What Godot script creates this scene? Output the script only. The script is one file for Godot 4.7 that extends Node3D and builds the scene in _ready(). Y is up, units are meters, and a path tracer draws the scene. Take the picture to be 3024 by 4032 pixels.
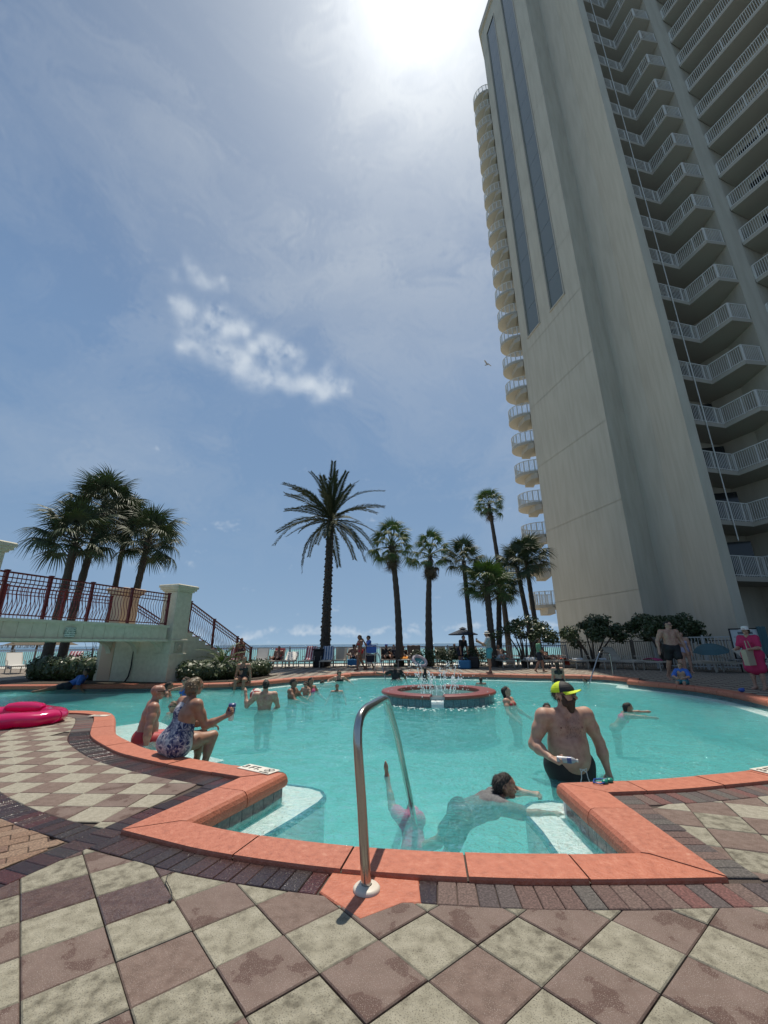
extends Node3D
# A hotel pool by the sea: camera, sky and sun first, then the setting, then things, then people.

const WATER := -0.175
const FLOOR := -1.0
var M := {}
var taken := {}
var rng := RandomNumberGenerator.new()


class MB:
	var v := PackedVector3Array()
	var n := PackedVector3Array()
	var t := PackedVector2Array()
	var c := PackedColorArray()
	var ix := PackedInt32Array()

	func tri(a: Vector3, b: Vector3, d: Vector3) -> void:
		var m := (b - a).cross(d - a).normalized()
		var k := v.size()
		v.append(a); v.append(b); v.append(d)
		n.append(m); n.append(m); n.append(m)
		ix.append(k); ix.append(k + 2); ix.append(k + 1)

	func quad(a: Vector3, b: Vector3, d: Vector3, e: Vector3) -> void:
		var m := (d - a).cross(e - b).normalized()
		var k := v.size()
		v.append(a); v.append(b); v.append(d); v.append(e)
		n.append(m); n.append(m); n.append(m); n.append(m)
		ix.append(k); ix.append(k + 2); ix.append(k + 1)
		ix.append(k); ix.append(k + 3); ix.append(k + 2)

	func box(at: Vector3, s: Vector3, b := Basis(), bev := 0.0) -> void:
		# a box with chamfered edges when bev > 0
		var h := s * 0.5
		if bev <= 0.0:
			for ax in 3:
				for sg in [-1.0, 1.0]:
					var nn := Vector3.ZERO
					nn[ax] = sg
					var u := Vector3.ZERO
					u[(ax + 1) % 3] = 1.0
					var w := nn.cross(u)
					var o: Vector3 = nn * h
					quad(at + b * (o - u * h - w * h), at + b * (o + u * h - w * h), at + b * (o + u * h + w * h), at + b * (o - u * h + w * h))
			return
		var i := h - Vector3(bev, bev, bev)
		for ax in 3:
			for sg in [-1.0, 1.0]:
				var nn := Vector3.ZERO
				nn[ax] = sg
				var u := Vector3.ZERO
				u[(ax + 1) % 3] = 1.0
				var w := nn.cross(u)
				var o: Vector3 = nn * h
				quad(at + b * (o - u * i - w * i), at + b * (o + u * i - w * i), at + b * (o + u * i + w * i), at + b * (o - u * i + w * i))
				for sg2 in [-1.0, 1.0]:
					# the chamfer between this face and the next axis
					var e := (ax + 1) % 3
					var f := (ax + 2) % 3
					var p := Vector3.ZERO
					p[ax] = sg * h[ax]; p[e] = sg2 * i[e]
					var q := Vector3.ZERO
					q[ax] = sg * i[ax]; q[e] = sg2 * h[e]
					var l := Vector3.ZERO
					l[f] = i[f]
					if sg * sg2 > 0.0:
						quad(at + b * (p - l), at + b * (q - l), at + b * (q + l), at + b * (p + l))
					else:
						quad(at + b * (q - l), at + b * (p - l), at + b * (p + l), at + b * (q + l))
		for sx in [-1.0, 1.0]:
			for sy in [-1.0, 1.0]:
				for sz in [-1.0, 1.0]:
					var sgn := Vector3(sx, sy, sz)
					var x := Vector3(h.x, i.y, i.z) * sgn
					var y := Vector3(i.x, h.y, i.z) * sgn
					var z := Vector3(i.x, i.y, h.z) * sgn
					if sx * sy * sz > 0.0:
						tri(at + b * x, at + b * y, at + b * z)
					else:
						tri(at + b * x, at + b * z, at + b * y)

	func tube(p: PackedVector3Array, r: PackedFloat32Array, sides := 8, caps := true, flat := 1.0, up0 := Vector3.ZERO) -> void:
		# a smooth swept tube; flat squeezes it along the binormal
		var k := v.size()
		var m := p.size()
		var up := Vector3.UP if up0 == Vector3.ZERO else up0
		var t0 := (p[1] - p[0]).normalized()
		if absf(t0.dot(up)) > 0.95:
			up = Vector3.RIGHT
		for i in m:
			var d := (p[mini(i + 1, m - 1)] - p[maxi(i - 1, 0)]).normalized()
			var s := d.cross(up).normalized()
			up = s.cross(d).normalized()
			for j in sides:
				var a := TAU * j / sides
				var o := s * cos(a) + up * sin(a) * flat
				v.append(p[i] + o * r[mini(i, r.size() - 1)])
				n.append((s * cos(a) + up * sin(a) / flat).normalized())
		for i in m - 1:
			for j in sides:
				var a := k + i * sides + j
				var b := k + i * sides + (j + 1) % sides
				ix.append(a); ix.append(b); ix.append(a + sides)
				ix.append(b); ix.append(b + sides); ix.append(a + sides)
		if caps:
			for e in 2:
				var i := 0 if e == 0 else m - 1
				var d := (p[0] - p[1]).normalized() if e == 0 else (p[m - 1] - p[m - 2]).normalized()
				var c0 := v.size()
				for j in sides:
					v.append(v[k + i * sides + j]); n.append(d)
				for j in range(1, sides - 1):
					if e == 0:
						ix.append(c0); ix.append(c0 + j + 1); ix.append(c0 + j)
					else:
						ix.append(c0); ix.append(c0 + j); ix.append(c0 + j + 1)

	func bar(a: Vector3, b: Vector3, r0: float, r1 := -1.0, sides := 6) -> void:
		tube(PackedVector3Array([a, b]), PackedFloat32Array([r0, r0 if r1 < 0.0 else r1]), sides)

	func beam(a: Vector3, b: Vector3, w: float, h: float, up := Vector3.UP) -> void:
		var z := (b - a)
		var l := z.length()
		z /= l
		if absf(z.dot(up)) > 0.98:
			up = Vector3.RIGHT
		var x := up.cross(z).normalized()
		box((a + b) * 0.5, Vector3(w, h, l), Basis(x, z.cross(x), z))

	func lathe(at: Vector3, prof: Array, sides := 24, basis := Basis(), sx := 1.0, sz := 1.0) -> void:
		# prof: [radius, y] from bottom to top, smooth
		var k := v.size()
		var m := prof.size()
		for i in m:
			var pa: Vector2 = prof[maxi(i - 1, 0)]
			var pb: Vector2 = prof[mini(i + 1, m - 1)]
			var d := (pb - pa).normalized()
			for j in sides:
				var a := TAU * j / sides
				v.append(at + basis * Vector3(cos(a) * prof[i].x * sx, prof[i].y, sin(a) * prof[i].x * sz))
				n.append((basis * Vector3(cos(a) * d.y / sx, -d.x, sin(a) * d.y / sz)).normalized())
		for i in m - 1:
			for j in sides:
				var a := k + i * sides + j
				var b := k + i * sides + (j + 1) % sides
				ix.append(a); ix.append(b); ix.append(b + sides)
				ix.append(a); ix.append(b + sides); ix.append(a + sides)

	func ball(at: Vector3, r: Vector3, sides := 12, rings := 8, basis := Basis()) -> void:
		var k := v.size()
		for i in rings + 1:
			var f := PI * i / rings
			for j in sides:
				var a := TAU * j / sides
				var d := Vector3(sin(f) * cos(a), -cos(f), sin(f) * sin(a))
				v.append(at + basis * (d * r))
				n.append((basis * (d / r)).normalized())
		for i in rings:
			for j in sides:
				var a := k + i * sides + j
				var b := k + i * sides + (j + 1) % sides
				ix.append(a); ix.append(b); ix.append(b + sides)
				ix.append(a); ix.append(b + sides); ix.append(a + sides)

	func flat(poly: PackedVector2Array, y: float, up := true) -> void:
		# a horizontal sheet over a polygon of (x, z)
		var q := Geometry2D.triangulate_polygon(poly)
		var k := v.size()
		for p in poly:
			v.append(Vector3(p.x, y, p.y)); n.append(Vector3.UP if up else Vector3.DOWN)
		for i in range(0, q.size(), 3):
			var a := poly[q[i]]
			var b := poly[q[i + 1]]
			var d := poly[q[i + 2]]
			var cw := (b - a).cross(d - a) > 0.0  # in (x, z) with y up, a positive cross runs clockwise from above
			ix.append(k + q[i])
			if cw == up:
				ix.append(k + q[i + 1]); ix.append(k + q[i + 2])
			else:
				ix.append(k + q[i + 2]); ix.append(k + q[i + 1])

	func wall(poly: PackedVector2Array, y0: float, y1: float, outward := true, closed := true) -> void:
		# vertical faces along a polygon of (x, z); poly is made clockwise from above
		var q := poly
		if closed and Geometry2D.is_polygon_clockwise(q):
			q = q.duplicate(); q.reverse()
		var m := q.size()
		for i in (m if closed else m - 1):
			var a := q[i]
			var b := q[(i + 1) % m]
			if outward:
				quad(Vector3(a.x, y0, a.y), Vector3(a.x, y1, a.y), Vector3(b.x, y1, b.y), Vector3(b.x, y0, b.y))
			else:
				quad(Vector3(b.x, y0, b.y), Vector3(b.x, y1, b.y), Vector3(a.x, y1, a.y), Vector3(a.x, y0, a.y))

	func prism(poly: PackedVector2Array, y0: float, y1: float, bev := 0.0, bottom := false) -> void:
		# a slab over a polygon; its top edge is chamfered by bev
		var q := PackedVector2Array()
		for i in poly.size():
			if poly[i].distance_to(poly[(i + 1) % poly.size()]) > 0.003:
				q.append(poly[i])
		if Geometry2D.is_polygon_clockwise(q):
			q.reverse()
		var top := MB.inset(q, bev) if bev > 0.0 else q
		flat(top, y1)
		if bottom:
			flat(q, y0, false)
		wall(q, y0, y1 - bev)
		if bev > 0.0:
			var m := q.size()
			for i in m:
				var a := q[i]
				var b := q[(i + 1) % m]
				var d := top[i]
				var e := top[(i + 1) % m]
				quad(Vector3(a.x, y1 - bev, a.y), Vector3(d.x, y1, d.y), Vector3(e.x, y1, e.y), Vector3(b.x, y1 - bev, b.y))

	static func inset(q: PackedVector2Array, w: float) -> PackedVector2Array:
		# moves every corner inwards (or outwards, w < 0) by w; q runs counter-clockwise as Geometry2D says
		var o := PackedVector2Array()
		var m := q.size()
		for i in m:
			var d0 := (q[i] - q[(i + m - 1) % m]).normalized()
			var d1 := (q[(i + 1) % m] - q[i]).normalized()
			var n0 := Vector2(-d0.y, d0.x)
			var n1 := Vector2(-d1.y, d1.x)
			var s := n0 + n1
			if s.length() < 0.2:
				s = n0
			s = s.normalized()
			o.append(q[i] + s * (w / maxf(0.35, s.dot(n0))))
		return o

	func mesh() -> ArrayMesh:
		var a := []
		a.resize(Mesh.ARRAY_MAX)
		a[Mesh.ARRAY_VERTEX] = v
		a[Mesh.ARRAY_NORMAL] = n
		if t.size() == v.size():
			a[Mesh.ARRAY_TEX_UV] = t
		if c.size() == v.size():
			a[Mesh.ARRAY_COLOR] = c
		a[Mesh.ARRAY_INDEX] = ix
		var m := ArrayMesh.new()
		m.add_surface_from_arrays(Mesh.PRIMITIVE_TRIANGLES, a)
		return m


func numbered(called: String) -> String:
	var k: int = taken.get(called, 0)
	taken[called] = k + 1
	return called if k == 0 else "%s_%03d" % [called, k]


func tag(o: Node3D, label: String, category: String, group := "", kind := "") -> Node3D:
	if label: o.set_meta("label", label)
	if category: o.set_meta("category", category)
	if group: o.set_meta("group", group)
	if kind: o.set_meta("kind", kind)
	return o


func thing(called: String, label: String, category: String, at := Vector3.ZERO, turn := 0.0, group := "") -> Node3D:
	var o := Node3D.new()
	o.name = numbered(called)
	add_child(o)
	o.position = at
	o.rotation.y = turn
	tag(o, label, category, group)
	return o


func put(called: String, mesh: Mesh, m: Material, parent: Node3D = null, at := Vector3.ZERO, basis := Basis()) -> MeshInstance3D:
	var o := MeshInstance3D.new()
	o.mesh = mesh
	o.material_override = m
	if parent == null:
		o.name = numbered(called)
		add_child(o)
	else:
		o.name = called
		parent.add_child(o, true)
	o.transform = Transform3D(basis, at)
	return o


func struct(called: String, mesh: Mesh, m: Material, kind := "structure") -> MeshInstance3D:
	var o := put(called, mesh, m)
	o.set_meta("kind", kind)
	return o


func copy(o: Node3D, label: String, at: Vector3, turn: float) -> Node3D:
	var r: Node3D = o.duplicate()
	r.name = numbered(str(o.name).rstrip("0123456789").trim_suffix("_"))
	add_child(r)
	r.position = at
	r.rotation.y = turn
	r.set_meta("label", label)
	return r


func lin(r: float, g: float, b: float) -> Color:
	return Color(r, g, b).linear_to_srgb()


func noise_tex(sd: int, freq: float, stops: Array, size := 512, oct := 4, kind := FastNoiseLite.TYPE_SIMPLEX_SMOOTH, normal := false, strength := 4.0) -> NoiseTexture2D:
	var f := FastNoiseLite.new()
	f.seed = sd
	f.frequency = freq
	f.noise_type = kind
	f.fractal_octaves = oct
	if kind == FastNoiseLite.TYPE_CELLULAR:
		f.cellular_return_type = FastNoiseLite.RETURN_DISTANCE
		f.fractal_type = FastNoiseLite.FRACTAL_NONE if oct <= 1 else FastNoiseLite.FRACTAL_FBM
	var t := NoiseTexture2D.new()
	t.width = size
	t.height = size
	t.seamless = true
	t.noise = f
	if normal:
		t.as_normal_map = true
		t.bump_strength = strength
	elif stops.size():
		var g := Gradient.new()
		g.offsets = PackedFloat32Array(stops.map(func(s): return s[0]))
		g.colors = PackedColorArray(stops.map(func(s): return s[1]))
		t.color_ramp = g
	return t


func mat(called: String, color: Color, rough := 0.8, tex: Texture2D = null, scale := 1.0, bump: Texture2D = null, bump_cm := 0.0, world := true) -> StandardMaterial3D:
	var m := StandardMaterial3D.new()
	m.resource_name = called
	m.albedo_color = color
	m.roughness = rough
	if tex or bump:
		m.uv1_triplanar = true
		m.uv1_world_triplanar = world
		m.uv1_scale = Vector3.ONE * scale
	if tex:
		m.albedo_texture = tex
	if bump:
		m.heightmap_enabled = true
		m.heightmap_texture = bump
		m.heightmap_scale = bump_cm
	M[called] = m
	return m


func V3(a: Array) -> PackedVector3Array:
	return PackedVector3Array(a)


func smooth(p: Array, step: float, closed := false) -> PackedVector2Array:
	# Catmull-Rom through the points
	var o := PackedVector2Array()
	var m := p.size()
	for i in (m if closed else m - 1):
		var a: Vector2 = p[(i - 1 + m) % m] if closed or i > 0 else p[0] * 2.0 - p[1]
		var b: Vector2 = p[i]
		var c: Vector2 = p[(i + 1) % m]
		var d: Vector2 = p[(i + 2) % m] if closed or i + 2 < m else p[m - 1] * 2.0 - p[m - 2]
		var k := maxi(1, roundi(b.distance_to(c) / step))
		for j in k:
			o.append(b.cubic_interpolate(c, a, d, float(j) / k))
	if not closed:
		o.append(p[m - 1])
	return o


func sky_picture() -> ImageTexture:
	var w := 2048
	var h := 1024
	var im := Image.create(w, h, false, Image.FORMAT_RGBF)
	im.fill(Color(0.42, 0.52, 0.6))
	var thin := FastNoiseLite.new()
	thin.seed = 4
	thin.frequency = 1.3
	thin.fractal_octaves = 4
	thin.domain_warp_enabled = true
	thin.domain_warp_amplitude = 0.5
	thin.domain_warp_frequency = 0.8
	var fine := FastNoiseLite.new()
	fine.seed = 11
	fine.frequency = 0.21
	fine.fractal_octaves = 6
	fine.fractal_gain = 0.56
	fine.domain_warp_enabled = true
	fine.domain_warp_amplitude = 3.0
	fine.domain_warp_frequency = 0.16
	fine.domain_warp_fractal_octaves = 3
	var puff := FastNoiseLite.new()
	puff.seed = 41
	puff.frequency = 0.17
	puff.fractal_octaves = 7
	puff.fractal_gain = 0.52
	var wisp := FastNoiseLite.new()
	wisp.seed = 23
	wisp.frequency = 0.75
	wisp.fractal_octaves = 4
	wisp.fractal_gain = 0.6
	wisp.domain_warp_enabled = true
	wisp.domain_warp_amplitude = 1.2
	wisp.domain_warp_frequency = 0.6
	# one fair-weather cloud left of the middle, heaped from soft puffs (azimuth, height, size, weight)
	var CS := 8.0
	var CW := int(52 * CS)
	var cloud := PackedFloat32Array()
	cloud.resize(CW * int(26 * CS))
	var r := RandomNumberGenerator.new()
	r.seed = 6
	for b in [[-27.8, 39.2, 0.73, 1.0], [-25.8, 40.8, 0.55, 1.0], [-25.9, 39.6, 0.73, 1.0], [-24.4, 39.2, 0.85, 1.0], [-22.0, 39.5, 0.61, 0.9], [-29.4, 36.3, 0.73, 0.9], [-28.3, 37.4, 0.61, 0.7], [-26.0, 36.3, 0.91, 0.9], [-23.9, 35.7, 0.85, 0.9], [-22.1, 35.6, 0.85, 0.9], [-20.9, 37.3, 0.55, 1.0], [-18.5, 38.1, 0.85, 1.3], [-17.2, 37.2, 0.73, 1.2], [-15.8, 38.4, 0.55, 1.0], [-14.4, 37.5, 0.67, 1.0], [-13.4, 36.6, 0.49, 0.8], [-20.2, 34.2, 0.91, 0.9], [-17.7, 34.4, 0.85, 1.1], [-15.4, 34.3, 0.67, 1.0], [-13.5, 33.9, 0.73, 0.8], [-11.3, 34.2, 0.73, 0.8], [-9.1, 35.5, 0.61, 1.1], [-8.1, 34.5, 0.73, 1.0], [-6.3, 34.1, 0.49, 0.9], [-9.9, 32.7, 0.73, 0.8], [-31.0, 39.7, 0.61, 0.7], [-32.1, 39.9, 0.37, 0.4], [-30.6, 37.8, 0.37, 0.5], [-30.4, 35.6, 0.24, 0.6], [-31.1, 44.2, 0.43, 0.45], [-30.2, 43.4, 0.49, 0.45], [-29.0, 42.9, 0.55, 0.5], [-27.8, 42.9, 0.43, 0.4], [-32.4, 42.9, 0.49, 0.3], [-26.2, 44.0, 0.24, 0.4], [-25.5, 43.2, 0.30, 0.3], [-30.0, 39.4, 0.55, 0.8]]:
		for k in 8:
			var sg: float = b[2] * r.randf_range(0.45, 1.0)
			var cx: float = b[0] + r.randfn() * b[2] * 1.0
			var cy: float = b[1] + r.randfn() * b[2] * 0.8
			var wt: float = b[3] * r.randf_range(0.10, 0.34)
			var n := int(sg * 3.0 * CS) + 1
			for j in range(-n, n + 1):
				for i in range(-n, n + 1):
					var px := int((cx + 46.0) * CS) + i
					var py := int((cy - 25.0) * CS) + j
					if px < 0 or px >= CW or py < 0 or py >= int(26 * CS):
						continue
					cloud[py * CW + px] += wt * exp(-0.5 * (i * i * 0.64 + j * j) / (CS * CS * sg * sg))
	var el0 := deg_to_rad(SUN_EL)
	var sun := Vector3(cos(el0) * sin(deg_to_rad(SUN_AZ)), sin(el0), -cos(el0) * cos(deg_to_rad(SUN_AZ)))
	var white := Color(0.74, 0.81, 0.88)
	for y in h / 2 + 2:
		var el := (0.5 - (y + 0.5) / h) * PI
		var se := sin(el)
		var ce := cos(el)
		var deg := rad_to_deg(el)
		var up := clampf(deg / 62.0, 0.0, 1.0)
		var base := Color(0.36, 0.525, 0.70).lerp(Color(0.125, 0.235, 0.45), pow(up, 0.40))
		base = base.lerp(Color(0.095, 0.165, 0.29), clampf((deg - 35.0) / 45.0, 0.0, 1.0))
		for x in w:
			var az := wrapf((x + 0.5) / w * TAU, -PI, PI)
			var d := Vector3(sin(az) * ce, se, -cos(az) * ce)
			var s := rad_to_deg(acos(clampf(d.dot(sun), -1.0, 1.0)))
			var q := thin.get_noise_3d(d.x * 1.6, d.y * 2.6, d.z * 1.6)
			var haze := clampf(0.06 + q * 0.26, 0.0, 0.4) * clampf((deg - 4.0) / 14.0, 0.0, 1.0)
			haze += 0.62 * exp(-pow(s / 26.0, 2.0)) * (1.0 + q * 0.4)
			var c := base.lerp(white * 0.80, clampf(haze, 0.0, 0.85))
			var glow := 1.3 * exp(-s / 4.2) + 0.50 * exp(-s / 11.5)
			c += Color(1.0, 0.985, 0.94) * glow
			var a := 0.0
			var azd := rad_to_deg(az)
			var ci := int((azd + 46.0) * CS)
			var cj := int((deg - 25.0) * CS)
			if azd > -45.5 and azd < 5.5 and deg > 25.2 and deg < 49.8:
				var dens := cloud[cj * CW + ci]
				if dens > 0.004:
					var g := puff.get_noise_2d(azd * 0.8, deg)
					var g2 := wisp.get_noise_2d(azd * 0.8, deg)
					dens *= clampf(0.95 + g * 1.7 + g2 * 0.55, 0.0, 2.5)
					a = (1.0 - exp(-dens * 0.95)) * 0.90
			elif deg < 24.0:
				# small fair-weather clouds low over the sea, all the way round
				var g := fine.get_noise_3d(d.x * 46.0, deg * 1.9, d.z * 46.0)
				var low := exp(-pow((deg - 1.5) / 1.5, 2.0)) * 0.47
				a = clampf((g * 1.1 + low - 0.52) * 1.7, 0.0, 1.0) * 0.7
			if a > 0.0:
				c = c.lerp(white, a)
			im.set_pixel(x, y, c)
	return ImageTexture.create_from_image(im)


const SUN_EL := 70.3
const SUN_AZ := 11.0


func light_and_lens() -> void:
	var cam := Camera3D.new()
	cam.name = "camera"
	cam.position = Vector3(0, 1.25, 0)
	cam.rotation_degrees = Vector3(17.62, 0, -0.5)
	cam.fov = 101.95
	cam.near = 0.05
	cam.far = 30000.0
	add_child(cam)
	cam.current = true
	var e := Environment.new()
	e.background_mode = Environment.BG_SKY
	var sm := PanoramaSkyMaterial.new()
	sm.panorama = sky_picture()
	e.sky = Sky.new()
	e.sky.sky_material = sm
	e.background_energy_multiplier = 0.93
	e.tonemap_mode = Environment.TONE_MAPPER_LINEAR
	e.tonemap_exposure = 1.0
	e.volumetric_fog_enabled = true
	e.volumetric_fog_density = 0.0
	e.sdfgi_enabled = true
	e.ssao_enabled = true
	e.ssil_enabled = true
	var we := WorldEnvironment.new()
	we.name = "environment"
	we.environment = e
	add_child(we)
	var sun := DirectionalLight3D.new()
	sun.name = "sun"
	sun.light_energy = 1.58
	sun.light_color = Color(1.0, 0.965, 0.9)
	sun.light_angular_distance = 0.53
	sun.shadow_enabled = true
	sun.rotation_degrees = Vector3(-SUN_EL, 180.0 - SUN_AZ, 0)
	add_child(sun)


func materials() -> void:
	var B := Color.BLACK
	var W := Color.WHITE
	var grain := noise_tex(1, 0.09, [], 512, 5)
	var pits := noise_tex(2, 0.11, [[0.0, Color(0.25, 0.25, 0.25)], [0.35, Color(0.8, 0.8, 0.8)], [1.0, W]], 512, 1, FastNoiseLite.TYPE_CELLULAR)
	var soft := noise_tex(3, 0.012, [[0.2, Color(0.80, 0.80, 0.80)], [0.8, W]], 512, 4)
	M["grain"] = grain; M["pits"] = pits
	# cast pavers: fine aggregate with dark pits
	mat("cream_paver", W, 0.85, noise_tex(5, 0.012, [[0.15, lin(0.165, 0.152, 0.118)], [0.4, lin(0.232, 0.217, 0.17)], [0.65, lin(0.262, 0.246, 0.195)], [0.9, lin(0.30, 0.283, 0.228)]], 1024, 9), 0.8, grain, 0.4)
	mat("cream_paver_pitted", W, 0.85, noise_tex(6, 0.012, [[0.15, lin(0.115, 0.105, 0.082)], [0.38, lin(0.19, 0.177, 0.138)], [0.6, lin(0.24, 0.225, 0.178)], [0.9, lin(0.285, 0.268, 0.215)]], 1024, 9), 0.9, grain, 0.5)
	mat("cream_paver_clean", W, 0.8, noise_tex(7, 0.02, [[0.18, lin(0.235, 0.215, 0.168)], [0.5, lin(0.28, 0.258, 0.205)], [0.85, lin(0.32, 0.297, 0.24)]], 1024, 8), 0.9, grain, 0.3)
	# brown pavers; the dark blotches are damp patches with an edge of their own
	var damp := [[0.0, lin(0.078, 0.046, 0.038)], [0.33, lin(0.088, 0.053, 0.045)], [0.36, lin(0.128, 0.090, 0.077)], [0.55, lin(0.140, 0.100, 0.086)], [0.85, lin(0.155, 0.112, 0.098)], [1.0, lin(0.175, 0.13, 0.115)]]
	mat("brown_paver", W, 0.7, noise_tex(8, 0.009, damp, 1024, 9), 0.45, grain, 0.4)
	mat("brown_paver_dry", W, 0.85, noise_tex(9, 0.014, [[0.15, lin(0.118, 0.082, 0.069)], [0.5, lin(0.145, 0.103, 0.088)], [0.85, lin(0.168, 0.122, 0.105)]], 1024, 9), 0.8, grain, 0.4)
	mat("brown_paver_wet", W, 0.28, noise_tex(10, 0.014, [[0.15, lin(0.062, 0.033, 0.027)], [0.5, lin(0.080, 0.045, 0.037)], [0.85, lin(0.098, 0.058, 0.048)]], 1024, 9), 0.8, grain, 0.3)
	# aggregate: pale chips in the brown mix, dark pits in the cream mix
	var chips := noise_tex(12, 0.22, [[0.0, Color(lin(0.36, 0.31, 0.28), 0.0)], [0.70, Color(lin(0.36, 0.31, 0.28), 0.0)], [0.80, Color(lin(0.36, 0.31, 0.28), 0.75)]], 512, 2)
	var holes := noise_tex(13, 0.16, [[0.0, Color(lin(0.055, 0.048, 0.038), 0.85)], [0.24, Color(lin(0.055, 0.048, 0.038), 0.7)], [0.36, Color(lin(0.055, 0.048, 0.038), 0.0)], [1.0, Color(lin(0.055, 0.048, 0.038), 0.0)]], 512, 4)
	var painted_glints := noise_tex(14, 0.25, [[0.0, Color(lin(0.62, 0.42, 0.34), 0.0)], [0.74, Color(lin(0.62, 0.42, 0.34), 0.0)], [0.84, Color(lin(0.62, 0.42, 0.34), 0.55)]], 512, 2)  # tiny wet sparkles on the coping, painted in as pale spots
	var over := func(names: Array, tex: Texture2D, scale: float) -> void:
		for k in names:
			var m: StandardMaterial3D = M[k]
			m.detail_enabled = true
			m.detail_albedo = tex
			m.detail_uv_layer = BaseMaterial3D.DETAIL_UV_2
			m.uv2_triplanar = true
			m.uv2_world_triplanar = true
			m.uv2_scale = Vector3.ONE * scale
	over.call(["brown_paver", "brown_paver_dry", "brown_paver_wet"], chips, 1.7)
	over.call(["cream_paver", "cream_paver_pitted", "cream_paver_clean"], holes, 1.5)
	for m in ["brown_paver", "brown_paver_dry", "cream_paver", "cream_paver_pitted"]:
		var d: StandardMaterial3D = M[m]
		d.metallic_specular = 0.35
	var speck := func(sd: int, r: float, g: float, b: float) -> Texture2D:
		return noise_tex(sd, 0.09, [[0.2, lin(r * 0.6, g * 0.6, b * 0.6)], [0.55, lin(r, g, b)], [0.88, lin(r * 1.5 + 0.01, g * 1.5 + 0.01, b * 1.5 + 0.01)]], 256, 5)
	var hues := [[0.105, 0.062, 0.055], [0.075, 0.058, 0.058], [0.135, 0.055, 0.050], [0.085, 0.075, 0.070], [0.12, 0.078, 0.068], [0.062, 0.046, 0.048]]
	for k in hues.size():
		var h: Array = hues[k]
		mat("brick_%d" % k, W, 0.8, speck.call(20 + k, h[0] * 1.0, h[1] * 1.0, h[2] * 1.0), 2.5, grain, 0.3)
		mat("wet_brick_%d" % k, W, 0.22, speck.call(30 + k, h[0] * 0.5, h[1] * 0.42, h[2] * 0.44), 2.5, grain, 0.2)
	mat("tan_brick_0", W, 0.75, speck.call(41, 0.19, 0.115, 0.075), 2.5, grain, 0.35)
	mat("tan_brick_1", W, 0.75, speck.call(42, 0.15, 0.085, 0.06), 2.5, grain, 0.35)
	mat("tan_brick_2", W, 0.7, speck.call(43, 0.21, 0.135, 0.09), 2.5, grain, 0.35)
	mat("joint_sand", W, 0.95, noise_tex(44, 0.12, [[0.2, lin(0.05, 0.035, 0.03)], [0.8, lin(0.10, 0.078, 0.065)]], 256, 4), 4.0, grain, 0.4)
	# painted coping: coral, sandy finish, scuffed lighter here and there
	var coral := noise_tex(45, 0.012, [[0.12, lin(0.325, 0.092, 0.050)], [0.4, lin(0.38, 0.112, 0.062)], [0.7, lin(0.41, 0.128, 0.074)], [0.9, lin(0.45, 0.165, 0.102)]], 1024, 9)
	mat("coral_paint", W, 0.6, coral, 0.9, grain, 0.45)
	mat("coral_paint_worn", W, 0.6, noise_tex(46, 0.014, [[0.1, lin(0.28, 0.080, 0.045)], [0.4, lin(0.355, 0.106, 0.060)], [0.72, lin(0.39, 0.128, 0.077)], [0.9, lin(0.46, 0.20, 0.135)]], 1024, 9), 1.0, grain, 0.5)
	over.call(["coral_paint", "coral_paint_worn"], painted_glints, 1.8)
	mat("rim_paint", W, 0.35, noise_tex(47, 0.04, [[0.2, lin(0.15, 0.032, 0.026)], [0.6, lin(0.215, 0.052, 0.042)], [0.9, lin(0.28, 0.09, 0.07)]], 512, 5), 1.6, grain, 0.2)
	mat("plaster", W, 0.8, noise_tex(48, 0.02, [[0.2, lin(0.66, 0.69, 0.68)], [0.8, lin(0.76, 0.78, 0.77)]], 512, 5), 0.6)
	mat("pool_floor", W, 0.8, noise_tex(49, 0.015, [[0.2, lin(0.25, 0.79, 0.78)], [0.8, lin(0.31, 0.86, 0.85)]], 512, 5), 0.5)
	for k in 3:
		mat("slate_tile_%d" % k, W, 0.25, noise_tex(50 + k, 0.03, [[0.2, lin(0.045, 0.06, 0.07)], [0.5, lin(0.075, 0.10, 0.105)], [0.85, lin(0.12, 0.145, 0.145)]], 256, 5), 3.0)
		mat("blue_tile_%d" % k, W, 0.2, noise_tex(55 + k, 0.03, [[0.2, lin(0.055, 0.10, 0.135)], [0.5, lin(0.085, 0.15, 0.18)], [0.85, lin(0.14, 0.21, 0.23)]], 256, 5), 3.0)
	mat("navy_tile", lin(0.025, 0.06, 0.14), 0.25)
	mat("grout", lin(0.45, 0.46, 0.45), 0.9)
	mat("sand", W, 0.95, noise_tex(60, 0.02, [[0.2, lin(0.50, 0.46, 0.39)], [0.8, lin(0.62, 0.58, 0.50)]], 512, 5), 0.4)
	mat("soil", W, 0.95, noise_tex(61, 0.05, [[0.2, lin(0.045, 0.035, 0.025)], [0.8, lin(0.12, 0.09, 0.065)]], 256, 5), 2.0, grain, 2.0)
	var water := StandardMaterial3D.new()
	water.resource_name = "pool_water"
	water.transparency = BaseMaterial3D.TRANSPARENCY_ALPHA
	water.albedo_color = Color(lin(0.14, 0.78, 0.77), 0.22)
	water.roughness = 0.05
	water.metallic_specular = 0.5
	water.normal_enabled = true
	water.normal_texture = noise_tex(62, 0.022, [], 1024, 5, FastNoiseLite.TYPE_SIMPLEX_SMOOTH, true, 22.0)
	water.normal_scale = 1.6
	water.uv1_triplanar = true
	water.uv1_world_triplanar = true
	water.uv1_scale = Vector3(0.55, 0.55, 0.55)
	M["water"] = water
	var sea := mat("sea_water", lin(0.035, 0.085, 0.125), 0.18)
	sea.normal_enabled = true
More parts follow.
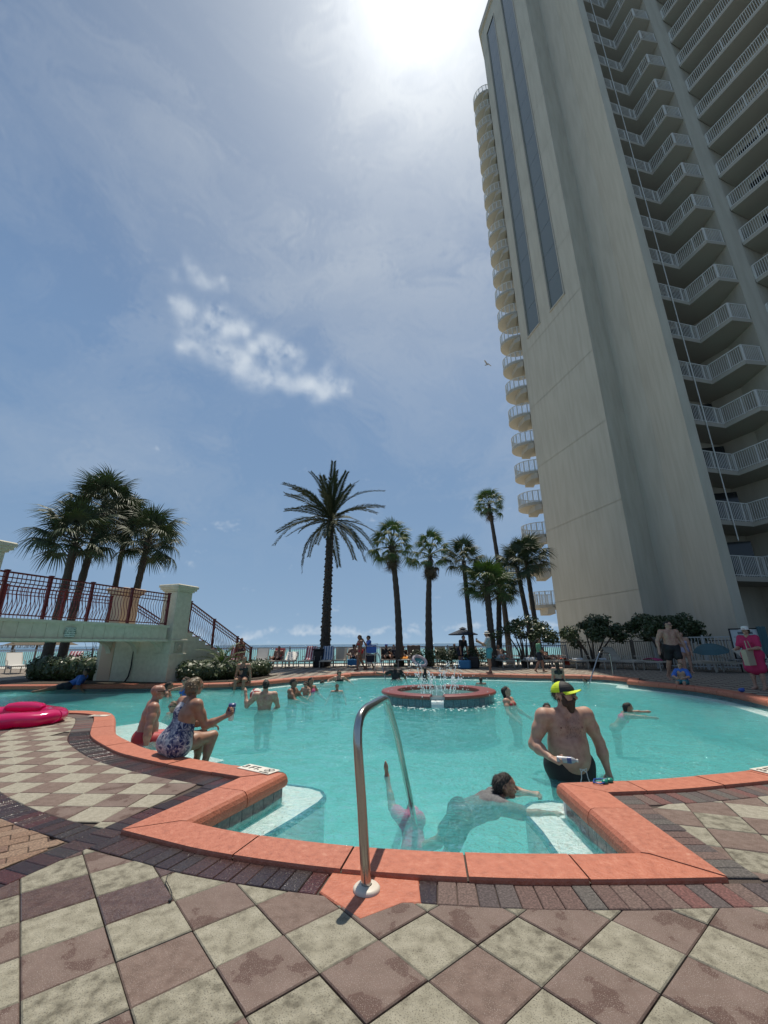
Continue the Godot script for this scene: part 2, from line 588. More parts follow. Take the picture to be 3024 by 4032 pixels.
	sea.normal_texture = noise_tex(63, 0.03, [], 512, 5, FastNoiseLite.TYPE_SIMPLEX_SMOOTH, true, 7.0)
	sea.uv1_triplanar = true
	sea.uv1_world_triplanar = true
	sea.uv1_scale = Vector3.ONE * 0.05
	var shal: StandardMaterial3D = sea.duplicate()
	shal.albedo_color = lin(0.10, 0.27, 0.26)
	shal.resource_name = "shallow_sea"
	shal.roughness = 0.35
	M["shallow"] = shal
	var foam := mat("foam", Color(0.92, 0.95, 0.95, 0.55), 0.4)
	foam.transparency = BaseMaterial3D.TRANSPARENCY_ALPHA
	var drops := mat("drops", Color(0.95, 0.97, 0.98, 0.7), 0.08)
	drops.metallic_specular = 0.9
	mat("white_metal", lin(0.62, 0.61, 0.58), 0.4)
	mat("steel", lin(0.42, 0.41, 0.39), 0.22).metallic = 1.0
	mat("black", lin(0.012, 0.012, 0.014), 0.7)


var pool := PackedVector2Array()       # the edge of the coping over the water
var pool_out := PackedVector2Array()   # its edge on the deck
var sharp := {}                        # indices of corners where two stones meet in a mitre


func pool_outline() -> void:
	var v := func(a: Array) -> Array:
		var o := []
		for i in range(0, a.size(), 2):
			o.append(Vector2(a[i], a[i + 1]))
		return o
	var runs := [
		v.call([-26, -9.9, -14, -9.6, -9, -9.4, -7.5, -9.3, -6.46, -9.22, -5.82, -9.13, -5.33, -8.86, -4.9, -8.31, -4.36, -7.44, -3.93, -6.8, -3.29, -6.16, -2.88, -5.82, -2.21, -5.41, -1.49, -5.04, -0.99, -4.81]),
		v.call([-0.99, -4.81, -1.435, -3.62]),
		v.call([-1.435, -3.62, -0.99, -3.43, -0.37, -3.25, 0.12, -3.16, 0.65, -3.10, 1.1, -3.085, 1.525, -3.09]),
		v.call([1.525, -3.09, 1.565, -4.43]),
		v.call([1.565, -4.43, 2.36, -4.495, 2.945, -4.604, 3.55, -4.75, 4.0, -4.954, 4.9, -5.4, 6.0, -6.2, 7.1, -7.4, 7.8, -8.7, 8.2, -9.8, 8.6, -11.3, 8.65, -12.6, 8.4, -13.8, 8.05, -14.95]),
		v.call([8.05, -14.95, 8.55, -15.75]),
		v.call([8.55, -15.75, 8.3, -16.5, 7.85, -17.1, 7.1, -17.45, 5.8, -17.75, 4.8, -18.3, 3.55, -18.75, 2.75, -19.05, 1.15, -19.8, 0.0, -20.0, -0.9, -19.95, -1.5, -19.75]),
		v.call([-1.5, -19.75, -1.55, -19.15]),
		v.call([-1.55, -19.15, -2.3, -18.3, -3.4, -17.2, -4.1, -16.2, -4.7, -15.45, -5.5, -15.1, -7, -14.9, -8.2, -14.9, -9.4, -14.9, -10.8, -14.95, -13, -15.0, -26, -15.4])]
	for r in runs:
		var s := smooth(r, 0.16) if r.size() > 2 else PackedVector2Array(r)
		sharp[pool.size()] = true
		for i in s.size() - 1:
			pool.append(s[i])
	sharp[pool.size()] = true
	pool.append(runs[-1][-1])
	# outwards is away from the water: pool runs so that Geometry2D calls it counter-clockwise
	if Geometry2D.is_polygon_clockwise(pool):
		pool_out = MB.inset(pool, 0.34)
	else:
		pool_out = MB.inset(pool, -0.34)
	# inside a bend the stones' back edges must not run past the mitre
	for c in sharp.keys():
		for step in [-1, 1]:
			for n in range(1, 7):
				var j: int = c + step * n
				if j < 0 or j >= pool.size() or sharp.has(j) or pool[j].distance_to(pool[c]) > 0.7:
					break
				var dir := (pool[j] - pool[c]).normalized()
				if (pool_out[j] - pool_out[c]).dot(dir) < 0.01:
					pool_out[j] = pool_out[c] + dir * 0.002 * n
	# at the ends of the two spurs the sharp mitre reaches too far: keep the corner where the edges cross
	for i in pool.size():
		if pool_out[i].distance_to(pool[i]) > 0.62:
			pool_out[i] = pool[i] + (pool_out[i] - pool[i]).normalized() * 0.62


func coping() -> void:
	var root := Node3D.new()
	root.name = "pool_coping"
	root.set_meta("kind", "structure")
	add_child(root)
	var m := pool.size()
	var cuts := []          # positions along the outline, as (index, fraction), where a joint runs
	var at := 0
	var stones := []
	var cur := [[pool[0], pool_out[0]]]
	var run := 0.0
	var goal := 0.62
	for i in range(1, m):
		var a: Vector2 = cur[-1][0]
		var seg := pool[i].distance_to(a)
		var is_corner: bool = sharp.has(i)
		if run + seg >= goal and not is_corner and not (sharp.has(i + 1) or sharp.has(i + 2)):
			cur.append([pool[i], pool_out[i]])
			stones.append(cur)
			cur = [[pool[i], pool_out[i]]]
			run = 0.0
			goal = rng.randf_range(0.56, 0.66)
			continue
		# long straight runs are cut where the stones end
		if seg > 0.5:
			var k := maxi(1, roundi(seg / 0.6))
			for j in range(1, k + 1):
				var f := float(j) / k
				var p := pool[i - 1].lerp(pool[i], f)
				var q := pool_out[i - 1].lerp(pool_out[i], f)
				# joints stand square to the edge
				if j < k:
					var d := (pool[i] - pool[i - 1]).normalized()
					var nn := (q - p) - d * (q - p).dot(d)
					q = p + nn
				cur.append([p, q])
				stones.append(cur)
				cur = [[p, q]]
			run = 0.0
			continue
		cur.append([pool[i], pool_out[i]])
		run += seg
		if is_corner:
			stones.append(cur)
			cur = [[pool[i], pool_out[i]]]
			run = 0.0
	if cur.size() > 1:
		stones.append(cur)
	var bed := MB.new()
	for i in m - 1:
		var a: Vector2 = pool[i].lerp(pool_out[i], 0.12)
		var c: Vector2 = pool[i + 1].lerp(pool_out[i + 1], 0.12)
		bed.quad(Vector3(a.x, 0.008, a.y), Vector3(c.x, 0.008, c.y), Vector3(pool_out[i + 1].x, 0.008, pool_out[i + 1].y), Vector3(pool_out[i].x, 0.008, pool_out[i].y))
	put("mortar", bed.mesh(), M["joint_sand"], root)
	for s in stones:
		var mid: Vector2 = s[s.size() / 2][0]
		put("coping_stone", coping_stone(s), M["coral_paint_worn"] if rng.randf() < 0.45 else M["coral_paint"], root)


func coping_stone(s: Array) -> ArrayMesh:
	# profile across the stone: from the deck edge over the top to the rounded nose above the water
	var prof := [[0.0, -0.08], [0.0, 0.014], [0.012, 0.026], [0.80, 0.026], [0.89, 0.019], [0.955, -0.002], [0.99, -0.034], [1.0, -0.062], [0.985, -0.088], [0.94, -0.105], [0.8, -0.105]]
	var b := MB.new()
	var m := s.size()
	var rings := []
	var dy := rng.randf_range(-0.0025, 0.0025)
	for i in m:
		var p: Vector2 = s[i][0]
		var q: Vector2 = s[i][1]
		var gap := Vector2.ZERO
		if i == 0 or i == m - 1:
			var o: Vector2 = s[1][0] if i == 0 else s[m - 2][0]
			var oq: Vector2 = s[1][1] if i == 0 else s[m - 2][1]
			p += (o - p).normalized() * 0.006
			q += (oq - q).normalized() * 0.006
		var ring := []
		for e in prof:
			var w: Vector2 = q.lerp(p, e[0])
			ring.append(Vector3(w.x, e[1] + dy, w.y))
		rings.append(ring)
	var k := prof.size()
	var out := Geometry2D.is_polygon_clockwise(pool)
	for i in m - 1:
		for j in k - 1:
			var A: Vector3 = rings[i][j]
			var B: Vector3 = rings[i][j + 1]
			var C: Vector3 = rings[i + 1][j + 1]
			var D: Vector3 = rings[i + 1][j]
			var nn := (B - A).cross(D - A)
			var want := Vector3(0, 1, 0) if j in [2, 3] else (Vector3(s[i][1].x - s[i][0].x, 0.2, s[i][1].y - s[i][0].y) * (1.0 if j < 2 else -1.0))
			if nn.dot(want) >= 0.0:
				b.quad(A, B, C, D)
			else:
				b.quad(A, D, C, B)
	for e in [0, m - 1]:
		var ring: Array = rings[e]
		for j in range(1, k - 1):
			b.tri(ring[0], ring[j], ring[j + 1])
	return b.mesh()


func basin() -> void:
	# plaster shell: floor and walls, one thickness behind the face of the coping
	var inner := pool.duplicate()
	if Geometry2D.is_polygon_clockwise(inner):
		inner.reverse()
	var wall := MB.inset(inner, -0.04)
	var b := MB.new()
	b.flat(wall, FLOOR)
	struct("pool_floor", b.mesh(), M["pool_floor"])
	var fv := FogVolume.new()
	fv.name = "pool_depth"
	fv.size = Vector3(30, WATER - FLOOR - 0.02, 18)
	fv.position = Vector3(-5, (WATER + FLOOR) * 0.5 - 0.01, -12)
	var fm := FogMaterial.new()
	fm.albedo = lin(0.22, 0.998, 0.998)
	fm.density = 0.4
	fv.material = fm
	fv.set_meta("kind","structure")
	add_child(fv)
	b = MB.new()
	b.wall(wall, FLOOR, -0.09, false)
	struct("pool_wall", b.mesh(), M["plaster"])
	# shallow bench under the far edge of the pool, just below the surface
	b = MB.new()
	var edge := PackedVector2Array()
	var back := PackedVector2Array()
	var clockwise := Geometry2D.is_polygon_clockwise(pool)
	var ins := MB.inset(pool, -0.34 if clockwise else 0.34)
	for i in pool.size():
		if pool[i].y < -9.0 and pool[i].x > -4.6 and not (pool[i].y > -14.0 and pool[i].x < 4.0):
			edge.append(ins[i]); back.append(pool[i])
	for i in edge.size() - 1:
		var y := WATER - 0.035
		b.quad(Vector3(back[i].x, y, back[i].y), Vector3(back[i + 1].x, y, back[i + 1].y), Vector3(edge[i + 1].x, y, edge[i + 1].y), Vector3(edge[i].x, y, edge[i].y))
		b.quad(Vector3(edge[i].x, y, edge[i].y), Vector3(edge[i + 1].x, y, edge[i + 1].y), Vector3(edge[i + 1].x, FLOOR, edge[i + 1].y), Vector3(edge[i].x, FLOOR, edge[i].y))
	struct("pool_bench", b.mesh(), M["plaster"])
	# a shallow shelf inside the left bend, where people sit
	var shelf := PackedVector2Array()
	var lip := PackedVector2Array()
	var wide := MB.inset(pool, -0.95 if clockwise else 0.95)
	for i in pool.size():
		if pool[i].x > -5.5 and pool[i].x < -2.7 and pool[i].y < -5.6 and pool[i].y > -9.05:
			shelf.append(pool[i])
			lip.append(wide[i])
	lip.reverse()
	shelf.append_array(lip)
	b = MB.new()
	b.prism(shelf, FLOOR, WATER - 0.10, 0.0)
	struct("pool_shelf", b.mesh(), M["plaster"])
	entry_steps()
	waterline_tiles()
	water_surface(inner)


func entry_steps() -> void:
	var root := Node3D.new()
	root.name = "pool_steps"
	root.set_meta("kind", "structure")
	add_child(root)
	var b := MB.new()
	var left := PackedVector2Array([Vector2(-1.47, -3.56), Vector2(-1.19, -3.46), Vector2(-1.055, -3.947), Vector2(-0.967, -4.122), Vector2(-0.835, -4.40), Vector2(-0.67, -4.80), Vector2(-0.635, -4.97), Vector2(-0.70, -5.14), Vector2(-0.835, -5.25), Vector2(-1.12, -5.36), Vector2(-1.30, -5.30), Vector2(-1.18, -4.95), Vector2(-1.03, -4.80)])
	b.prism(left, FLOOR, WATER - 0.075, 0.015)
	put("step_bench", b.mesh(), M["plaster"], root)
	var right := PackedVector2Array([Vector2(1.60, -3.03), Vector2(1.27, -3.03), Vector2(1.25, -3.57), Vector2(1.28, -4.1), Vector2(1.27, -4.4), Vector2(1.31, -4.62), Vector2(1.42, -4.74), Vector2(1.62, -4.78), Vector2(1.85, -4.70), Vector2(1.85, -4.44), Vector2(1.62, -4.40)])
	b = MB.new()
	b.prism(right, FLOOR, WATER - 0.075, 0.015)
	put("step_bench", b.mesh(), M["plaster"], root)
	# navy nosing tiles along the edge of each bench
	var nose := func(line: PackedVector2Array, y: float, w: float) -> void:
		for i in line.size() - 1:
			var p := line[i]
			var q := line[i + 1]
			var k := maxi(1, roundi(p.distance_to(q) / 0.075))
			for j in k:
				var a := p.lerp(q, (j + 0.04) / k)
				var c := p.lerp(q, (j + 0.96) / k)
				var t := MB.new()
				t.beam(Vector3(a.x, y, a.y), Vector3(c.x, y, c.y), w, 0.05)
				put("nosing_tile", t.mesh(), M["navy_tile"], root)
	nose.call(left.slice(1, 10), WATER - 0.092, 0.032)
	nose.call(right.slice(1, 9), WATER - 0.092, 0.032)
	# three treads down from the front edge
	var front := PackedVector2Array([Vector2(-1.20, -3.46), Vector2(-0.99, -3.40), Vector2(-0.37, -3.21), Vector2(0.12, -3.12), Vector2(0.65, -3.06), Vector2(1.1, -3.045), Vector2(1.29, -3.04)])
	for s in 3:
		var d := 0.42 * (s + 1)
		var poly := front.duplicate()
		var rim := PackedVector2Array()
		for i in front.size():
			rim.append(front[i] + Vector2(0.10 * (s + 1) * (1.0 - i / 3.0) * 0.5, -d))
		var rev := rim.duplicate()
		rev.reverse()
		poly.append_array(rev)
		b = MB.new()
		var y := WATER - 0.27 - 0.19 * s
		b.prism(poly, FLOOR, y, 0.012)
		put("step_tread", b.mesh(), M["plaster"], root)
		nose.call(rim, y - 0.02, 0.028)


func waterline_tiles() -> void:
	# one course of square slate tiles under the nose of the coping, along the entry bay
	var root := Node3D.new()
	root.name = "waterline_course"
	root.set_meta("kind", "structure")
	add_child(root)
	var t := MB.new()
	t.box(Vector3.ZERO, Vector3(0.148, 0.148, 0.012), Basis(), 0.003)
	var shape := t.mesh()
	var g := MB.new()
	for s in [[Vector2(-1.435, -3.62), Vector2(-1.0, -4.77)], [Vector2(1.525, -3.10), Vector2(1.565, -4.39)]]:
		var p: Vector2 = s[0]
		var q: Vector2 = s[1]
		var d := (q - p).normalized()
		var nn := Vector2(-d.y, d.x)
		if nn.x * p.x > 0.0:
			nn = -nn   # towards the middle of the bay
		var base := p - nn * 0.035
		var k := int(p.distance_to(q) / 0.152)
		var bs := Basis(Vector3(d.x, 0, d.y), Vector3.UP, Vector3(d.x, 0, d.y).cross(Vector3.UP))
		for j in k:
			for r in 2:
				var c := base + d * (0.076 + j * 0.152)
				put("tile", shape, M["slate_tile_%d" % rng.randi_range(0, 2)], root, Vector3(c.x, -0.165 - r * 0.152, c.y), bs)
		var e := base - nn * 0.006
		var e2 := e + d * (k * 0.152)
		g.quad(Vector3(e.x, -0.34, e.y), Vector3(e2.x, -0.34, e2.y), Vector3(e2.x, -0.09, e2.y), Vector3(e.x, -0.09, e.y))
	put("grout", g.mesh(), M["grout"], root)
	# further round only a dark band can be told
	g = MB.new()
	var inner := MB.inset(pool, 0.028 if Geometry2D.is_polygon_clockwise(pool) else -0.028)
	for i in pool.size() - 1:
		if pool[i].y > -4.9 and pool[i].x > -1.6 and pool[i].x < 1.7:
			continue
		g.quad(Vector3(inner[i].x, -0.25, inner[i].y), Vector3(inner[i + 1].x, -0.25, inner[i + 1].y), Vector3(inner[i + 1].x, -0.10, inner[i + 1].y), Vector3(inner[i].x, -0.10, inner[i].y))
	var o := put("tile_band", g.mesh(), M["slate_tile_0"], root)
	o.set_meta("kind", "stuff")


func water_surface(inner: PackedVector2Array) -> void:
	var zone := MB.inset(inner, -0.03)
	var fn := FastNoiseLite.new()
	fn.seed = 5
	fn.frequency = 0.95
	fn.fractal_octaves = 3
	fn.domain_warp_enabled = true
	fn.domain_warp_amplitude = 0.35
	fn.domain_warp_frequency = 0.9
	var chop := FastNoiseLite.new()
	chop.seed = 8
	chop.frequency = 3.0
	chop.fractal_octaves = 2
	var b := MB.new()
	var wave := func(x: float, z: float) -> float:
		var calm := clampf((z + 9.0) / 5.0, 0.35, 1.0)
		var amp := 0.019 if z > -6.0 else 0.026
		var near_jet := exp(-pow(Vector2(x - 1.39, z + 11.95).length() / 3.2, 2.0))
		return (fn.get_noise_2d(x * 1.1, z * 1.7) * amp * 1.25 + chop.get_noise_2d(x * 0.8, z * 1.2) * 0.011) * (1.0 + near_jet * 0.9)
	# finer near the camera
	for band in [[-9.0, -3.0, 0.05], [-21.0, -9.0, 0.10]]:
		var st: float = band[2]
		var z0: float = band[0]
		var nz := int(round((band[1] - z0) / st))
		var x0 := -16.0 if st > 0.07 else -6.6
		var nx := int((9.0 - x0) / st)
		var idx := {}
		for j in nz:
			for i in nx:
				var cx := x0 + (i + 0.5) * st
				var cz := z0 + (j + 0.5) * st
				if not Geometry2D.is_point_in_polygon(Vector2(cx, cz), zone):
					continue
				var q := []
				for k in 4:
					var ii := i + (1 if k in [1, 2] else 0)
					var jj := j + (1 if k >= 2 else 0)
					var key := jj * 8192 + ii
					if not idx.has(key):
						idx[key] = b.v.size()
						var x := x0 + ii * st
						var z := z0 + jj * st
						var h: float = wave.call(x, z)
						b.v.append(Vector3(x, WATER + h, z))
						var hx: float = wave.call(x + 0.03, z)
						var hz: float = wave.call(x, z + 0.03)
						b.n.append(Vector3(-(hx - h) / 0.03, 1, -(hz - h) / 0.03).normalized())
					q.append(idx[key])
				b.ix.append_array(PackedInt32Array([q[0], q[1], q[2], q[0], q[2], q[3]]))
	struct("pool_water", b.mesh(), M["water"])


var bricks_at: Node3D


func brick_band(line: PackedVector2Array, side: float, wide: float, wet_from: float, wet_to: float, pad := false) -> void:
	# a soldier course: bricks laid square to the line, on its left (side 1) or right (side -1)
	var total := 0.0
	for i in line.size() - 1:
		total += line[i].distance_to(line[i + 1])
	var k := roundi(total / 0.102)
	var pos := 0.0
	for j in k:
		var e := []
		for f in [(j + 0.02) / k, (j + 0.98) / k]:
			var d: float = f * total
			var i := 0
			while i < line.size() - 2 and d > line[i].distance_to(line[i + 1]):
				d -= line[i].distance_to(line[i + 1])
				i += 1
			var p := line[i].move_toward(line[i + 1], d)
			var a := (line[i + 1] - line[maxi(i - 1, 0)]).normalized()
			e.append([p, p + Vector2(-a.y, a.x) * side * wide])
		var c: Vector2 = e[0][0]
		if pad and _in_patch(c):
			continue
		var b := MB.new()
		var y := rng.randf_range(-0.0035, 0.0015)
		b.prism(PackedVector2Array([e[0][0], e[1][0], e[1][1], e[0][1]]), -0.05, y, 0.004)
		var part := float(j) / k
		var wet := part >= wet_from and part <= wet_to
		put("brick", b.mesh(), M[("wet_brick_%d" if wet else "brick_%d") % rng.randi_range(0, 5)], bricks_at)


func nearest_index(p: Vector2) -> int:
	var best := 0
	for i in pool.size():
		if pool[i].distance_squared_to(p) < pool[best].distance_squared_to(p):
			best = i
	return best


func deck() -> void:
	var base := PackedVector2Array([Vector2(-25.5, 8), Vector2(60, 8), Vector2(60, -46), Vector2(12.5, -46), Vector2(12.5, -27.0), Vector2(-25.5, -27.0)])
	var b := MB.new()
	for p in Geometry2D.clip_polygons(base, pool_out):
		if p.size() > 2:
			b.flat(p, -0.012)
	struct("deck_bed", b.mesh(), M["joint_sand"])
	var root := Node3D.new()
	root.name = "pool_deck"
	root.set_meta("kind", "structure")
	add_child(root)
	bricks_at = Node3D.new()
	bricks_at.name = "brick_border"
	bricks_at.set_meta("kind", "structure")
	add_child(bricks_at)
	var sh := sharp.keys()
	sh.sort()
	# deck-side edge of the coping, run by run (see pool_outline)
	var runs := []
	for r in sh.size() - 1:
		runs.append(pool_out.slice(sh[r], sh[r + 1] + 1))
	var w := 0.21
	var corner_l: Vector2 = pool_out[sh[2]]
	var corner_r: Vector2 = pool_out[sh[3]]
	var leg_dir := (corner_l - pool_out[sh[1]]).normalized()
	# left arc, only as far as it shows; from the back to the spur
	var arc_l := PackedVector2Array()
	for p in runs[0]:
		if p.x > -7.4:
			arc_l.append(p)
	# the deck lies to the right of the outline as it runs
	var side := 1.0
	var probe: Vector2 = runs[2][2] + Vector2(0, 0.2)
	brick_band(arc_l, _side_of(arc_l, Vector2(-6.0, -6.0)), w + 0.05, 0.45, 1.0)
	var leg := PackedVector2Array([pool_out[sh[1]] - leg_dir * 0.0, corner_l + leg_dir * 1.5])
	brick_band(leg, _side_of(leg, Vector2(-3, -4)), w, 0.0, 0.75)
	var front: PackedVector2Array = runs[2].duplicate()
	front.append(corner_r + Vector2(0.5, 0.005))
	front.append(corner_r + Vector2(1.4, -0.05))
	front.append(corner_r + Vector2(2.4, -0.16))
	brick_band(front, _side_of(front, Vector2(0, 0)), w, 0.0, 0.36, true)
	var leg_r := PackedVector2Array([pool_out[sh[4]], corner_r + Vector2(0, -0.06)])
	brick_band(leg_r, _side_of(leg_r, Vector2(3, -3.5)), w, 2, 3)
	var arc_r := PackedVector2Array()
	for p in runs[4]:
		if p.x < 7.0:
			arc_r.append(p)
	brick_band(arc_r, _side_of(arc_r, Vector2(4, -3)), w + 0.02, 2, 3)
	var ring := smooth([Vector2(-2.04, -3.52), Vector2(-2.43, -3.70), Vector2(-2.73, -3.854), Vector2(-3.10, -4.073), Vector2(-3.516, -4.359), Vector2(-4.2, -4.95), Vector2(-5.0, -5.85), Vector2(-5.8, -7.0), Vector2(-6.6, -8.9)], 0.1)
	brick_band(ring, _side_of(ring, Vector2(-3, -3)), w, 0.0, 0.22)
	# ---- the fields between the borders
	var off := func(line: PackedVector2Array, d: float) -> PackedVector2Array:
		var o := PackedVector2Array()
		for i in line.size():
			var a := (line[mini(i + 1, line.size() - 1)] - line[maxi(i - 1, 0)]).normalized()
			o.append(line[i] + Vector2(-a.y, a.x) * d)
		return o
	var sf := _side_of(front, Vector2(0, 0))
	var zone_a := PackedVector2Array([corner_l + leg_dir * 2.8, Vector2(-2.9, 0.6), Vector2(4.6, 0.6), Vector2(4.6, -2.66)])
	var fo: PackedVector2Array = off.call(front, sf * (w + 0.006))
	fo.reverse()
	zone_a.append_array(fo)
	zone_a[zone_a.size() - 1] = corner_l + leg_dir * 0.235
	var zone_b := PackedVector2Array()
	var al: PackedVector2Array = off.call(arc_l, _side_of(arc_l, Vector2(-6.0, -6.0)) * (w + 0.056))
	zone_b.append_array(al.slice(0, al.size() - 3))
	var lo := leg[0] + Vector2(-leg_dir.y, leg_dir.x) * _side_of(leg, Vector2(-3, -4)) * (w + 0.006)
	zone_b.append(Vector2(-1.776, -4.526))
	zone_b.append(Vector2(-2.04, -3.535))
	zone_b.append_array(ring.slice(2))
	var zone_d := PackedVector2Array([Vector2(2.058, -2.785), Vector2(2.07, -3.80)])
	var ar: PackedVector2Array = off.call(arc_r, _side_of(arc_r, Vector2(4, -3)) * (w + 0.026))
	for p in ar:
		if p.x > 2.12:
			zone_d.append(p)
	zone_d.append(Vector2(8.5, -5.0))
	zone_d.append(Vector2(8.5, -3.2))
	zone_d.append(Vector2(3.3, -2.94))
	var zone_c := PackedVector2Array([Vector2(-2.17, -3.33)])
	var lb: float = _side_of(leg, Vector2(-3, -4))
	var ro: PackedVector2Array = off.call(ring, _side_of(ring, Vector2(-3, -3)) * (w + 0.006))
	zone_c.append_array(ro.slice(3, 50))
	zone_c.append(Vector2(-5.5, -3.5))
	zone_c.append(Vector2(-3.6, -1.5))
	zone_c.append(corner_l + leg_dir * 1.5 + Vector2(-leg_dir.y, leg_dir.x) * lb * (w + 0.006))
	var jobs := []
	_grid(zone_a, Vector2(-0.469, -2.368), -40.0, 0.305, 0, jobs)
	_grid(zone_b, Vector2(-2.405, -4.265), 3.1, 0.3, 1, jobs)
	_grid(zone_d, Vector2(2.348, -3.743), 20.0, 0.306, 0, jobs)
	jobs.sort_custom(func(a, c): return a[1] < c[1])
	var sq := {}
	var rest := [MB.new(), MB.new()]
	var count := 0
	for j in jobs:
		var poly: PackedVector2Array = j[0]
		if count < 298:
			count += 1
			var t := MB.new()
			t.prism(poly, -0.05, rng.randf_range(-0.003, 0.0025), 0.0045)
			var kind := "brown_paver"
			var c: Vector2 = j[3]
			if j[2] == 0:
				kind = "cream_paver_clean" if c.y < -3.6 else ("cream_paver_pitted" if rng.randf() < 0.45 else "cream_paver")
			else:
				var dry: bool = c.x > 1.9 or c.x < -2.6
				kind = "brown_paver_dry" if dry else ("brown_paver" if rng.randf() < 0.8 or c.y > -1.9 else "brown_paver_dry")
				if c.x < -0.9 and c.y < -2.45 and c.y > -3.4 and rng.randf() < 0.7:
					kind = "brown_paver_wet"
			put("paver", t.mesh(), M[kind], root)
		else:
			rest[j[2]].prism(poly, -0.03, 0.0, 0.003)
	# the rest of the deck, too far off to tell the pavers apart
	var near := [zone_a, zone_b, zone_c, zone_d]
	var ux := Vector2.from_angle(deg_to_rad(45.0)) * 0.305
	var uy := ux.orthogonal()
	var keep_out := MB.inset(pool_out, -0.16 if not Geometry2D.is_polygon_clockwise(pool_out) else 0.16)
	for i in range(-110, 190):
		for j in range(-110, 190):
			var c := Vector2(-2, -14) + ux * i + uy * j
			if c.x < -26 or c.x > 34 or c.y < -26.8 or c.y > 3.0 or (c.y > -9 and (c.x > 16 or c.x < -16)):
				continue
			if Geometry2D.is_point_in_polygon(c, keep_out):
				continue
			var hit := false
			for zz in near:
				if c.y > -10 and Geometry2D.is_point_in_polygon(c, zz):
					hit = true
					break
			if hit or (c.y > -4.2 and c.x > -3.2 and c.x < 4.8) or (c.y > -9.2 and c.y < -3.0 and c.x > -7.4 and c.x < -1.2 and not c.x < -6.9):
				continue
			var q: MB = rest[absi(i + j) % 2]
			var y := rng.randf_range(-0.003, 0.001)
			var a := c - ux * 0.49 - uy * 0.49
			var d := c + ux * 0.49 - uy * 0.49
			var e := c + ux * 0.49 + uy * 0.49
			var f := c - ux * 0.49 + uy * 0.49
			q.quad(Vector3(a.x, y, a.y), Vector3(f.x, y, f.y), Vector3(e.x, y, e.y), Vector3(d.x, y, d.y))
	put("far_pavers", rest[0].mesh(), M["cream_paver_clean"], root).set_meta("kind", "stuff")
	put("far_pavers", rest[1].mesh(), M["brown_paver_dry"], root).set_meta("kind", "stuff")
	# the corner field of tan bricks, in running bond
	var ang := Vector2.from_angle(deg_to_rad(-38.0))
	var tall := ang.orthogonal()
	for r in range(-24, 24):
		for k in range(-14, 14):
			var c := Vector2(-2.7, -3.2) + ang * (k * 0.205 + (0.1025 if r % 2 else 0.0)) + tall * (r * 0.103)
			if c.distance_to(Vector2(-2.5, -3.3)) > 1.5:
				continue
			var poly := PackedVector2Array([c - ang * 0.1 - tall * 0.049, c + ang * 0.1 - tall * 0.049, c + ang * 0.1 + tall * 0.049, c - ang * 0.1 + tall * 0.049])
			for p in Geometry2D.intersect_polygons(poly, zone_c):
				if p.size() > 2 and _area(p) > 0.0012:
					var t := MB.new()
					t.prism(p, -0.05, rng.randf_range(-0.006, 0.003), 0.004)
					put("tan_brick", t.mesh(), M["tan_brick_%d" % rng.randi_range(0, 2)], bricks_at)
	# the coral pad under the handrail
	var t := MB.new()
	t.prism(PackedVector2Array([Vector2(-0.36, -2.70), Vector2(-0.315, -2.895), Vector2(0.0, -2.83), Vector2(0.175, -2.80), Vector2(0.172, -2.595), Vector2(0.075, -2.59), Vector2(-0.13, -2.465)]), -0.05, 0.004, 0.006)
	struct("rail_pad", t.mesh(), M["coral_paint"])
	# beyond the deck: a sea wall, the beach and the sea
	b = MB.new()
	b.quad(Vector3(-40, -3.2, -27.0), Vector3(12.5, -3.2, -27.0), Vector3(12.5, -0.012, -27.0), Vector3(-40, -0.012, -27.0))
	struct("sea_wall", b.mesh(), M["plaster"])
	b = MB.new()
	b.quad(Vector3(-600, -2.2, -27.02), Vector3(600, -2.2, -27.02), Vector3(600, -3.6, -130), Vector3(-600, -3.6, -130))
	struct("beach", b.mesh(), M["sand"])
	b = MB.new()
	b.quad(Vector3(-3000, -3.3, -105), Vector3(3000, -3.3, -105), Vector3(3000, -3.3, -420), Vector3(-3000, -3.3, -420))
	struct("shallow_sea", b.mesh(), M["shallow"])
	b = MB.new()
	b.quad(Vector3(-20000, -3.3, -420), Vector3(20000, -3.3, -420), Vector3(20000, -3.3, -20000), Vector3(-20000, -3.3, -20000))
	struct("sea", b.mesh(), M["sea_water"])


func _in_patch(c: Vector2) -> bool:
	return c.x > -0.36 and c.x < 0.15 and c.y > -3.2


func _area(p: PackedVector2Array) -> float:
	var s := 0.0
	for i in p.size():
		s += p[i].cross(p[(i + 1) % p.size()])
	return absf(s) * 0.5


func _side_of(line: PackedVector2Array, p: Vector2) -> float:
	# 1 when p lies to the left normal of the line at its nearest point
	var best := 0
	for i in line.size() - 1:
		if ((line[i] + line[i + 1]) * 0.5).distance_squared_to(p) < ((line[best] + line[best + 1]) * 0.5).distance_squared_to(p):
			best = i
	var a := (line[best + 1] - line[best]).normalized()
	return 1.0 if Vector2(-a.y, a.x).dot(p - line[best]) > 0.0 else -1.0


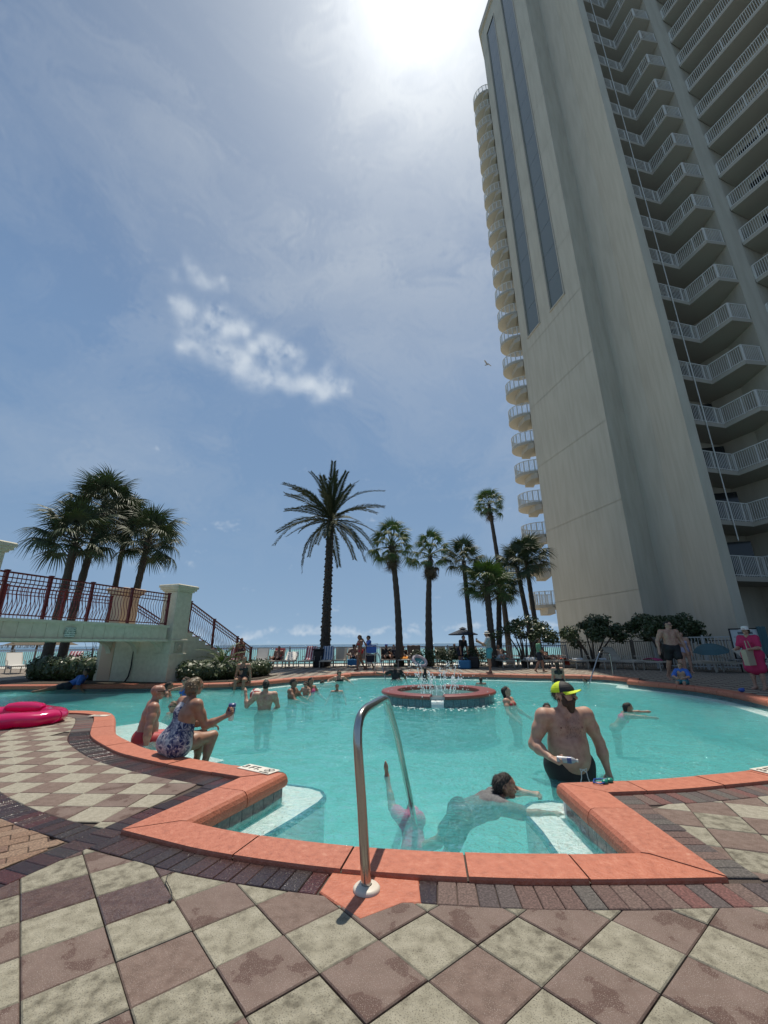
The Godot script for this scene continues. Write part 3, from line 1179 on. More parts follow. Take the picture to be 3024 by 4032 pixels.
func _grid(zone: PackedVector2Array, origin: Vector2, deg: float, size: float, odd: int, jobs: Array) -> void:
	var u := Vector2.from_angle(deg_to_rad(deg)) * size
	var v := u.orthogonal() * -1.0
	if v.y < 0.0:
		v = -v
	var g := 0.0024 / size
	for i in range(-26, 27):
		for j in range(-26, 27):
			var c := origin + u * (i + 0.5) + v * (j + 0.5)
			if c.y > 0.3 or c.length() > 11.0:
				continue
			var poly := PackedVector2Array([c - u * (0.5 - g) - v * (0.5 - g), c + u * (0.5 - g) - v * (0.5 - g), c + u * (0.5 - g) + v * (0.5 - g), c - u * (0.5 - g) + v * (0.5 - g)])
			for p in Geometry2D.intersect_polygons(poly, zone):
				if p.size() < 3 or _area(p) < 0.0005:
					continue
				# rank by how large it shows
				var ahead := maxf(0.4, -c.y)
				var in_view := absf(c.x) < ahead * 0.98 + 0.35 and c.y < -0.9
				jobs.append([p, ahead + (0.0 if in_view else 20.0), posmod(i + j + odd, 2), c])


func rail_mesh(line: PackedVector2Array, tall: float, step: float, thick := 0.022, post_every := 0.0) -> ArrayMesh:
	# a picket railing standing on y = 0 along a line of (x, z)
	var b := MB.new()
	for i in line.size() - 1:
		var p := line[i]
		var q := line[i + 1]
		b.beam(Vector3(p.x, tall, p.y), Vector3(q.x, tall, q.y), 0.055, 0.05)
		b.beam(Vector3(p.x, 0.09, p.y), Vector3(q.x, 0.09, q.y), 0.035, 0.04)
		var k := maxi(1, roundi(p.distance_to(q) / step))
		for j in k:
			var c := p.lerp(q, (j + 0.5) / k)
			var wide := thick
			if post_every > 0.0 and j % roundi(post_every / step) == 0:
				wide = thick * 2.6
			b.box(Vector3(c.x, tall * 0.5, c.y), Vector3(wide, tall - 0.02, wide))
		b.box(Vector3(p.x, tall * 0.5, p.y), Vector3(0.05, tall, 0.05))
	return b.mesh()


func slab_mesh(poly: PackedVector2Array, thick: float) -> ArrayMesh:
	var b := MB.new()
	b.prism(poly, 0.0, thick, 0.0, true)
	return b.mesh()


func hotel() -> void:
	var streak := noise_tex(70, 0.012, [[0.2, lin(0.385, 0.355, 0.29)], [0.55, lin(0.42, 0.39, 0.32)], [0.9, lin(0.445, 0.415, 0.345)]], 512, 5)
	var stucco := mat("stucco", Color.WHITE, 0.9, streak, 0.12, M["grain"], 0.4)
	stucco.uv1_scale = Vector3(0.30, 0.035, 0.30)
	var slabm := mat("balcony_paint", lin(0.36, 0.33, 0.275), 0.85)
	var railm := mat("rail_paint", lin(0.56, 0.55, 0.51), 0.5)
	var glass := mat("tinted_glass", lin(0.13, 0.145, 0.14), 0.12)
	glass.metallic_specular = 0.4
	var doorm := mat("dark_glass", lin(0.02, 0.022, 0.024), 0.1)
	var t := thing("hotel_tower", "tall cream hotel tower with stacked balconies and two strip windows", "tower")
	var top := 80.5
	var e := [Vector2(13.76, -34.2), Vector2(15.66, -25.86), Vector2(17.05, -25.86), Vector2(17.46, -24.04), Vector2(16.9, -20.66), Vector2(17.35, -20.56)]
	# the strip windows are openings in the first face: measured along it from the seaward corner
	var d: Vector2 = (e[1] - e[0]).normalized()
	var len: float = e[0].distance_to(e[1])
	var outn := Vector2(d.y, -d.x)
	if outn.x > 0.0:
		outn = -outn
	var P := func(s: float, y: float, out := 0.0) -> Vector3:
		var q: Vector2 = e[0] + d * s + outn * out
		return Vector3(q.x, y, q.y)
	var wins := [[1.24, 3.11, 29.25], [4.85, 6.69, 29.1]]
	var w_top := 77.5
	var b := MB.new()
	var cols := [[0.0, 1.24], [3.11, 4.85], [6.69, len]]
	# the render coat is laid in bands with open joints between them
	var bands := func(s0: float, s1: float, y0: float, y1: float) -> void:
		var y := y0
		while y < y1 - 0.01:
			var e1 := minf((floorf((y - 4.34) / 5.9 + 1.001)) * 5.9 + 4.34, y1)
			var lip := 0.035 if e1 < y1 else 0.0
			b.quad(P.call(s0, y), P.call(s1, y), P.call(s1, e1 - lip), P.call(s0, e1 - lip))
			y = e1
		b.quad(P.call(s0, y0, -0.04), P.call(s1, y0, -0.04), P.call(s1, y1, -0.04), P.call(s0, y1, -0.04))
	for c in cols:
		bands.call(c[0], c[1], -1.0, top)
	for w in wins:
		bands.call(w[0], w[1], -1.0, w[2])
		b.quad(P.call(w[0], w_top), P.call(w[1], w_top), P.call(w[1], top), P.call(w[0], top))
		# reveals
		b.quad(P.call(w[0], w[2]), P.call(w[1], w[2]), P.call(w[1], w[2], -0.12), P.call(w[0], w[2], -0.12))
		b.quad(P.call(w[0], w[2]), P.call(w[0], w[2], -0.12), P.call(w[0], w_top, -0.12), P.call(w[0], w_top))
		b.quad(P.call(w[1], w[2], -0.12), P.call(w[1], w[2]), P.call(w[1], w_top), P.call(w[1], w_top, -0.12))
	put("end_wall", b.mesh(), stucco, t)
	for w in wins:
		var win := Node3D.new()
		win.name = "strip_window"
		t.add_child(win, true)
		var y: float = w[2]
		while y < w_top - 0.5:
			var y1 := minf(y + 2.95, w_top)
			var g := MB.new()
			g.quad(P.call(w[0], y, -0.08), P.call(w[1], y, -0.08), P.call(w[1], y1 - 0.03, -0.08), P.call(w[0], y1 - 0.03, -0.08))
			put("pane", g.mesh(), glass, win)
			y += 2.95
		var f := MB.new()
		for sgn in [[w[0] - 0.10, w[0] + 0.0], [w[1] + 0.0, w[1] + 0.10]]:
			var m0: float = (sgn[0] + sgn[1]) * 0.5
			f.beam(P.call(m0, w[2] - 0.1, 0.03), P.call(m0, w_top, 0.03), 0.10, 0.05, Vector3(outn.x, 0, outn.y))
		f.beam(P.call(w[0] - 0.14, w[2] - 0.06, 0.032), P.call(w[1] + 0.14, w[2] - 0.06, 0.032), 0.12, 0.14)
		put("frame", f.mesh(), slabm, win)
	# the stepped walls beside the first face
	b = MB.new()
	for i in range(1, 5):
		var p: Vector2 = e[i]
		var q: Vector2 = e[i + 1]
		b.quad(Vector3(p.x, -1, p.y), Vector3(q.x, -1, q.y), Vector3(q.x, top, q.y), Vector3(p.x, top, p.y))
	put("side_wall", b.mesh(), stucco, t)
	# back walls of the balconies, the pier and the wing
	var wd := Vector2(0.36, 0.933).normalized()
	var wn := Vector2(wd.y, -wd.x)
	var w0 := Vector2(22.57, -19.7)
	b = MB.new()
	var back := [Vector2(17.35, -20.56), Vector2(17.55, -22.7), Vector2(21.1, -23.6), Vector2(21.75, -21.8), Vector2(21.5, -19.66), Vector2(22.52, -19.72), w0 + wn * 1.9, w0 + wn * 1.9 + wd * 34.0]
	for i in back.size() - 1:
		var p: Vector2 = back[i]
		var q: Vector2 = back[i + 1]
		b.quad(Vector3(p.x, -1, p.y), Vector3(q.x, -1, q.y), Vector3(q.x, top, q.y), Vector3(p.x, top, p.y))
	put("facade_wall", b.mesh(), stucco, t)
	# seaward and far sides, and the roof
	var ring := PackedVector2Array([e[0], e[1], e[2], e[3], e[4], e[5], back[1], back[2], back[3], back[4], back[5], back[6], back[7], Vector2(60, 12), Vector2(60, -34), Vector2(24, -40), Vector2(15.5, -37.6)])
	b = MB.new()
	var far_side := [back[7], Vector2(60, 12), Vector2(60, -34), Vector2(24, -40), Vector2(15.5, -37.6), e[0]]
	for i in far_side.size() - 1:
		var p: Vector2 = far_side[i]
		var q: Vector2 = far_side[i + 1]
		b.quad(Vector3(p.x, -1, p.y), Vector3(q.x, -1, q.y), Vector3(q.x, top, q.y), Vector3(p.x, top, p.y))
	put("rear_wall", b.mesh(), stucco, t)
	b = MB.new()
	b.prism(MB.inset(_ccw(ring), -0.25), top - 0.5, top + 0.6, 0.0, true)
	put("roof", b.mesh(), slabm, t)
	# balconies: one slab and one railing shape for every floor of each stack
	var r := [Vector2(16.95, -20.72), Vector2(19.74, -21.4), Vector2(20.15, -19.5), Vector2(21.5, -19.68)]
	var nook := slab_mesh(PackedVector2Array([r[0], r[1], r[2], r[3], Vector2(21.74, -21.75), Vector2(21.1, -23.55), Vector2(17.56, -22.65)]), 0.24)
	var nook_rail := rail_mesh(PackedVector2Array([r[0] + Vector2(0.12, -0.08), r[1] + Vector2(0, -0.08), r[2] + Vector2(0.08, -0.08), r[3] + Vector2(0, -0.08)]), 1.07, 0.115, 0.022, 1.15)
	var wl := w0 + wd * 34.0
	var wing := slab_mesh(PackedVector2Array([w0, wl, wl + wn * 1.88, w0 + wn * 1.88]), 0.24)
	var wing_rail := rail_mesh(PackedVector2Array([w0 + wn * 0.07, wl + wn * 0.07]), 1.07, 0.115, 0.022, 2.3)
	var arc := PackedVector2Array()
	for k in 15:
		var a := lerpf(-0.32, PI + 0.5, k / 14.0)
		arc.append(Vector2(14.05, -35.95) + Vector2(-sin(a) * 1.75, cos(a) * 1.55))
	var bow := arc.duplicate()
	bow.append(Vector2(15.25, -37.0))
	bow.append(Vector2(15.0, -34.7))
	var bow_slab := MB.new()
	bow_slab.prism(bow, 0.0, 0.26, 0.0, true)
	bow_slab.prism(PackedVector2Array([Vector2(13.75, -34.32), Vector2(13.3, -34.75), Vector2(13.15, -36.0), Vector2(13.4, -36.8), Vector2(14.2, -36.8)]), -0.5, 0.0, 0.0, true)
	var bow_mesh := bow_slab.mesh()
	var bow_rail := rail_mesh(MB.inset(_ccw(arc), 0.06), 1.07, 0.13, 0.025)
	var door := MB.new()
	door.box(Vector3.ZERO, Vector3(2.6, 2.3, 0.06))
	var door_mesh := door.mesh()
	for n in 26:
		var y := 4.1 + 2.95 * n
		var s := put("recess_balcony", nook, slabm, t, Vector3(0, y, 0))
		put("railing", nook_rail, railm, s, Vector3(0, 0.24, 0))
		var q := put("wing_balcony", wing, slabm, t, Vector3(0, y, 0))
		put("railing", wing_rail, railm, q, Vector3(0, 0.24, 0))
		put("balcony_door", door_mesh, doorm, t, Vector3(19.3, y + 1.32, -23.10), Basis(Vector3.UP, -0.248))
		for k in 8:
			var c := w0 + wn * 1.86 + wd * (1.9 + k * 3.25)
			put("balcony_door", door_mesh, doorm, t, Vector3(c.x, y + 1.32, c.y), Basis(Vector3.UP, atan2(wn.x, wn.y)))
		if n > 22:
			continue
		var bw := put("bow_balcony", bow_mesh, slabm, t, Vector3(0, y - 0.15, 0))
		put("railing", bow_rail, railm, bw, Vector3(0, 0.26, 0))
	for k in 5:
		var c := w0 + wd * (6.4 + k * 6.5) + wn * 0.95
		b = MB.new()
		b.box(Vector3(c.x, top * 0.5, c.y), Vector3(0.24, top, 1.84), Basis(Vector3.UP, atan2(wn.x, wn.y)))
		put("divider_wall", b.mesh(), stucco, t)
	b = MB.new()
	b.bar(Vector3(18.35, 6.2, -20.98), Vector3(18.35, 80, -20.98), 0.03)
	put("downpipe", b.mesh(), railm, t)


func _ccw(p: PackedVector2Array) -> PackedVector2Array:
	var q := p.duplicate()
	if Geometry2D.is_polygon_clockwise(q):
		q.reverse()
	return q


# ---- the footbridge over the channel at the left
const BRIDGE := Vector2(-7.67, -15.54)   # the near corner of its pier
var B_AWAY := Vector2(0.31, -0.95).normalized()
var B_SIDE := Vector2(-0.95, -0.31).normalized()


func bp(s: float, y: float, side := 0.0) -> Vector3:
	# a point on the bridge: s metres towards the camera along it, side metres to its far side
	var q := BRIDGE - B_AWAY * s + B_SIDE * side
	return Vector3(q.x, y, q.y)


func wavy_baluster(tall: float) -> ArrayMesh:
	# a belly baluster: bulges out near the foot
	var b := MB.new()
	var p := PackedVector3Array()
	for i in 13:
		var f := i / 12.0
		var o := 0.075 * sin(f * TAU * 0.94 + 0.2) * (1.0 - f * 0.35)
		p.append(Vector3(0, f * tall, o))
	b.tube(p, PackedFloat32Array([0.011]), 4, false)
	return b.mesh()


func bridge_railing(label: String, a: Vector3, z: Vector3, posts: Array, outward: Vector3, group: String, turned: Array = []) -> void:
	var t := thing("bridge_railing", label, "railing", a, 0.0, group)
	var red: StandardMaterial3D = M["rail_red"]
	var d := z - a
	var l := d.length()
	var fwd := d / l
	var flat_dir := Vector3(d.x, 0, d.z).normalized()
	var rise := d.y / Vector2(d.x, d.z).length()
	var run := Vector2(d.x, d.z).length()
	for h in [[1.10, 0.05, 0.04, "top_rail"], [0.97, 0.03, 0.025, "mid_rail"], [0.86, 0.03, 0.025, "mid_rail"], [0.07, 0.035, 0.03, "bottom_rail"]]:
		var b := MB.new()
		b.beam(Vector3(0, h[0], 0), d + Vector3(0, h[0], 0), h[1], h[2])
		put(h[3], b.mesh(), red, t)
	var post := MB.new()
	post.box(Vector3(0, 0.56, 0), Vector3(0.075, 1.14, 0.075), Basis(), 0.006)
	post.box(Vector3(0, 1.14, 0), Vector3(0.10, 0.03, 0.10))
	var pm := post.mesh()
	for s in posts:
		put("post", pm, red, t, flat_dir * (s * run) + Vector3(0, rise * s * run, 0), Basis(Vector3.UP, atan2(flat_dir.x, flat_dir.z)))
	var bal := wavy_baluster(0.79)
	var short := MB.new()
	short.box(Vector3(0, 0.0, 0), Vector3(0.014, 0.12, 0.014))
	var sm := short.mesh()
	var n := int(run / 0.105)
	var bs := Basis(outward.cross(Vector3.UP) * -1.0, Vector3.UP, outward)
	for i in n:
		var s := (i + 0.5) / n * run
		var at := flat_dir * s + Vector3(0, rise * s, 0)
		put("baluster", bal, red, t, at + Vector3(0, 0.075, 0), bs)
		put("picket", sm, red, t, at + Vector3(0, 1.03, 0), bs)
		put("picket", sm, red, t, at + Vector3(0, 0.915, 0), bs)


func footbridge() -> void:
	var paint := mat("bridge_paint", Color.WHITE, 0.75, noise_tex(75, 0.02, [[0.2, lin(0.47, 0.44, 0.35)], [0.6, lin(0.53, 0.50, 0.40)], [0.9, lin(0.57, 0.54, 0.44)]], 512, 5), 0.5)
	mat("peach_paint", lin(0.50, 0.36, 0.26), 0.8)
	mat("rail_red", lin(0.11, 0.014, 0.016), 0.35)
	var t := thing("footbridge", "pale cream concrete footbridge with panelled side over the pool channel", "bridge")
	var wide := 2.9
	# deck slab and the two panelled sides
	var b := MB.new()
	var q := PackedVector2Array()
	for c in [bp(0.2, 0, 0.12), bp(7.6, 0, 0.12), bp(7.6, 0, wide - 0.12), bp(0.2, 0, wide - 0.12)]:
		q.append(Vector2(c.x, c.z))
	b.prism(q, 1.52, 1.88, 0.0, true)
	put("deck_slab", b.mesh(), paint, t)
	for side in [0.0, wide]:
		var k := 0
		var w := 0.34
		var s := 0.25
		while s < 7.5:
			var m := MB.new()
			var o := 0.03 if side == 0.0 else -0.03
			m.beam(bp(s + 0.004, 1.66, side + 0.06), bp(s + w - 0.004, 1.66, side + 0.06), 0.12, 0.44)
			put("fascia_panel", m.mesh(), paint, t)
			s += w
		for y in [[1.90, 0.20, 0.075], [1.425, 0.20, 0.07]]:
			var m := MB.new()
			m.beam(bp(0.2, y[0], side + 0.055), bp(7.6, y[0], side + 0.055), y[1], y[2])
			put("moulding", m.mesh(), paint, t)
	# the pier at this side of the stairs: abutment wall, two columns with caps
	b = MB.new()
	q = PackedVector2Array()
	for c in [bp(0.0, 0, 0.05), bp(0.0, 0, wide + 0.5), bp(-0.75, 0, wide + 0.5), bp(-0.75, 0, 0.05)]:
		q.append(Vector2(c.x, c.z))
	b.prism(q, -0.1, 1.50, 0.02)
	put("abutment", b.mesh(), paint, t)
	# rounded brackets under the side
	for side in [0.35, 1.45, 2.75]:
		b = MB.new()
		var pts := PackedVector2Array([Vector2(0, 0)])
		for i in 9:
			var a := i / 8.0 * PI * 0.5
			pts.append(Vector2(0.55 * (1.0 - sin(a)) + 0.0, -0.55 * (1.0 - cos(a))))
		# a quarter-round cut, swept across the width
		for i in range(1, pts.size() - 1):
			var p0 := pts[i]
			var p1 := pts[i + 1]
			for e in [0.0, 0.22]:
				b.tri(bp(0.0, 1.40, side + e), bp(p0.x, 1.40 + p0.y, side + e), bp(p1.x, 1.40 + p1.y, side + e))
			b.quad(bp(p0.x, 1.40 + p0.y, side), bp(p1.x, 1.40 + p1.y, side), bp(p1.x, 1.40 + p1.y, side + 0.22), bp(p0.x, 1.40 + p0.y, side + 0.22))
		put("bracket", b.mesh(), paint, t)
	for c in [[0.0, -0.02, paint], [0.0, wide - 0.3, M["peach_paint"]], [6.43, -0.02, paint]]:
		var s: float = c[0]
		var m := MB.new()
		q = PackedVector2Array()
		for k in [bp(s + 0.02, 0, c[1]), bp(s + 0.02, 0, c[1] + 0.62), bp(s - 0.72, 0, c[1] + 0.62), bp(s - 0.72, 0, c[1])]:
			q.append(Vector2(k.x, k.z))
		var y1 := 3.18 if s < 5.0 else 3.5
		m.prism(q, -0.1 if s < 5.0 else 1.3, y1, 0.012)
		var col := put("column", m.mesh(), c[2], t)
		m = MB.new()
		var ccw := _ccw(q)
		m.prism(MB.inset(ccw, -0.05), y1, y1 + 0.06, 0.0, true)
		m.prism(MB.inset(ccw, -0.11), y1 + 0.06, y1 + 0.14, 0.0, true)
		m.prism(MB.inset(ccw, -0.15), y1 + 0.14, y1 + 0.25, 0.03, true)
		put("cap", m.mesh(), c[2] if c[2] == paint else M["peach_paint"], col)
		if s < 1.0 and c[1] < 0.0:
			m = MB.new()
			m.prism(MB.inset(ccw, -0.04), 0.92, 0.98, 0.01, true)
			m.prism(MB.inset(ccw, -0.04), 1.40, 1.46, 0.01, true)
			put("plinth_moulding", m.mesh(), paint, col)
			m = MB.new()
			var o := bp(-0.36, 1.19, -0.035)
			m.box(o, Vector3(0.40, 0.34, 0.04), Basis(Vector3.UP, atan2(B_SIDE.x, B_SIDE.y)), 0.008)
			m.ball(bp(-0.36, 1.19, -0.055), Vector3(0.10, 0.11, 0.02), 10, 6, Basis(Vector3.UP, atan2(B_SIDE.x, B_SIDE.y)))
			put("relief_panel", m.mesh(), mat("relief", lin(0.33, 0.31, 0.24), 0.9), col)
	# a dark hose hangs from the joint in the abutment
	b = MB.new()
	b.tube(V3([bp(0.03, 1.35, 1.62), bp(0.035, 0.9, 1.63), bp(0.035, 0.5, 1.62), bp(0.05, 0.2, 1.66), bp(0.09, 0.01, 1.75)]), PackedFloat32Array([0.012, 0.015, 0.024, 0.024, 0.024]), 6)
	put("drain_hose", b.mesh(), M["black"], t)
	# stairs down to the deck on the far side
	var st := thing("bridge_stairs", "cream side wall and steps descending from the footbridge pier", "stairs")
	var n := 11
	for i in n:
		var m := MB.new()
		q = PackedVector2Array()
		for c in [bp(-0.75 - i * 0.38, 0, 0.1), bp(-0.75 - i * 0.38, 0, wide - 0.1), bp(-0.75 - (i + 1) * 0.38, 0, wide - 0.1), bp(-0.75 - (i + 1) * 0.38, 0, 0.1)]:
			q.append(Vector2(c.x, c.z))
		var y := 1.88 - (i + 1) * 1.88 / (n + 1)
		m.prism(q, -0.05, y, 0.006)
		var step := put("step", m.mesh(), paint, st)
		m = MB.new()
		m.beam(bp(-0.75 - i * 0.38 - 0.36, y + 0.012, 0.06), bp(-0.75 - i * 0.38 - 0.36, y + 0.012, wide - 0.06), 0.06, 0.03)
		put("nosing", m.mesh(), M["rail_red"], step)
	# railings
	var near_out := Vector3(-B_SIDE.x, 0, -B_SIDE.y)
	bridge_railing("dark red wavy railing along the near side of the footbridge", bp(0.25, 1.93, 0.12), bp(6.02, 1.96, 0.12), [0.0, 0.27, 0.51, 0.72, 0.905], near_out, "red bridge railings")
	bridge_railing("dark red wavy railing along the far side of the footbridge", bp(0.35, 1.93, wide - 0.12), bp(7.45, 1.96, wide - 0.12), [0.0, 0.25, 0.5, 0.75, 1.0], -near_out, "red bridge railings")
	bridge_railing("dark red wavy railing sloping down the near side of the stairs", bp(-0.78, 1.78, 0.12), bp(-5.0, 0.02, 0.12), [0.02, 0.36, 0.74, 1.0], near_out, "red bridge railings")
	bridge_railing("dark red wavy railing sloping down the far side of the stairs", bp(-0.78, 1.78, wide - 0.12), bp(-5.0, 0.02, wide - 0.12), [0.0, 0.36, 0.74, 1.0], -near_out, "red bridge railings")
	# the notice on the side of the bridge
	var face := atan2(near_out.x, near_out.z)
	var sg := thing("notice_sign", "small white notice on the footbridge side forbidding diving from bridge", "sign", bp(3.68, 1.63, -0.02), face)
	b = MB.new()
	b.box(Vector3.ZERO, Vector3(0.30, 0.27, 0.012), Basis(), 0.002)
	put("board", b.mesh(), mat("sign_white", lin(0.62, 0.66, 0.62), 0.5), sg)
	b = MB.new()
	for s in [[0, 0.128, 0.29, 0.008], [0, -0.128, 0.29, 0.008], [0.143, 0, 0.008, 0.255], [-0.143, 0, 0.008, 0.255]]:
		b.box(Vector3(s[0], s[1], 0.007), Vector3(s[2], s[3], 0.003))
	put("border", b.mesh(), mat("sign_green", lin(0.02, 0.09, 0.06), 0.5), sg)
	var y := 0.085
	for line in ["NO DIVING", "OR JUMPING", "FROM BRIDGE", "ALLOWED"]:
		put("lettering", text(line, 0.042), M["sign_green"], sg, Vector3(0, y, 0.0075))
		y -= 0.057


func text(s: String, tall: float, bold := 700, serif := false) -> TextMesh:
	var f := SystemFont.new()
	f.font_names = PackedStringArray(["Droid Serif" if serif else "Droid Sans"])
	f.font_weight = bold
	var t := TextMesh.new()
	t.font = f
	t.text = s
	t.font_size = 32
	t.pixel_size = tall / 24.0
	t.depth = 0.002
	return t


# ---- palms, shrubs and trees
var fronds := {}


func fan_frond(sd: int, stalk: float, radius: float, droop: float, nseg: int, spread: float) -> ArrayMesh:
	# a fan leaf: stalk along +z, pleated segments spreading from its end, split and drooping at the tips
	var r := RandomNumberGenerator.new()
	r.seed = sd
	var b := MB.new()
	var hub := Vector3(0, 0, stalk)
	var bend := droop * 0.25
	b.tube(V3([Vector3.ZERO, Vector3(0, 0.02, stalk * 0.5), hub]), PackedFloat32Array([0.028, 0.017, 0.012]), 4, false)
	for i in nseg:
		var f := (i + 0.5) / nseg * 2.0 - 1.0
		var a := f * spread
		var l := radius * (1.0 - 0.28 * absf(f)) * r.randf_range(0.88, 1.08)
		var dir := Vector3(sin(a), 0, cos(a))
		var side := Vector3(cos(a), 0, -sin(a))
		var w := radius * spread / nseg * 0.5
		var lift := 0.10 * radius * (1.0 if i % 2 else -1.0) * 0.12
		var dr := droop * r.randf_range(0.7, 1.4)
		var tw := r.randf_range(-0.3, 0.3)
		var p := []
		for k in 4:
			var t: float = [0.06, 0.42, 0.74, 1.0][k]
			var sag := -absf(f) * 0.10 * radius * t - dr * pow(maxf(t - 0.32, 0.0), 2.0) * radius * 2.0
			p.append(hub + dir * (l * t * (1.0 - 0.12 * dr * t * t)) + Vector3(0, sag + lift * t, 0) + side * tw * 0.08 * t * t)
		var ww := [w * 0.25, w * 0.95, w * 0.62, w * 0.06]
		for k in 3:
			var s0: Vector3 = side * ww[k]
			var s1: Vector3 = side * ww[k + 1]
			# folded along the midrib
			var u0 := Vector3(0, ww[k] * 0.35, 0)
			var u1 := Vector3(0, ww[k + 1] * 0.35, 0)
			b.quad(p[k], p[k] - s0 + u0, p[k + 1] - s1 + u1, p[k + 1])
			b.quad(p[k] + s0 + u0, p[k], p[k + 1], p[k + 1] + s1 + u1)
	return b.mesh()


func feather_frond(sd: int, long: float, arch: float, leaflet: float, pairs: int) -> ArrayMesh:
	# a pinnate leaf along +z, arching down, with two rows of stiff leaflets
	var r := RandomNumberGenerator.new()
	r.seed = sd
	var b := MB.new()
	var p := PackedVector3Array()
	var rad := PackedFloat32Array()
	for i in 13:
		var t := i / 12.0
		p.append(Vector3(0, long * (0.10 * t - arch * t * t * (0.6 + 0.4 * t)), long * t * (1.0 - 0.16 * arch * t * t)))
		rad.append(long * 0.009 * (1.0 - 0.9 * t) + 0.002)
	b.tube(p, rad, 4, false)
	for i in pairs:
		var t := 0.10 + 0.90 * (i + 0.5) / pairs
		var x := t * 12.0
		var k := mini(int(x), 11)
		var c := p[k].lerp(p[k + 1], x - k)
		var d := (p[k + 1] - p[k]).normalized()
		var l := leaflet * (0.35 + 0.65 * sin(clampf(t * 1.15, 0.0, 1.0) * PI * 0.86)) * r.randf_range(0.85, 1.1)
		for s in [-1.0, 1.0]:
			var out := Vector3(s, 0, 0)
			var up := d.cross(Vector3.RIGHT).normalized() * -1.0
			if up.y < 0.0:
				up = -up
			var dir := (out * 0.78 + d * r.randf_range(0.55, 0.8) + up * r.randf_range(0.05, 0.42)).normalized()
			var w := leaflet * 0.075
			var mid := c + dir * l * 0.45
			var tip := c + dir * l + Vector3(0, -l * 0.12, 0)
			var across := dir.cross(up).normalized() * w
			b.tri(c, mid - across, mid + across)
			b.tri(mid + across, mid - across, tip)
	return b.mesh()


func crown_of(root: Node3D, at: Vector3, kind: String, count: int, lo: float, hi: float, m: Material, size: float, lean := Vector3.ZERO) -> Node3D:
	var cr := Node3D.new()
	cr.name = "crown"
	root.add_child(cr, true)
	cr.position = at
	for i in count:
		var f := (i + 0.5) / count
		var el := deg_to_rad(lerpf(hi, lo, pow(f, 0.85)) + rng.randf_range(-7, 7))
		var az := i * 2.39996 + rng.randf_range(-0.18, 0.18)
		var s := size * rng.randf_range(0.86, 1.10)
		var bs := Basis(Vector3.UP, az) * Basis(Vector3.RIGHT, -el) * Basis(Vector3.BACK, rng.randf_range(-0.5, 0.5))
		put("frond", fronds[kind][rng.randi_range(0, fronds[kind].size() - 1)], m, cr, Vector3(0, f * -0.25 * size, 0), bs.scaled_local(Vector3.ONE * s))
	return cr


func trunk_mesh(a: Vector3, z: Vector3, r0: float, r1: float, bow: float, studs: int, boots: float, flare := 1.25) -> ArrayMesh:
	# a palm trunk from a to z, bowed a little, ringed; studs = old leaf bases all the way up, boots = metres of leaf bases below the crown
	var b := MB.new()
	var p := PackedVector3Array()
	var rad := PackedFloat32Array()
	var n := 30
	var side := Vector3(1, 0, 0.3).normalized()
	for i in n + 1:
		var t := float(i) / n
		p.append(a.lerp(z, t) + side * bow * sin(t * PI))
		var rr := lerpf(r0, r1, t) * (1.0 + (flare - 1.0) * exp(-t * 9.0))
		rad.append(rr * (1.0 + (0.05 if i % 2 else -0.03)) * rng.randf_range(0.97, 1.03))
	b.tube(p, rad, 12, true)
	var h := a.distance_to(z)
	for i in studs:
		var t := (i + 0.5) / studs
		var x := t * n
		var k := mini(int(x), n - 1)
		var c := p[k].lerp(p[k + 1], x - k)
		var ang := i * 2.39996
		var o := Vector3(cos(ang), 0, sin(ang))
		var rr := rad[k]
		var bs := Basis(Vector3.UP, -ang + PI * 0.5) * Basis(Vector3.RIGHT, -0.45)
		b.box(c + o * rr * 0.97, Vector3(0.13, 0.10, 0.07) * (r0 / 0.24), bs)
	var nb := int(boots * 26.0)
	for i in nb:
		var t := 1.0 - boots / h * (1.0 - (i + 0.5) / nb)
		var c := a.lerp(z, t)
		var ang := i * 2.39996
		var o := Vector3(cos(ang), 0, sin(ang))
		var l := rng.randf_range(0.26, 0.42)
		var s := c + o * r1 * 0.9
		var e := s + (o * rng.randf_range(0.55, 0.9) + Vector3.UP * 0.75).normalized() * l
		b.beam(s, e, 0.075, 0.03, o)
	return b.mesh()


func palm(label: String, kind: String, top: Vector3, base: Vector3, r0: float, r1: float, count: int, size: float, group: String, o := {}) -> void:
	var called: String = {"sabal": "cabbage_palm", "fan": "fan_palm", "date": "date_palm"}[kind]
	var t := thing(called, label, "palm tree", base, 0.0, group)
	var rel := top - base
	var studs := 150 if kind == "date" else 0
	put("trunk", trunk_mesh(Vector3(0, -0.1, 0), rel, r0, r1, o.get("bow", 0.0), studs, o.get("boots", 0.0)), M["date_trunk"] if kind == "date" else M["palm_trunk"], t)
	crown_of(t, rel + Vector3(0, 0.1, 0), kind, count, o.get("lo", -24.0), o.get("hi", 84.0), M[o.get("leaf", "palm_leaf")], size)
	if o.get("skirt", 0) > 0:
		var cr := Node3D.new()
		cr.name = "dead_skirt"
		t.add_child(cr, true)
		cr.position = rel + Vector3(0, -0.15, 0)
		for i in int(o.skirt):
			var el := deg_to_rad(rng.randf_range(-86, -58))
			var bs := Basis(Vector3.UP, i * 2.39996 + rng.randf_range(-0.3, 0.3)) * Basis(Vector3.RIGHT, -el) * Basis(Vector3.BACK, rng.randf_range(-0.8, 0.8))
			put("dead_frond", fronds["dead"][i % 2], M["dead_leaf"], cr, Vector3(0, rng.randf_range(-0.35, 0.2), 0), bs.scaled_local(Vector3.ONE * size * rng.randf_range(0.75, 1.0)))


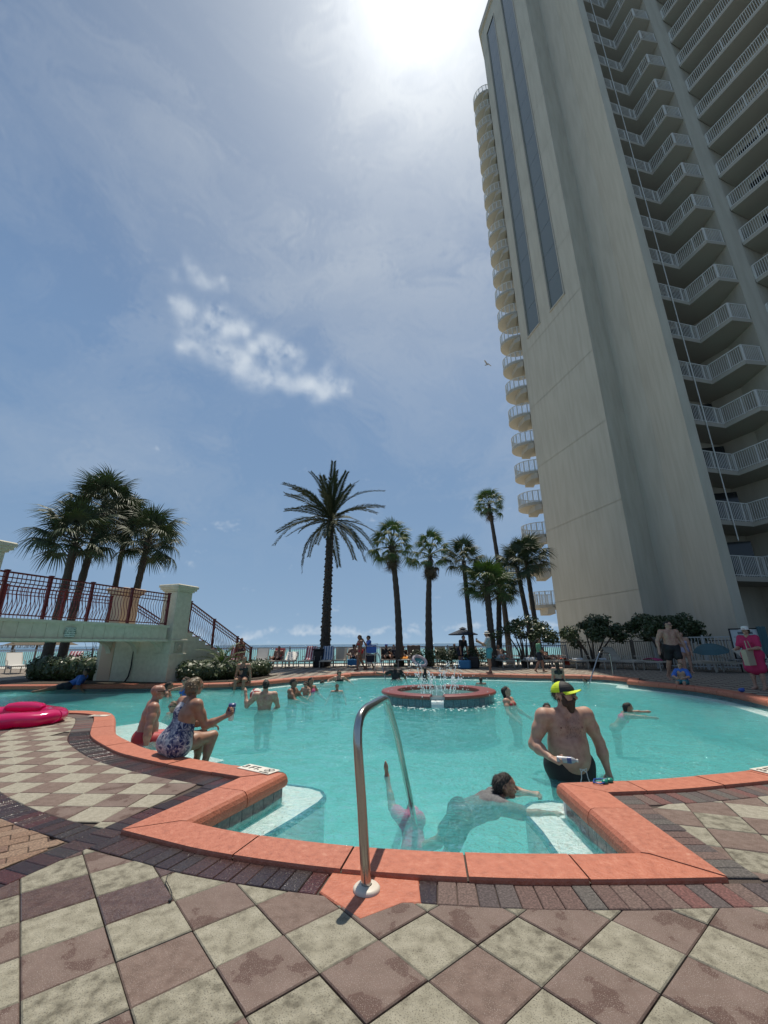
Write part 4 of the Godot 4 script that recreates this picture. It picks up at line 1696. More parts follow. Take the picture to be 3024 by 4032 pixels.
func leaf_cloud(b: MB, clumps: Array, per: int, leaf: float, sd: int) -> void:
	# clumps: [centre, radii]; leaves lie on and just inside the surface of each clump
	var r := RandomNumberGenerator.new()
	r.seed = sd
	for c in clumps:
		var at: Vector3 = c[0]
		var rad: Vector3 = c[1]
		for i in per:
			var d := Vector3(r.randfn(), r.randfn(), r.randfn()).normalized()
			var p := at + d * rad * pow(r.randf(), 0.35)
			var nn := (d * 0.9 + Vector3(r.randfn(), r.randfn() + 0.5, r.randfn()) * 0.7).normalized()
			var u := nn.cross(Vector3(r.randfn(), r.randfn(), r.randfn())).normalized()
			var w := nn.cross(u)
			var l := leaf * r.randf_range(0.7, 1.3)
			var k := b.v.size()
			b.v.append(p - u * l); b.v.append(p + w * l * 0.48 + nn * l * 0.12); b.v.append(p + u * l); b.v.append(p - w * l * 0.48 + nn * l * 0.12)
			for q in 4:
				b.n.append(nn)
			b.ix.append_array(PackedInt32Array([k, k + 1, k + 2, k, k + 2, k + 3]))


func shrub_tree(label: String, at: Vector3, stems: Array, clumps: Array, per: int, leaf: float, sd: int) -> void:
	var t := thing("small_tree", label, "tree", at, 0.0, "small trees by the tower")
	var b := MB.new()
	for s in stems:
		var p := PackedVector3Array()
		for q in s:
			p.append(q)
		var r := PackedFloat32Array()
		for i in p.size():
			r.append(lerpf(0.055, 0.018, float(i) / (p.size() - 1)))
		b.tube(p, r, 6)
	put("trunk", b.mesh(), M["bark"], t)
	b = MB.new()
	leaf_cloud(b, clumps, per, leaf, sd)
	put("crown", b.mesh(), M["shrub_leaf"], t)


func hedge(label: String, line: Array, tall: float, wide: float, sd: int, leafm: String) -> void:
	var t := thing("hedge", label, "hedge", Vector3(line[0].x, 0, line[0].y), 0.0, "clipped hedges")
	var r := RandomNumberGenerator.new()
	r.seed = sd
	var clumps := []
	var core := MB.new()
	for i in line.size() - 1:
		var p: Vector2 = line[i] - line[0]
		var q: Vector2 = line[i + 1] - line[0]
		var n := maxi(2, int(p.distance_to(q) / 0.32))
		for k in n:
			var c := p.lerp(q, (k + 0.5) / n)
			var h := tall * r.randf_range(0.92, 1.05)
			clumps.append([Vector3(c.x, h * 0.5, c.y), Vector3(0.42, h * 0.52, wide * 0.55)])
			core.ball(Vector3(c.x, h * 0.47, c.y), Vector3(0.36, h * 0.47, wide * 0.46), 8, 6)
	put("leafy_core", core.mesh(), M[leafm], t)  # solid leaf-coloured core filling the hedge behind its outer leaves
	var b := MB.new()
	leaf_cloud(b, clumps, 520, 0.06, sd + 1)
	put("foliage", b.mesh(), M[leafm], t)


func plants() -> void:
	var leaf := mat("palm_leaf", Color.WHITE, 0.55, noise_tex(80, 0.03, [[0.2, lin(0.035, 0.052, 0.024)], [0.6, lin(0.055, 0.078, 0.034)], [0.9, lin(0.085, 0.10, 0.05)]], 256, 4), 1.0)
	leaf.backlight_enabled = true
	leaf.backlight = lin(0.10, 0.14, 0.035)
	var bright: StandardMaterial3D = leaf.duplicate()
	bright.albedo_texture = noise_tex(81, 0.03, [[0.2, lin(0.05, 0.085, 0.024)], [0.9, lin(0.095, 0.135, 0.045)]], 256, 4)
	bright.backlight = lin(0.22, 0.32, 0.06)
	bright.resource_name = "young_palm_leaf"
	M["young_leaf"] = bright
	var date: StandardMaterial3D = leaf.duplicate()
	date.albedo_texture = noise_tex(82, 0.03, [[0.2, lin(0.03, 0.038, 0.02)], [0.9, lin(0.06, 0.07, 0.04)]], 256, 4)
	date.roughness = 0.7
	date.metallic_specular = 0.25
	date.backlight = lin(0.06, 0.075, 0.03)
	date.resource_name = "date_leaf"
	M["date_leaf"] = date
	mat("dead_leaf", Color.WHITE, 0.8, noise_tex(83, 0.03, [[0.2, lin(0.06, 0.045, 0.028)], [0.9, lin(0.13, 0.10, 0.065)]], 256, 4), 1.0)
	mat("palm_trunk", Color.WHITE, 0.9, noise_tex(84, 0.04, [[0.2, lin(0.05, 0.038, 0.03)], [0.6, lin(0.085, 0.068, 0.054)], [0.9, lin(0.13, 0.11, 0.09)]], 512, 5), 1.2, M["grain"], 2.0)
	mat("date_trunk", Color.WHITE, 0.9, noise_tex(85, 0.05, [[0.2, lin(0.03, 0.026, 0.022)], [0.9, lin(0.095, 0.082, 0.066)]], 512, 5), 1.5, M["grain"], 2.0)
	mat("bark", Color.WHITE, 0.9, noise_tex(86, 0.05, [[0.2, lin(0.04, 0.032, 0.026)], [0.9, lin(0.11, 0.09, 0.072)]], 256, 5), 1.5)
	var sl := mat("shrub_leaf", Color.WHITE, 0.45, noise_tex(87, 0.05, [[0.2, lin(0.028, 0.045, 0.018)], [0.9, lin(0.065, 0.095, 0.035)]], 256, 4), 1.0)
	sl.backlight_enabled = true
	sl.backlight = lin(0.07, 0.11, 0.03)
	var hl: StandardMaterial3D = sl.duplicate()
	hl.resource_name = "hedge_leaf"
	hl.backlight = lin(0.05, 0.08, 0.02)
	M["hedge_leaf"] = hl
	fronds["sabal"] = [fan_frond(1, 0.95, 1.0, 0.32, 36, 2.2), fan_frond(2, 1.05, 0.95, 0.5, 34, 2.35), fan_frond(3, 0.85, 1.05, 0.38, 38, 2.1), fan_frond(4, 1.1, 0.9, 0.62, 34, 2.4)]
	fronds["fan"] = [fan_frond(5, 0.80, 0.55, 0.5, 24, 2.0), fan_frond(6, 0.95, 0.52, 0.8, 22, 2.1), fan_frond(7, 0.68, 0.58, 0.6, 24, 1.9)]
	fronds["dead"] = [fan_frond(8, 0.6, 0.6, 0.9, 22, 1.2), fan_frond(9, 0.7, 0.55, 1.0, 20, 1.0)]
	fronds["date"] = [feather_frond(10, 3.3, 0.30, 0.44, 62), feather_frond(11, 3.5, 0.42, 0.42, 64), feather_frond(12, 3.1, 0.22, 0.45, 60), feather_frond(13, 3.6, 0.55, 0.40, 64)]
	fronds["cycad"] = [feather_frond(14, 0.95, 0.5, 0.15, 34), feather_frond(15, 1.05, 0.65, 0.14, 36)]
	var gl := "cabbage palms behind the footbridge"
	palm("cabbage palm nearest the left edge, its trunk ringed with old leaf stubs", "sabal", Vector3(-14.24, 6.0, -18.6), Vector3(-14.42, 0, -18.6), 0.21, 0.15, 30, 1.12, gl, {"boots": 0.9, "bow": 0.08})
	palm("tallest cabbage palm rising above the others behind the footbridge", "sabal", Vector3(-14.4, 8.1, -20.2), Vector3(-14.94, 0, -20.2), 0.19, 0.14, 32, 1.12, gl, {"bow": -0.1})
	palm("slimmer cabbage palm between the tallest one and the right one", "sabal", Vector3(-14.5, 7.7, -22.5), Vector3(-14.56, 0, -22.5), 0.16, 0.12, 24, 1.06, gl)
	palm("cabbage palm at the right of the clump, above the bridge column", "sabal", Vector3(-12.0, 6.4, -20.5), Vector3(-12.38, 0, -20.5), 0.18, 0.135, 28, 1.06, gl, {"boots": 0.75, "lo": -40.0})
	palm("tall date palm with feathery crown standing alone beyond the pool", "date", Vector3(-3.53, 9.15, -26.3), Vector3(-3.63, 0, -26.3), 0.29, 0.20, 46, 1.08, "", {"lo": -38.0, "hi": 86.0, "leaf": "date_leaf"})
	var gf := "fan palms along the sea fence"
	palm("fan palm with ragged shaggy trunk right of the date palm", "fan", Vector3(0.45, 7.2, -25.6), Vector3(0.84, 0, -25.6), 0.22, 0.15, 30, 1.3, gf, {"boots": 1.0, "skirt": 14, "bow": 0.12, "leaf": "young_leaf", "lo": -35.0})
	palm("fan palm with smooth trunk and brown hanging skirt", "fan", Vector3(2.9, 6.65, -25.8), Vector3(2.61, 0, -25.8), 0.24, 0.13, 27, 1.2, gf, {"skirt": 20, "bow": -0.1, "leaf": "young_leaf", "lo": -25.0})
	palm("very tall thin fan palm with small round crown near tower", "fan", Vector3(7.73, 11.0, -29.0), Vector3(8.23, 0, -29.0), 0.20, 0.12, 30, 1.02, gf, {"skirt": 8, "leaf": "young_leaf", "lo": -40.0, "bow": 0.1})
	var gr := "cabbage palms beside the tower"
	palm("cabbage palm standing just right of the blue parasol", "sabal", Vector3(4.92, 6.1, -25.5), Vector3(5.09, 0, -25.5), 0.17, 0.13, 23, 0.86, gr)
	palm("low bright green cabbage palm in the middle of the right clump", "sabal", Vector3(5.9, 4.45, -24.2), Vector3(5.95, 0, -24.2), 0.22, 0.16, 27, 0.92, gr, {"boots": 0.6, "leaf": "young_leaf"})
	palm("short cabbage palm half hidden behind the low bright one", "sabal", Vector3(6.9, 4.2, -25.4), Vector3(6.54, 0, -25.4), 0.18, 0.14, 26, 0.82, gr)
	palm("drooping cabbage palm left of the tower balconies", "sabal", Vector3(8.5, 5.9, -26.5), Vector3(9.08, 0, -26.5), 0.18, 0.13, 23, 0.92, gr)
	palm("cabbage palm whose crown brushes the lowest tower balconies", "sabal", Vector3(9.3, 6.5, -27.0), Vector3(9.54, 0, -27.0), 0.17, 0.13, 25, 0.98, gr)
	# small trees along the fence by the tower
	var tree := func(label: String, x: float, z: float, w: float, h: float, sd: int, per: int) -> void:
		var r := RandomNumberGenerator.new()
		r.seed = sd
		var stems := []
		var clumps := []
		for i in 7:
			var a := i / 7.0 * TAU + r.randf_range(-0.3, 0.3)
			var o := Vector3(cos(a), 0, sin(a) * 0.7)
			var rr := r.randf_range(0.35, 0.85) * w
			stems.append([Vector3(o.x * 0.12, 0, o.z * 0.12), o * rr * 0.3 + Vector3(0, h * 0.3, 0), o * rr * 0.62 + Vector3(0, h * 0.52, 0), o * rr + Vector3(0, h * 0.75, 0)])
		for i in 26:
			var a := r.randf() * TAU
			var rr := sqrt(r.randf()) * w
			var y := h * (0.86 - 0.34 * pow(rr / w, 2.0)) + r.randf_range(-0.35, 0.15)
			var s := r.randf_range(0.30, 0.52)
			clumps.append([Vector3(cos(a) * rr, y, sin(a) * rr * 0.75), Vector3(s, s * 0.62, s)])
		shrub_tree(label, Vector3(x, 0, z), stems, clumps, per, 0.075, sd)
	tree.call("leafy small tree between the palms and the tower corner", 7.4, -23.3, 1.75, 2.85, 5, 130)
	tree.call("dark small tree against the left part of tower wall", 10.6, -22.4, 1.85, 2.75, 6, 190)
	tree.call("dense dark small tree against the right part of tower wall", 13.6, -21.3, 1.8, 3.0, 7, 260)
	hedge("dark clipped hedge in the shade under the footbridge", [Vector2(-13.6, -17.2), Vector2(-12.3, -17.0), Vector2(-10.9, -16.9)], 0.95, 1.0, 31, "hedge_leaf")
	hedge("low glossy hedge running from the bridge pier along the pool", [Vector2(-7.35, -16.1), Vector2(-6.4, -16.5), Vector2(-5.5, -17.4), Vector2(-5.05, -18.6)], 0.72, 0.9, 33, "hedge_leaf")
	var gp := thing("cycad", "spiky green cycad growing in front of the bridge stairs", "plant", Vector3(-6.35, 0.0, -17.1))
	var b := MB.new()
	b.lathe(Vector3.ZERO, [Vector2(0.16, 0), Vector2(0.17, 0.3), Vector2(0.12, 0.55), Vector2(0.0, 0.62)], 10)
	put("stem", b.mesh(), M["palm_trunk"], gp)
	crown_of(gp, Vector3(0, 0.55, 0), "cycad", 26, 5.0, 75.0, M["young_leaf"], 1.0)
	# thin bare shrub under the bridge
	var sh := thing("leggy_shrub", "leggy dark shrub with thin stems under the footbridge", "shrub", Vector3(-11.2, 0, -17.6))
	b = MB.new()
	for i in 22:
		var x := rng.randf_range(-0.9, 0.9)
		b.tube(V3([Vector3(x * 0.5, 0, 0), Vector3(x * 0.8, 0.7, rng.randf_range(-0.3, 0.3)), Vector3(x * 1.2 + rng.randf_range(-0.2, 0.2), rng.randf_range(1.3, 1.8), rng.randf_range(-0.4, 0.4))]), PackedFloat32Array([0.016, 0.011, 0.005]), 4)
	put("stems", b.mesh(), M["bark"], sh)
	b = MB.new()
	leaf_cloud(b, [[Vector3(-0.6, 0.6, 0), Vector3(0.5, 0.6, 0.4)], [Vector3(0.4, 0.9, 0), Vector3(0.7, 0.7, 0.4)], [Vector3(0, 0.4, 0.1), Vector3(0.9, 0.4, 0.4)]], 150, 0.05, 8)
	put("foliage", b.mesh(), M["shrub_leaf"], sh)
	# bare planting bed under and beside the bridge
	b = MB.new()
	b.prism(PackedVector2Array([Vector2(-14.6, -15.55), Vector2(-10.5, -15.45), Vector2(-7.9, -15.4), Vector2(-5.6, -15.75), Vector2(-4.75, -17.0), Vector2(-4.6, -19.0), Vector2(-6.5, -18.6), Vector2(-8.0, -17.2), Vector2(-10.8, -18.8), Vector2(-14.6, -18.6)]), -0.01, 0.035, 0.01)
	struct("planting_bed", b.mesh(), M["soil"])
	# low planting in front of the sea fence, right of the fountain
	for k in 5:
		var c := Vector3(2.1 + k * 0.85, 0, -25.2 + (k % 2) * 0.3)
		var low := thing("low_shrub", ["low dark shrub behind the fountain spray, leftmost", "low dark shrub behind the fountain spray, second from left", "low dark shrub behind the fountain spray, middle", "low dark shrub below the blue parasol, left", "low dark shrub below the blue parasol, right"][k], "shrub", c, 0.0, "low shrubs along the sea fence")
		b = MB.new()
		leaf_cloud(b, [[Vector3(0, 0.42, 0), Vector3(0.62, 0.5, 0.45)], [Vector3(0.25, 0.7, 0), Vector3(0.38, 0.36, 0.35)], [Vector3(-0.3, 0.6, 0.1), Vector3(0.36, 0.34, 0.3)]], 190, 0.06, 60 + k)
		put("foliage", b.mesh(), M["shrub_leaf"], low)
		b = MB.new()
		for i in 6:
			b.bar(Vector3(0, 0, 0), Vector3(rng.randf_range(-0.3, 0.3), 0.5, rng.randf_range(-0.2, 0.2)), 0.012, 0.006, 4)
		put("stems", b.mesh(), M["bark"], low)


# ---- fountain, rails, fences, furniture and small things
func stripes(a: Color, b: Color, n: int) -> ImageTexture:
	var im := Image.create(64, 4, false, Image.FORMAT_RGB8)
	im.fill(a)
	for i in n:
		im.fill_rect(Rect2i(int(64.0 * i / n), 0, int(32.0 / n), 4), b)
	return ImageTexture.create_from_image(im)


func fountain() -> void:
	var c := Vector3(1.39, 0, -11.95)
	var t := thing("fountain", "round raised fountain with coral rim and blue tiled wall in pool", "fountain", c)
	var rim_y := 0.085
	# two spillways cut the rim, one towards the camera and one at the back
	var cut0 := atan2(1.0, -0.13)
	var half := 0.115
	var n := 14
	for side in 2:
		var a0 := cut0 + half + side * PI
		var a1 := cut0 + PI - half + side * PI
		for i in n / 2:
			var b := MB.new()
			var s0 := lerpf(a0, a1, (i + 0.006) / (n / 2))
			var s1 := lerpf(a0, a1, (i + 0.994) / (n / 2))
			var rings := []
			for k in 7:
				var a := lerpf(s0, s1, k / 6.0)
				var ring := []
				for p in [[1.08, rim_y - 0.10], [1.08, rim_y - 0.012], [1.095, rim_y], [1.46, rim_y], [1.49, rim_y - 0.012], [1.505, rim_y - 0.045], [1.49, rim_y - 0.08], [1.46, rim_y - 0.09]]:
					ring.append(Vector3(cos(a) * p[0], p[1], sin(a) * p[0]))
				rings.append(ring)
			for k in 6:
				for j in 7:
					b.quad(rings[k][j], rings[k][j + 1], rings[k + 1][j + 1], rings[k + 1][j])
			for e in [0, 6]:
				for j in range(1, 7):
					b.tri(rings[e][0], rings[e][j], rings[e][j + 1])
			put("rim_stone", b.mesh(), M["rim_paint"], t)
	var b := MB.new()
	b.lathe(Vector3.ZERO, [Vector2(1.425, FLOOR), Vector2(1.425, rim_y - 0.03)], 64)
	b.lathe(Vector3.ZERO, [Vector2(1.10, rim_y - 0.03), Vector2(1.10, -0.3)], 48)
	put("wall", b.mesh(), M["grout"], t)
	var m := MB.new()
	m.box(Vector3.ZERO, Vector3(0.172, 0.155, 0.014), Basis(), 0.003)
	var tile := m.mesh()
	for i in 50:
		var a := TAU * i / 50.0
		for r in 3:
			if r == 0 and (absf(wrapf(a - cut0, -PI, PI)) < 0.05):
				continue
			put("tile", tile, M["blue_tile_%d" % rng.randi_range(0, 2)], t, Vector3(cos(a) * 1.432, -0.085 - r * 0.162, sin(a) * 1.432), Basis(Vector3.UP, PI * 0.5 - a))
	b = MB.new()
	b.lathe(Vector3(0, 0, 0), [Vector2(1.095, -0.02), Vector2(0.0, -0.02)], 40)
	put("basin_water", b.mesh(), M["water"], t)
	b = MB.new()
	b.lathe(Vector3(0, 0, 0), [Vector2(1.10, -0.3), Vector2(0.0, -0.3)], 40)
	put("basin_floor", b.mesh(), M["plaster"], t)
	# spillway lip with a sheet of water falling over it
	b = MB.new()
	var f := Vector3(cos(cut0), 0, sin(cut0))
	var s := Vector3(-f.z, 0, f.x)
	var prof := [[1.06, -0.005], [1.30, -0.008], [1.47, -0.015], [1.53, -0.04], [1.56, -0.09], [1.575, WATER + 0.005]]
	for k in prof.size() - 1:
		for q in 6:
			var u0 := lerpf(-0.14, 0.14, q / 6.0)
			var u1 := lerpf(-0.14, 0.14, (q + 1) / 6.0)
			var w0: float = 0.006 * sin(q * 2.1 + k)
			b.quad(f * prof[k][0] + s * u0 + Vector3(0, prof[k][1] + w0, 0), f * prof[k + 1][0] + s * u0 + Vector3(0, prof[k + 1][1] + w0, 0), f * prof[k + 1][0] + s * u1 + Vector3(0, prof[k + 1][1] - w0, 0), f * prof[k][0] + s * u1 + Vector3(0, prof[k][1] - w0, 0))
	put("spill_sheet", b.mesh(), M["foam"], t)
	b = MB.new()
	b.box(f * 1.26 + Vector3(0, -0.05, 0), Vector3(0.30, 0.05, 0.36), Basis(s, Vector3.UP, f * -1.0))
	b.box(f * -1.26 + Vector3(0, -0.05, 0), Vector3(0.30, 0.05, 0.36), Basis(s, Vector3.UP, f * -1.0))
	put("spillway", b.mesh(), M["plaster"], t)
	# the jets: drops flung up from a ring of nozzles
	var r := RandomNumberGenerator.new()
	r.seed = 9
	var d := MB.new()
	for i in 14:
		var a := TAU * i / 14.0 + r.randf_range(-0.1, 0.1)
		var v0 := r.randf_range(2.6, 4.1)
		var o := Vector3(cos(a), 0, sin(a)) * 0.42
		var vel := Vector3(cos(a), 0, sin(a)) * r.randf_range(0.25, 0.65) + Vector3(r.randf_range(-0.2, 0.2), v0, r.randf_range(-0.2, 0.2))
		var last := Vector3.ZERO
		for k in 26:
			var tm := k / 26.0 * (v0 / 4.9)
			var sc := 0.02 + tm * 0.09
			var p := o + vel * tm + Vector3(0, -4.9 * tm * tm, 0) + Vector3(r.randfn(), r.randfn(), r.randfn()) * sc * 0.5
			if p.y < -0.02:
				continue
			if k > 0 and tm < 0.32 and r.randf() < 0.8:
				d.bar(last, p, 0.007, 0.006, 4)
			last = p
			var sz := r.randf_range(0.007, 0.016)
			d.ball(p, Vector3(sz, sz * r.randf_range(1.0, 2.2), sz), 6, 4)
	for i in 150:
		var a := r.randf() * TAU
		var q := r.randf_range(0.2, 1.7)
		var sz := r.randf_range(0.005, 0.011)
		d.ball(Vector3(cos(a) * q, r.randf_range(-0.12, 0.75) * (1.2 - q * 0.55), sin(a) * q), Vector3(sz, sz * 1.5, sz), 5, 4)
	var sp := put("fountain_spray", d.mesh(), M["drops"], null, c)
	sp.set_meta("kind", "stuff")
	# churned white water where the spray and the spillway land
	var fo := MB.new()
	for i in 420:
		var a := r.randf() * TAU
		var q := 1.5 + absf(r.randfn()) * 0.28
		if absf(wrapf(a - cut0, -PI, PI)) > 1.9 and r.randf() < 0.5:
			continue
		var p := Vector3(cos(a) * q, WATER + 0.008, sin(a) * q)
		var sz := r.randf_range(0.008, 0.022)
		fo.ball(p, Vector3(sz * 1.6, sz * 0.5, sz), 5, 3)
	var ff := put("foam_bubbles", fo.mesh(), M["foam"], null, c)
	ff.set_meta("kind", "stuff")


func pipe(pts: Array, r: float, sides := 10) -> ArrayMesh:
	var b := MB.new()
	var c := Curve3D.new()
	for p in pts:
		c.add_point(p)
	# rounded through the given points
	for i in range(1, pts.size() - 1):
		var tan: Vector3 = (pts[i + 1] - pts[i - 1]) * 0.18
		c.set_point_in(i, -tan)
		c.set_point_out(i, tan)
	c.bake_interval = 0.04
	b.tube(c.get_baked_points(), PackedFloat32Array([r]), sides)
	return b.mesh()


func handrails() -> void:
	var p0 := Vector2(-0.11, -2.71)
	var dr := Vector2(0.18, -0.984)
	var t := thing("pool_handrail", "bent steel handrail at the near pool entry on coral pad", "handrail", Vector3(p0.x, 0, p0.y))
	var pts := []
	for q in [Vector3.ZERO, Vector3(-0.026, 0.36, 0), Vector3(-0.050, 0.64, 0), Vector3(-0.056, 0.74, -0.01), Vector3(-0.048, 0.815, -0.04), Vector3(-0.02, 0.858, -0.12), Vector3(0.04, 0.872, -0.30)]:
		pts.append(q)
	for q in [[0.50, 0.874], [0.62, 0.855], [0.74, 0.79], [1.08, 0.55], [1.41, 0.255], [1.80, -0.10], [2.4, -0.66]]:
		pts.append(Vector3(dr.x * q[0], q[1], dr.y * q[0]))
	put("tube", pipe(pts, 0.027, 16), M["steel"], t)
	var b := MB.new()
	b.lathe(Vector3(0, 0, 0), [Vector2(0.072, 0.004), Vector2(0.072, 0.015), Vector2(0.062, 0.025), Vector2(0.028, 0.029)], 28)
	put("base_flange", b.mesh(), mat("flange_plastic", lin(0.55, 0.49, 0.42), 0.5), t)
	t = thing("pool_handrail", "steel handrail at the far right pool edge by the loungers", "handrail", Vector3(8.72, 0, -17.05), 0.0, "far handrails")
	put("tube", pipe([Vector3.ZERO, Vector3(0.0, 0.70, 0), Vector3(-0.06, 0.82, 0), Vector3(-0.36, 0.85, 0.05), Vector3(-0.50, 0.74, 0.08), Vector3(-1.08, -0.25, 0.25)], 0.025), M["steel"], t)
	t = thing("pool_handrail", "steel handrail at the far pool edge by the walking woman", "handrail", Vector3(-0.48, 0, -20.35), 0.0, "far handrails")
	put("tube", pipe([Vector3.ZERO, Vector3(0.0, 0.74, 0), Vector3(0.03, 0.83, 0.05), Vector3(0.12, 0.83, 0.3), Vector3(0.2, 0.72, 0.45), Vector3(0.50, -0.3, 0.95)], 0.025), M["steel"], t)


func fence(label: String, a: Vector2, z: Vector2, tall: float, m: Material, group: String, step := 0.12) -> void:
	var t := thing("picket_fence", label, "fence", Vector3(a.x, 0, a.y), 0.0, group)
	var d := z - a
	var n := maxi(1, roundi(d.length() / 2.4))
	var l := d.length() / n
	var u := d.normalized()
	var turn := Basis(Vector3.UP, atan2(-u.y, u.x))
	var b := MB.new()
	b.box(Vector3(l * 0.5, tall - 0.03, 0), Vector3(l - 0.06, 0.05, 0.045))
	b.box(Vector3(l * 0.5, 0.14, 0), Vector3(l - 0.06, 0.05, 0.045))
	var k := int(l / step)
	for i in k:
		b.box(Vector3((i + 0.5) * l / k, tall * 0.5, 0.0), Vector3(0.026, tall - 0.04, 0.02))
	var panel := b.mesh()
	b = MB.new()
	b.box(Vector3(0, tall * 0.5 + 0.03, 0), Vector3(0.07, tall + 0.06, 0.07), Basis(), 0.005)
	var post := b.mesh()
	for i in n:
		var p := u * (i * l)
		put("panel", panel, m, t, Vector3(p.x, 0, p.y), turn)
		put("post", post, m, t, Vector3(p.x, 0, p.y), turn)
	put("post", post, m, t, Vector3(d.x, 0, d.y), turn)


var lounger_mesh := {}


func lounger(label: String, at: Vector3, turn: float, sling: Material, recline: float, group := "sun loungers on the deck") -> Node3D:
	# a stacking sun lounger; its foot end points along +z
	var t := thing("sun_lounger", label, "lounger", at, turn, group)
	var key := "%.2f" % recline
	if not lounger_mesh.has(key):
		var f := MB.new()
		for s in [-0.32, 0.32]:
			f.beam(Vector3(s, 0.36, -0.55), Vector3(s, 0.36, 0.75), 0.035, 0.05)
			f.beam(Vector3(s, 0.37, -0.5), Vector3(s, 0.37 + 0.78 * sin(recline), -0.5 - 0.78 * cos(recline)), 0.035, 0.04)
			f.tube(V3([Vector3(s * 1.08, 0.37, -0.1), Vector3(s * 1.08, 0.56, -0.12), Vector3(s * 1.08, 0.60, -0.2), Vector3(s * 1.08, 0.60, -0.52)]), PackedFloat32Array([0.016]), 6)
		f.beam(Vector3(-0.32, 0.36, 0.74), Vector3(0.32, 0.36, 0.74), 0.035, 0.05)
		f.beam(Vector3(-0.32, 0.37 + 0.78 * sin(recline), -0.5 - 0.78 * cos(recline)), Vector3(0.32, 0.37 + 0.78 * sin(recline), -0.5 - 0.78 * cos(recline)), 0.035, 0.04)
		var l := MB.new()
		l.box(Vector3(0, 0.17, 0), Vector3(0.042, 0.36, 0.042), Basis(), 0.004)
		var s := MB.new()
		s.box(Vector3(0, 0.385, 0.12), Vector3(0.60, 0.022, 1.2), Basis(), 0.006)
		var bk := MB.new()
		bk.box(Vector3(0, 0.0, 0.37), Vector3(0.60, 0.022, 0.74), Basis(), 0.006)
		lounger_mesh[key] = [f.mesh(), l.mesh(), s.mesh(), bk.mesh()]
	var q: Array = lounger_mesh[key]
	put("frame", q[0], M["lounger_frame"], t)
	for s in [[-0.31, 0.66], [0.31, 0.66], [-0.31, -0.48], [0.31, -0.48]]:
		put("leg", q[1], M["lounger_frame"], t, Vector3(s[0], 0, s[1]))
	put("seat_sling", q[2], sling, t)
	put("back_sling", q[3], sling, t, Vector3(0, 0.39, -0.5), Basis(Vector3.UP, PI) * Basis(Vector3.RIGHT, -recline))
	return t


func towel(label: String, at: Vector3, turn: float, m: Material, pts: Array, wide: float, sd := 1, group := "") -> void:
	# a towel lying over something: a wavy thick cloth swept along pts (y, z)
	var r := RandomNumberGenerator.new()
	r.seed = sd
	var t := thing("towel", label, "towel", at, turn, group)
	var b := MB.new()
	var n := 8
	var grid := []
	for i in pts.size():
		var row := []
		for k in n + 1:
			var x := (float(k) / n - 0.5) * wide
			row.append(Vector3(x + r.randf_range(-0.008, 0.008), pts[i][0] + 0.014 * sin(k * 1.7 + i) + r.randf_range(0, 0.008), pts[i][1] + 0.012 * sin(k * 2.3 + i * 1.3)))
		grid.append(row)
	var th := Vector3(0, 0.012, 0)
	for i in pts.size() - 1:
		for k in n:
			b.quad(grid[i][k] + th, grid[i][k + 1] + th, grid[i + 1][k + 1] + th, grid[i + 1][k] + th)
			b.quad(grid[i][k], grid[i + 1][k], grid[i + 1][k + 1], grid[i][k + 1])
	for i in pts.size() - 1:
		b.quad(grid[i][0], grid[i][0] + th, grid[i + 1][0] + th, grid[i + 1][0])
		b.quad(grid[i][n], grid[i + 1][n], grid[i + 1][n] + th, grid[i][n] + th)
	put("cloth", b.mesh(), m, t)


func back_points(recline: float, up := 0.03) -> Array:
	# over the back rest of a lounger, from behind its top down to the seat
	var o := [[0.37 + 0.55 * sin(recline), -0.56 - 0.60 * cos(recline)]]
	o.append([0.39 + 0.80 * sin(recline) + 0.02, -0.5 - 0.81 * cos(recline)])
	for k in 5:
		var f := 0.74 - k * 0.16
		o.append([0.39 + f * sin(recline) + up * cos(recline), -0.5 - f * cos(recline) + up * sin(recline)])
	o.append([0.41, -0.36])
	o.append([0.405, 0.0])
	return o


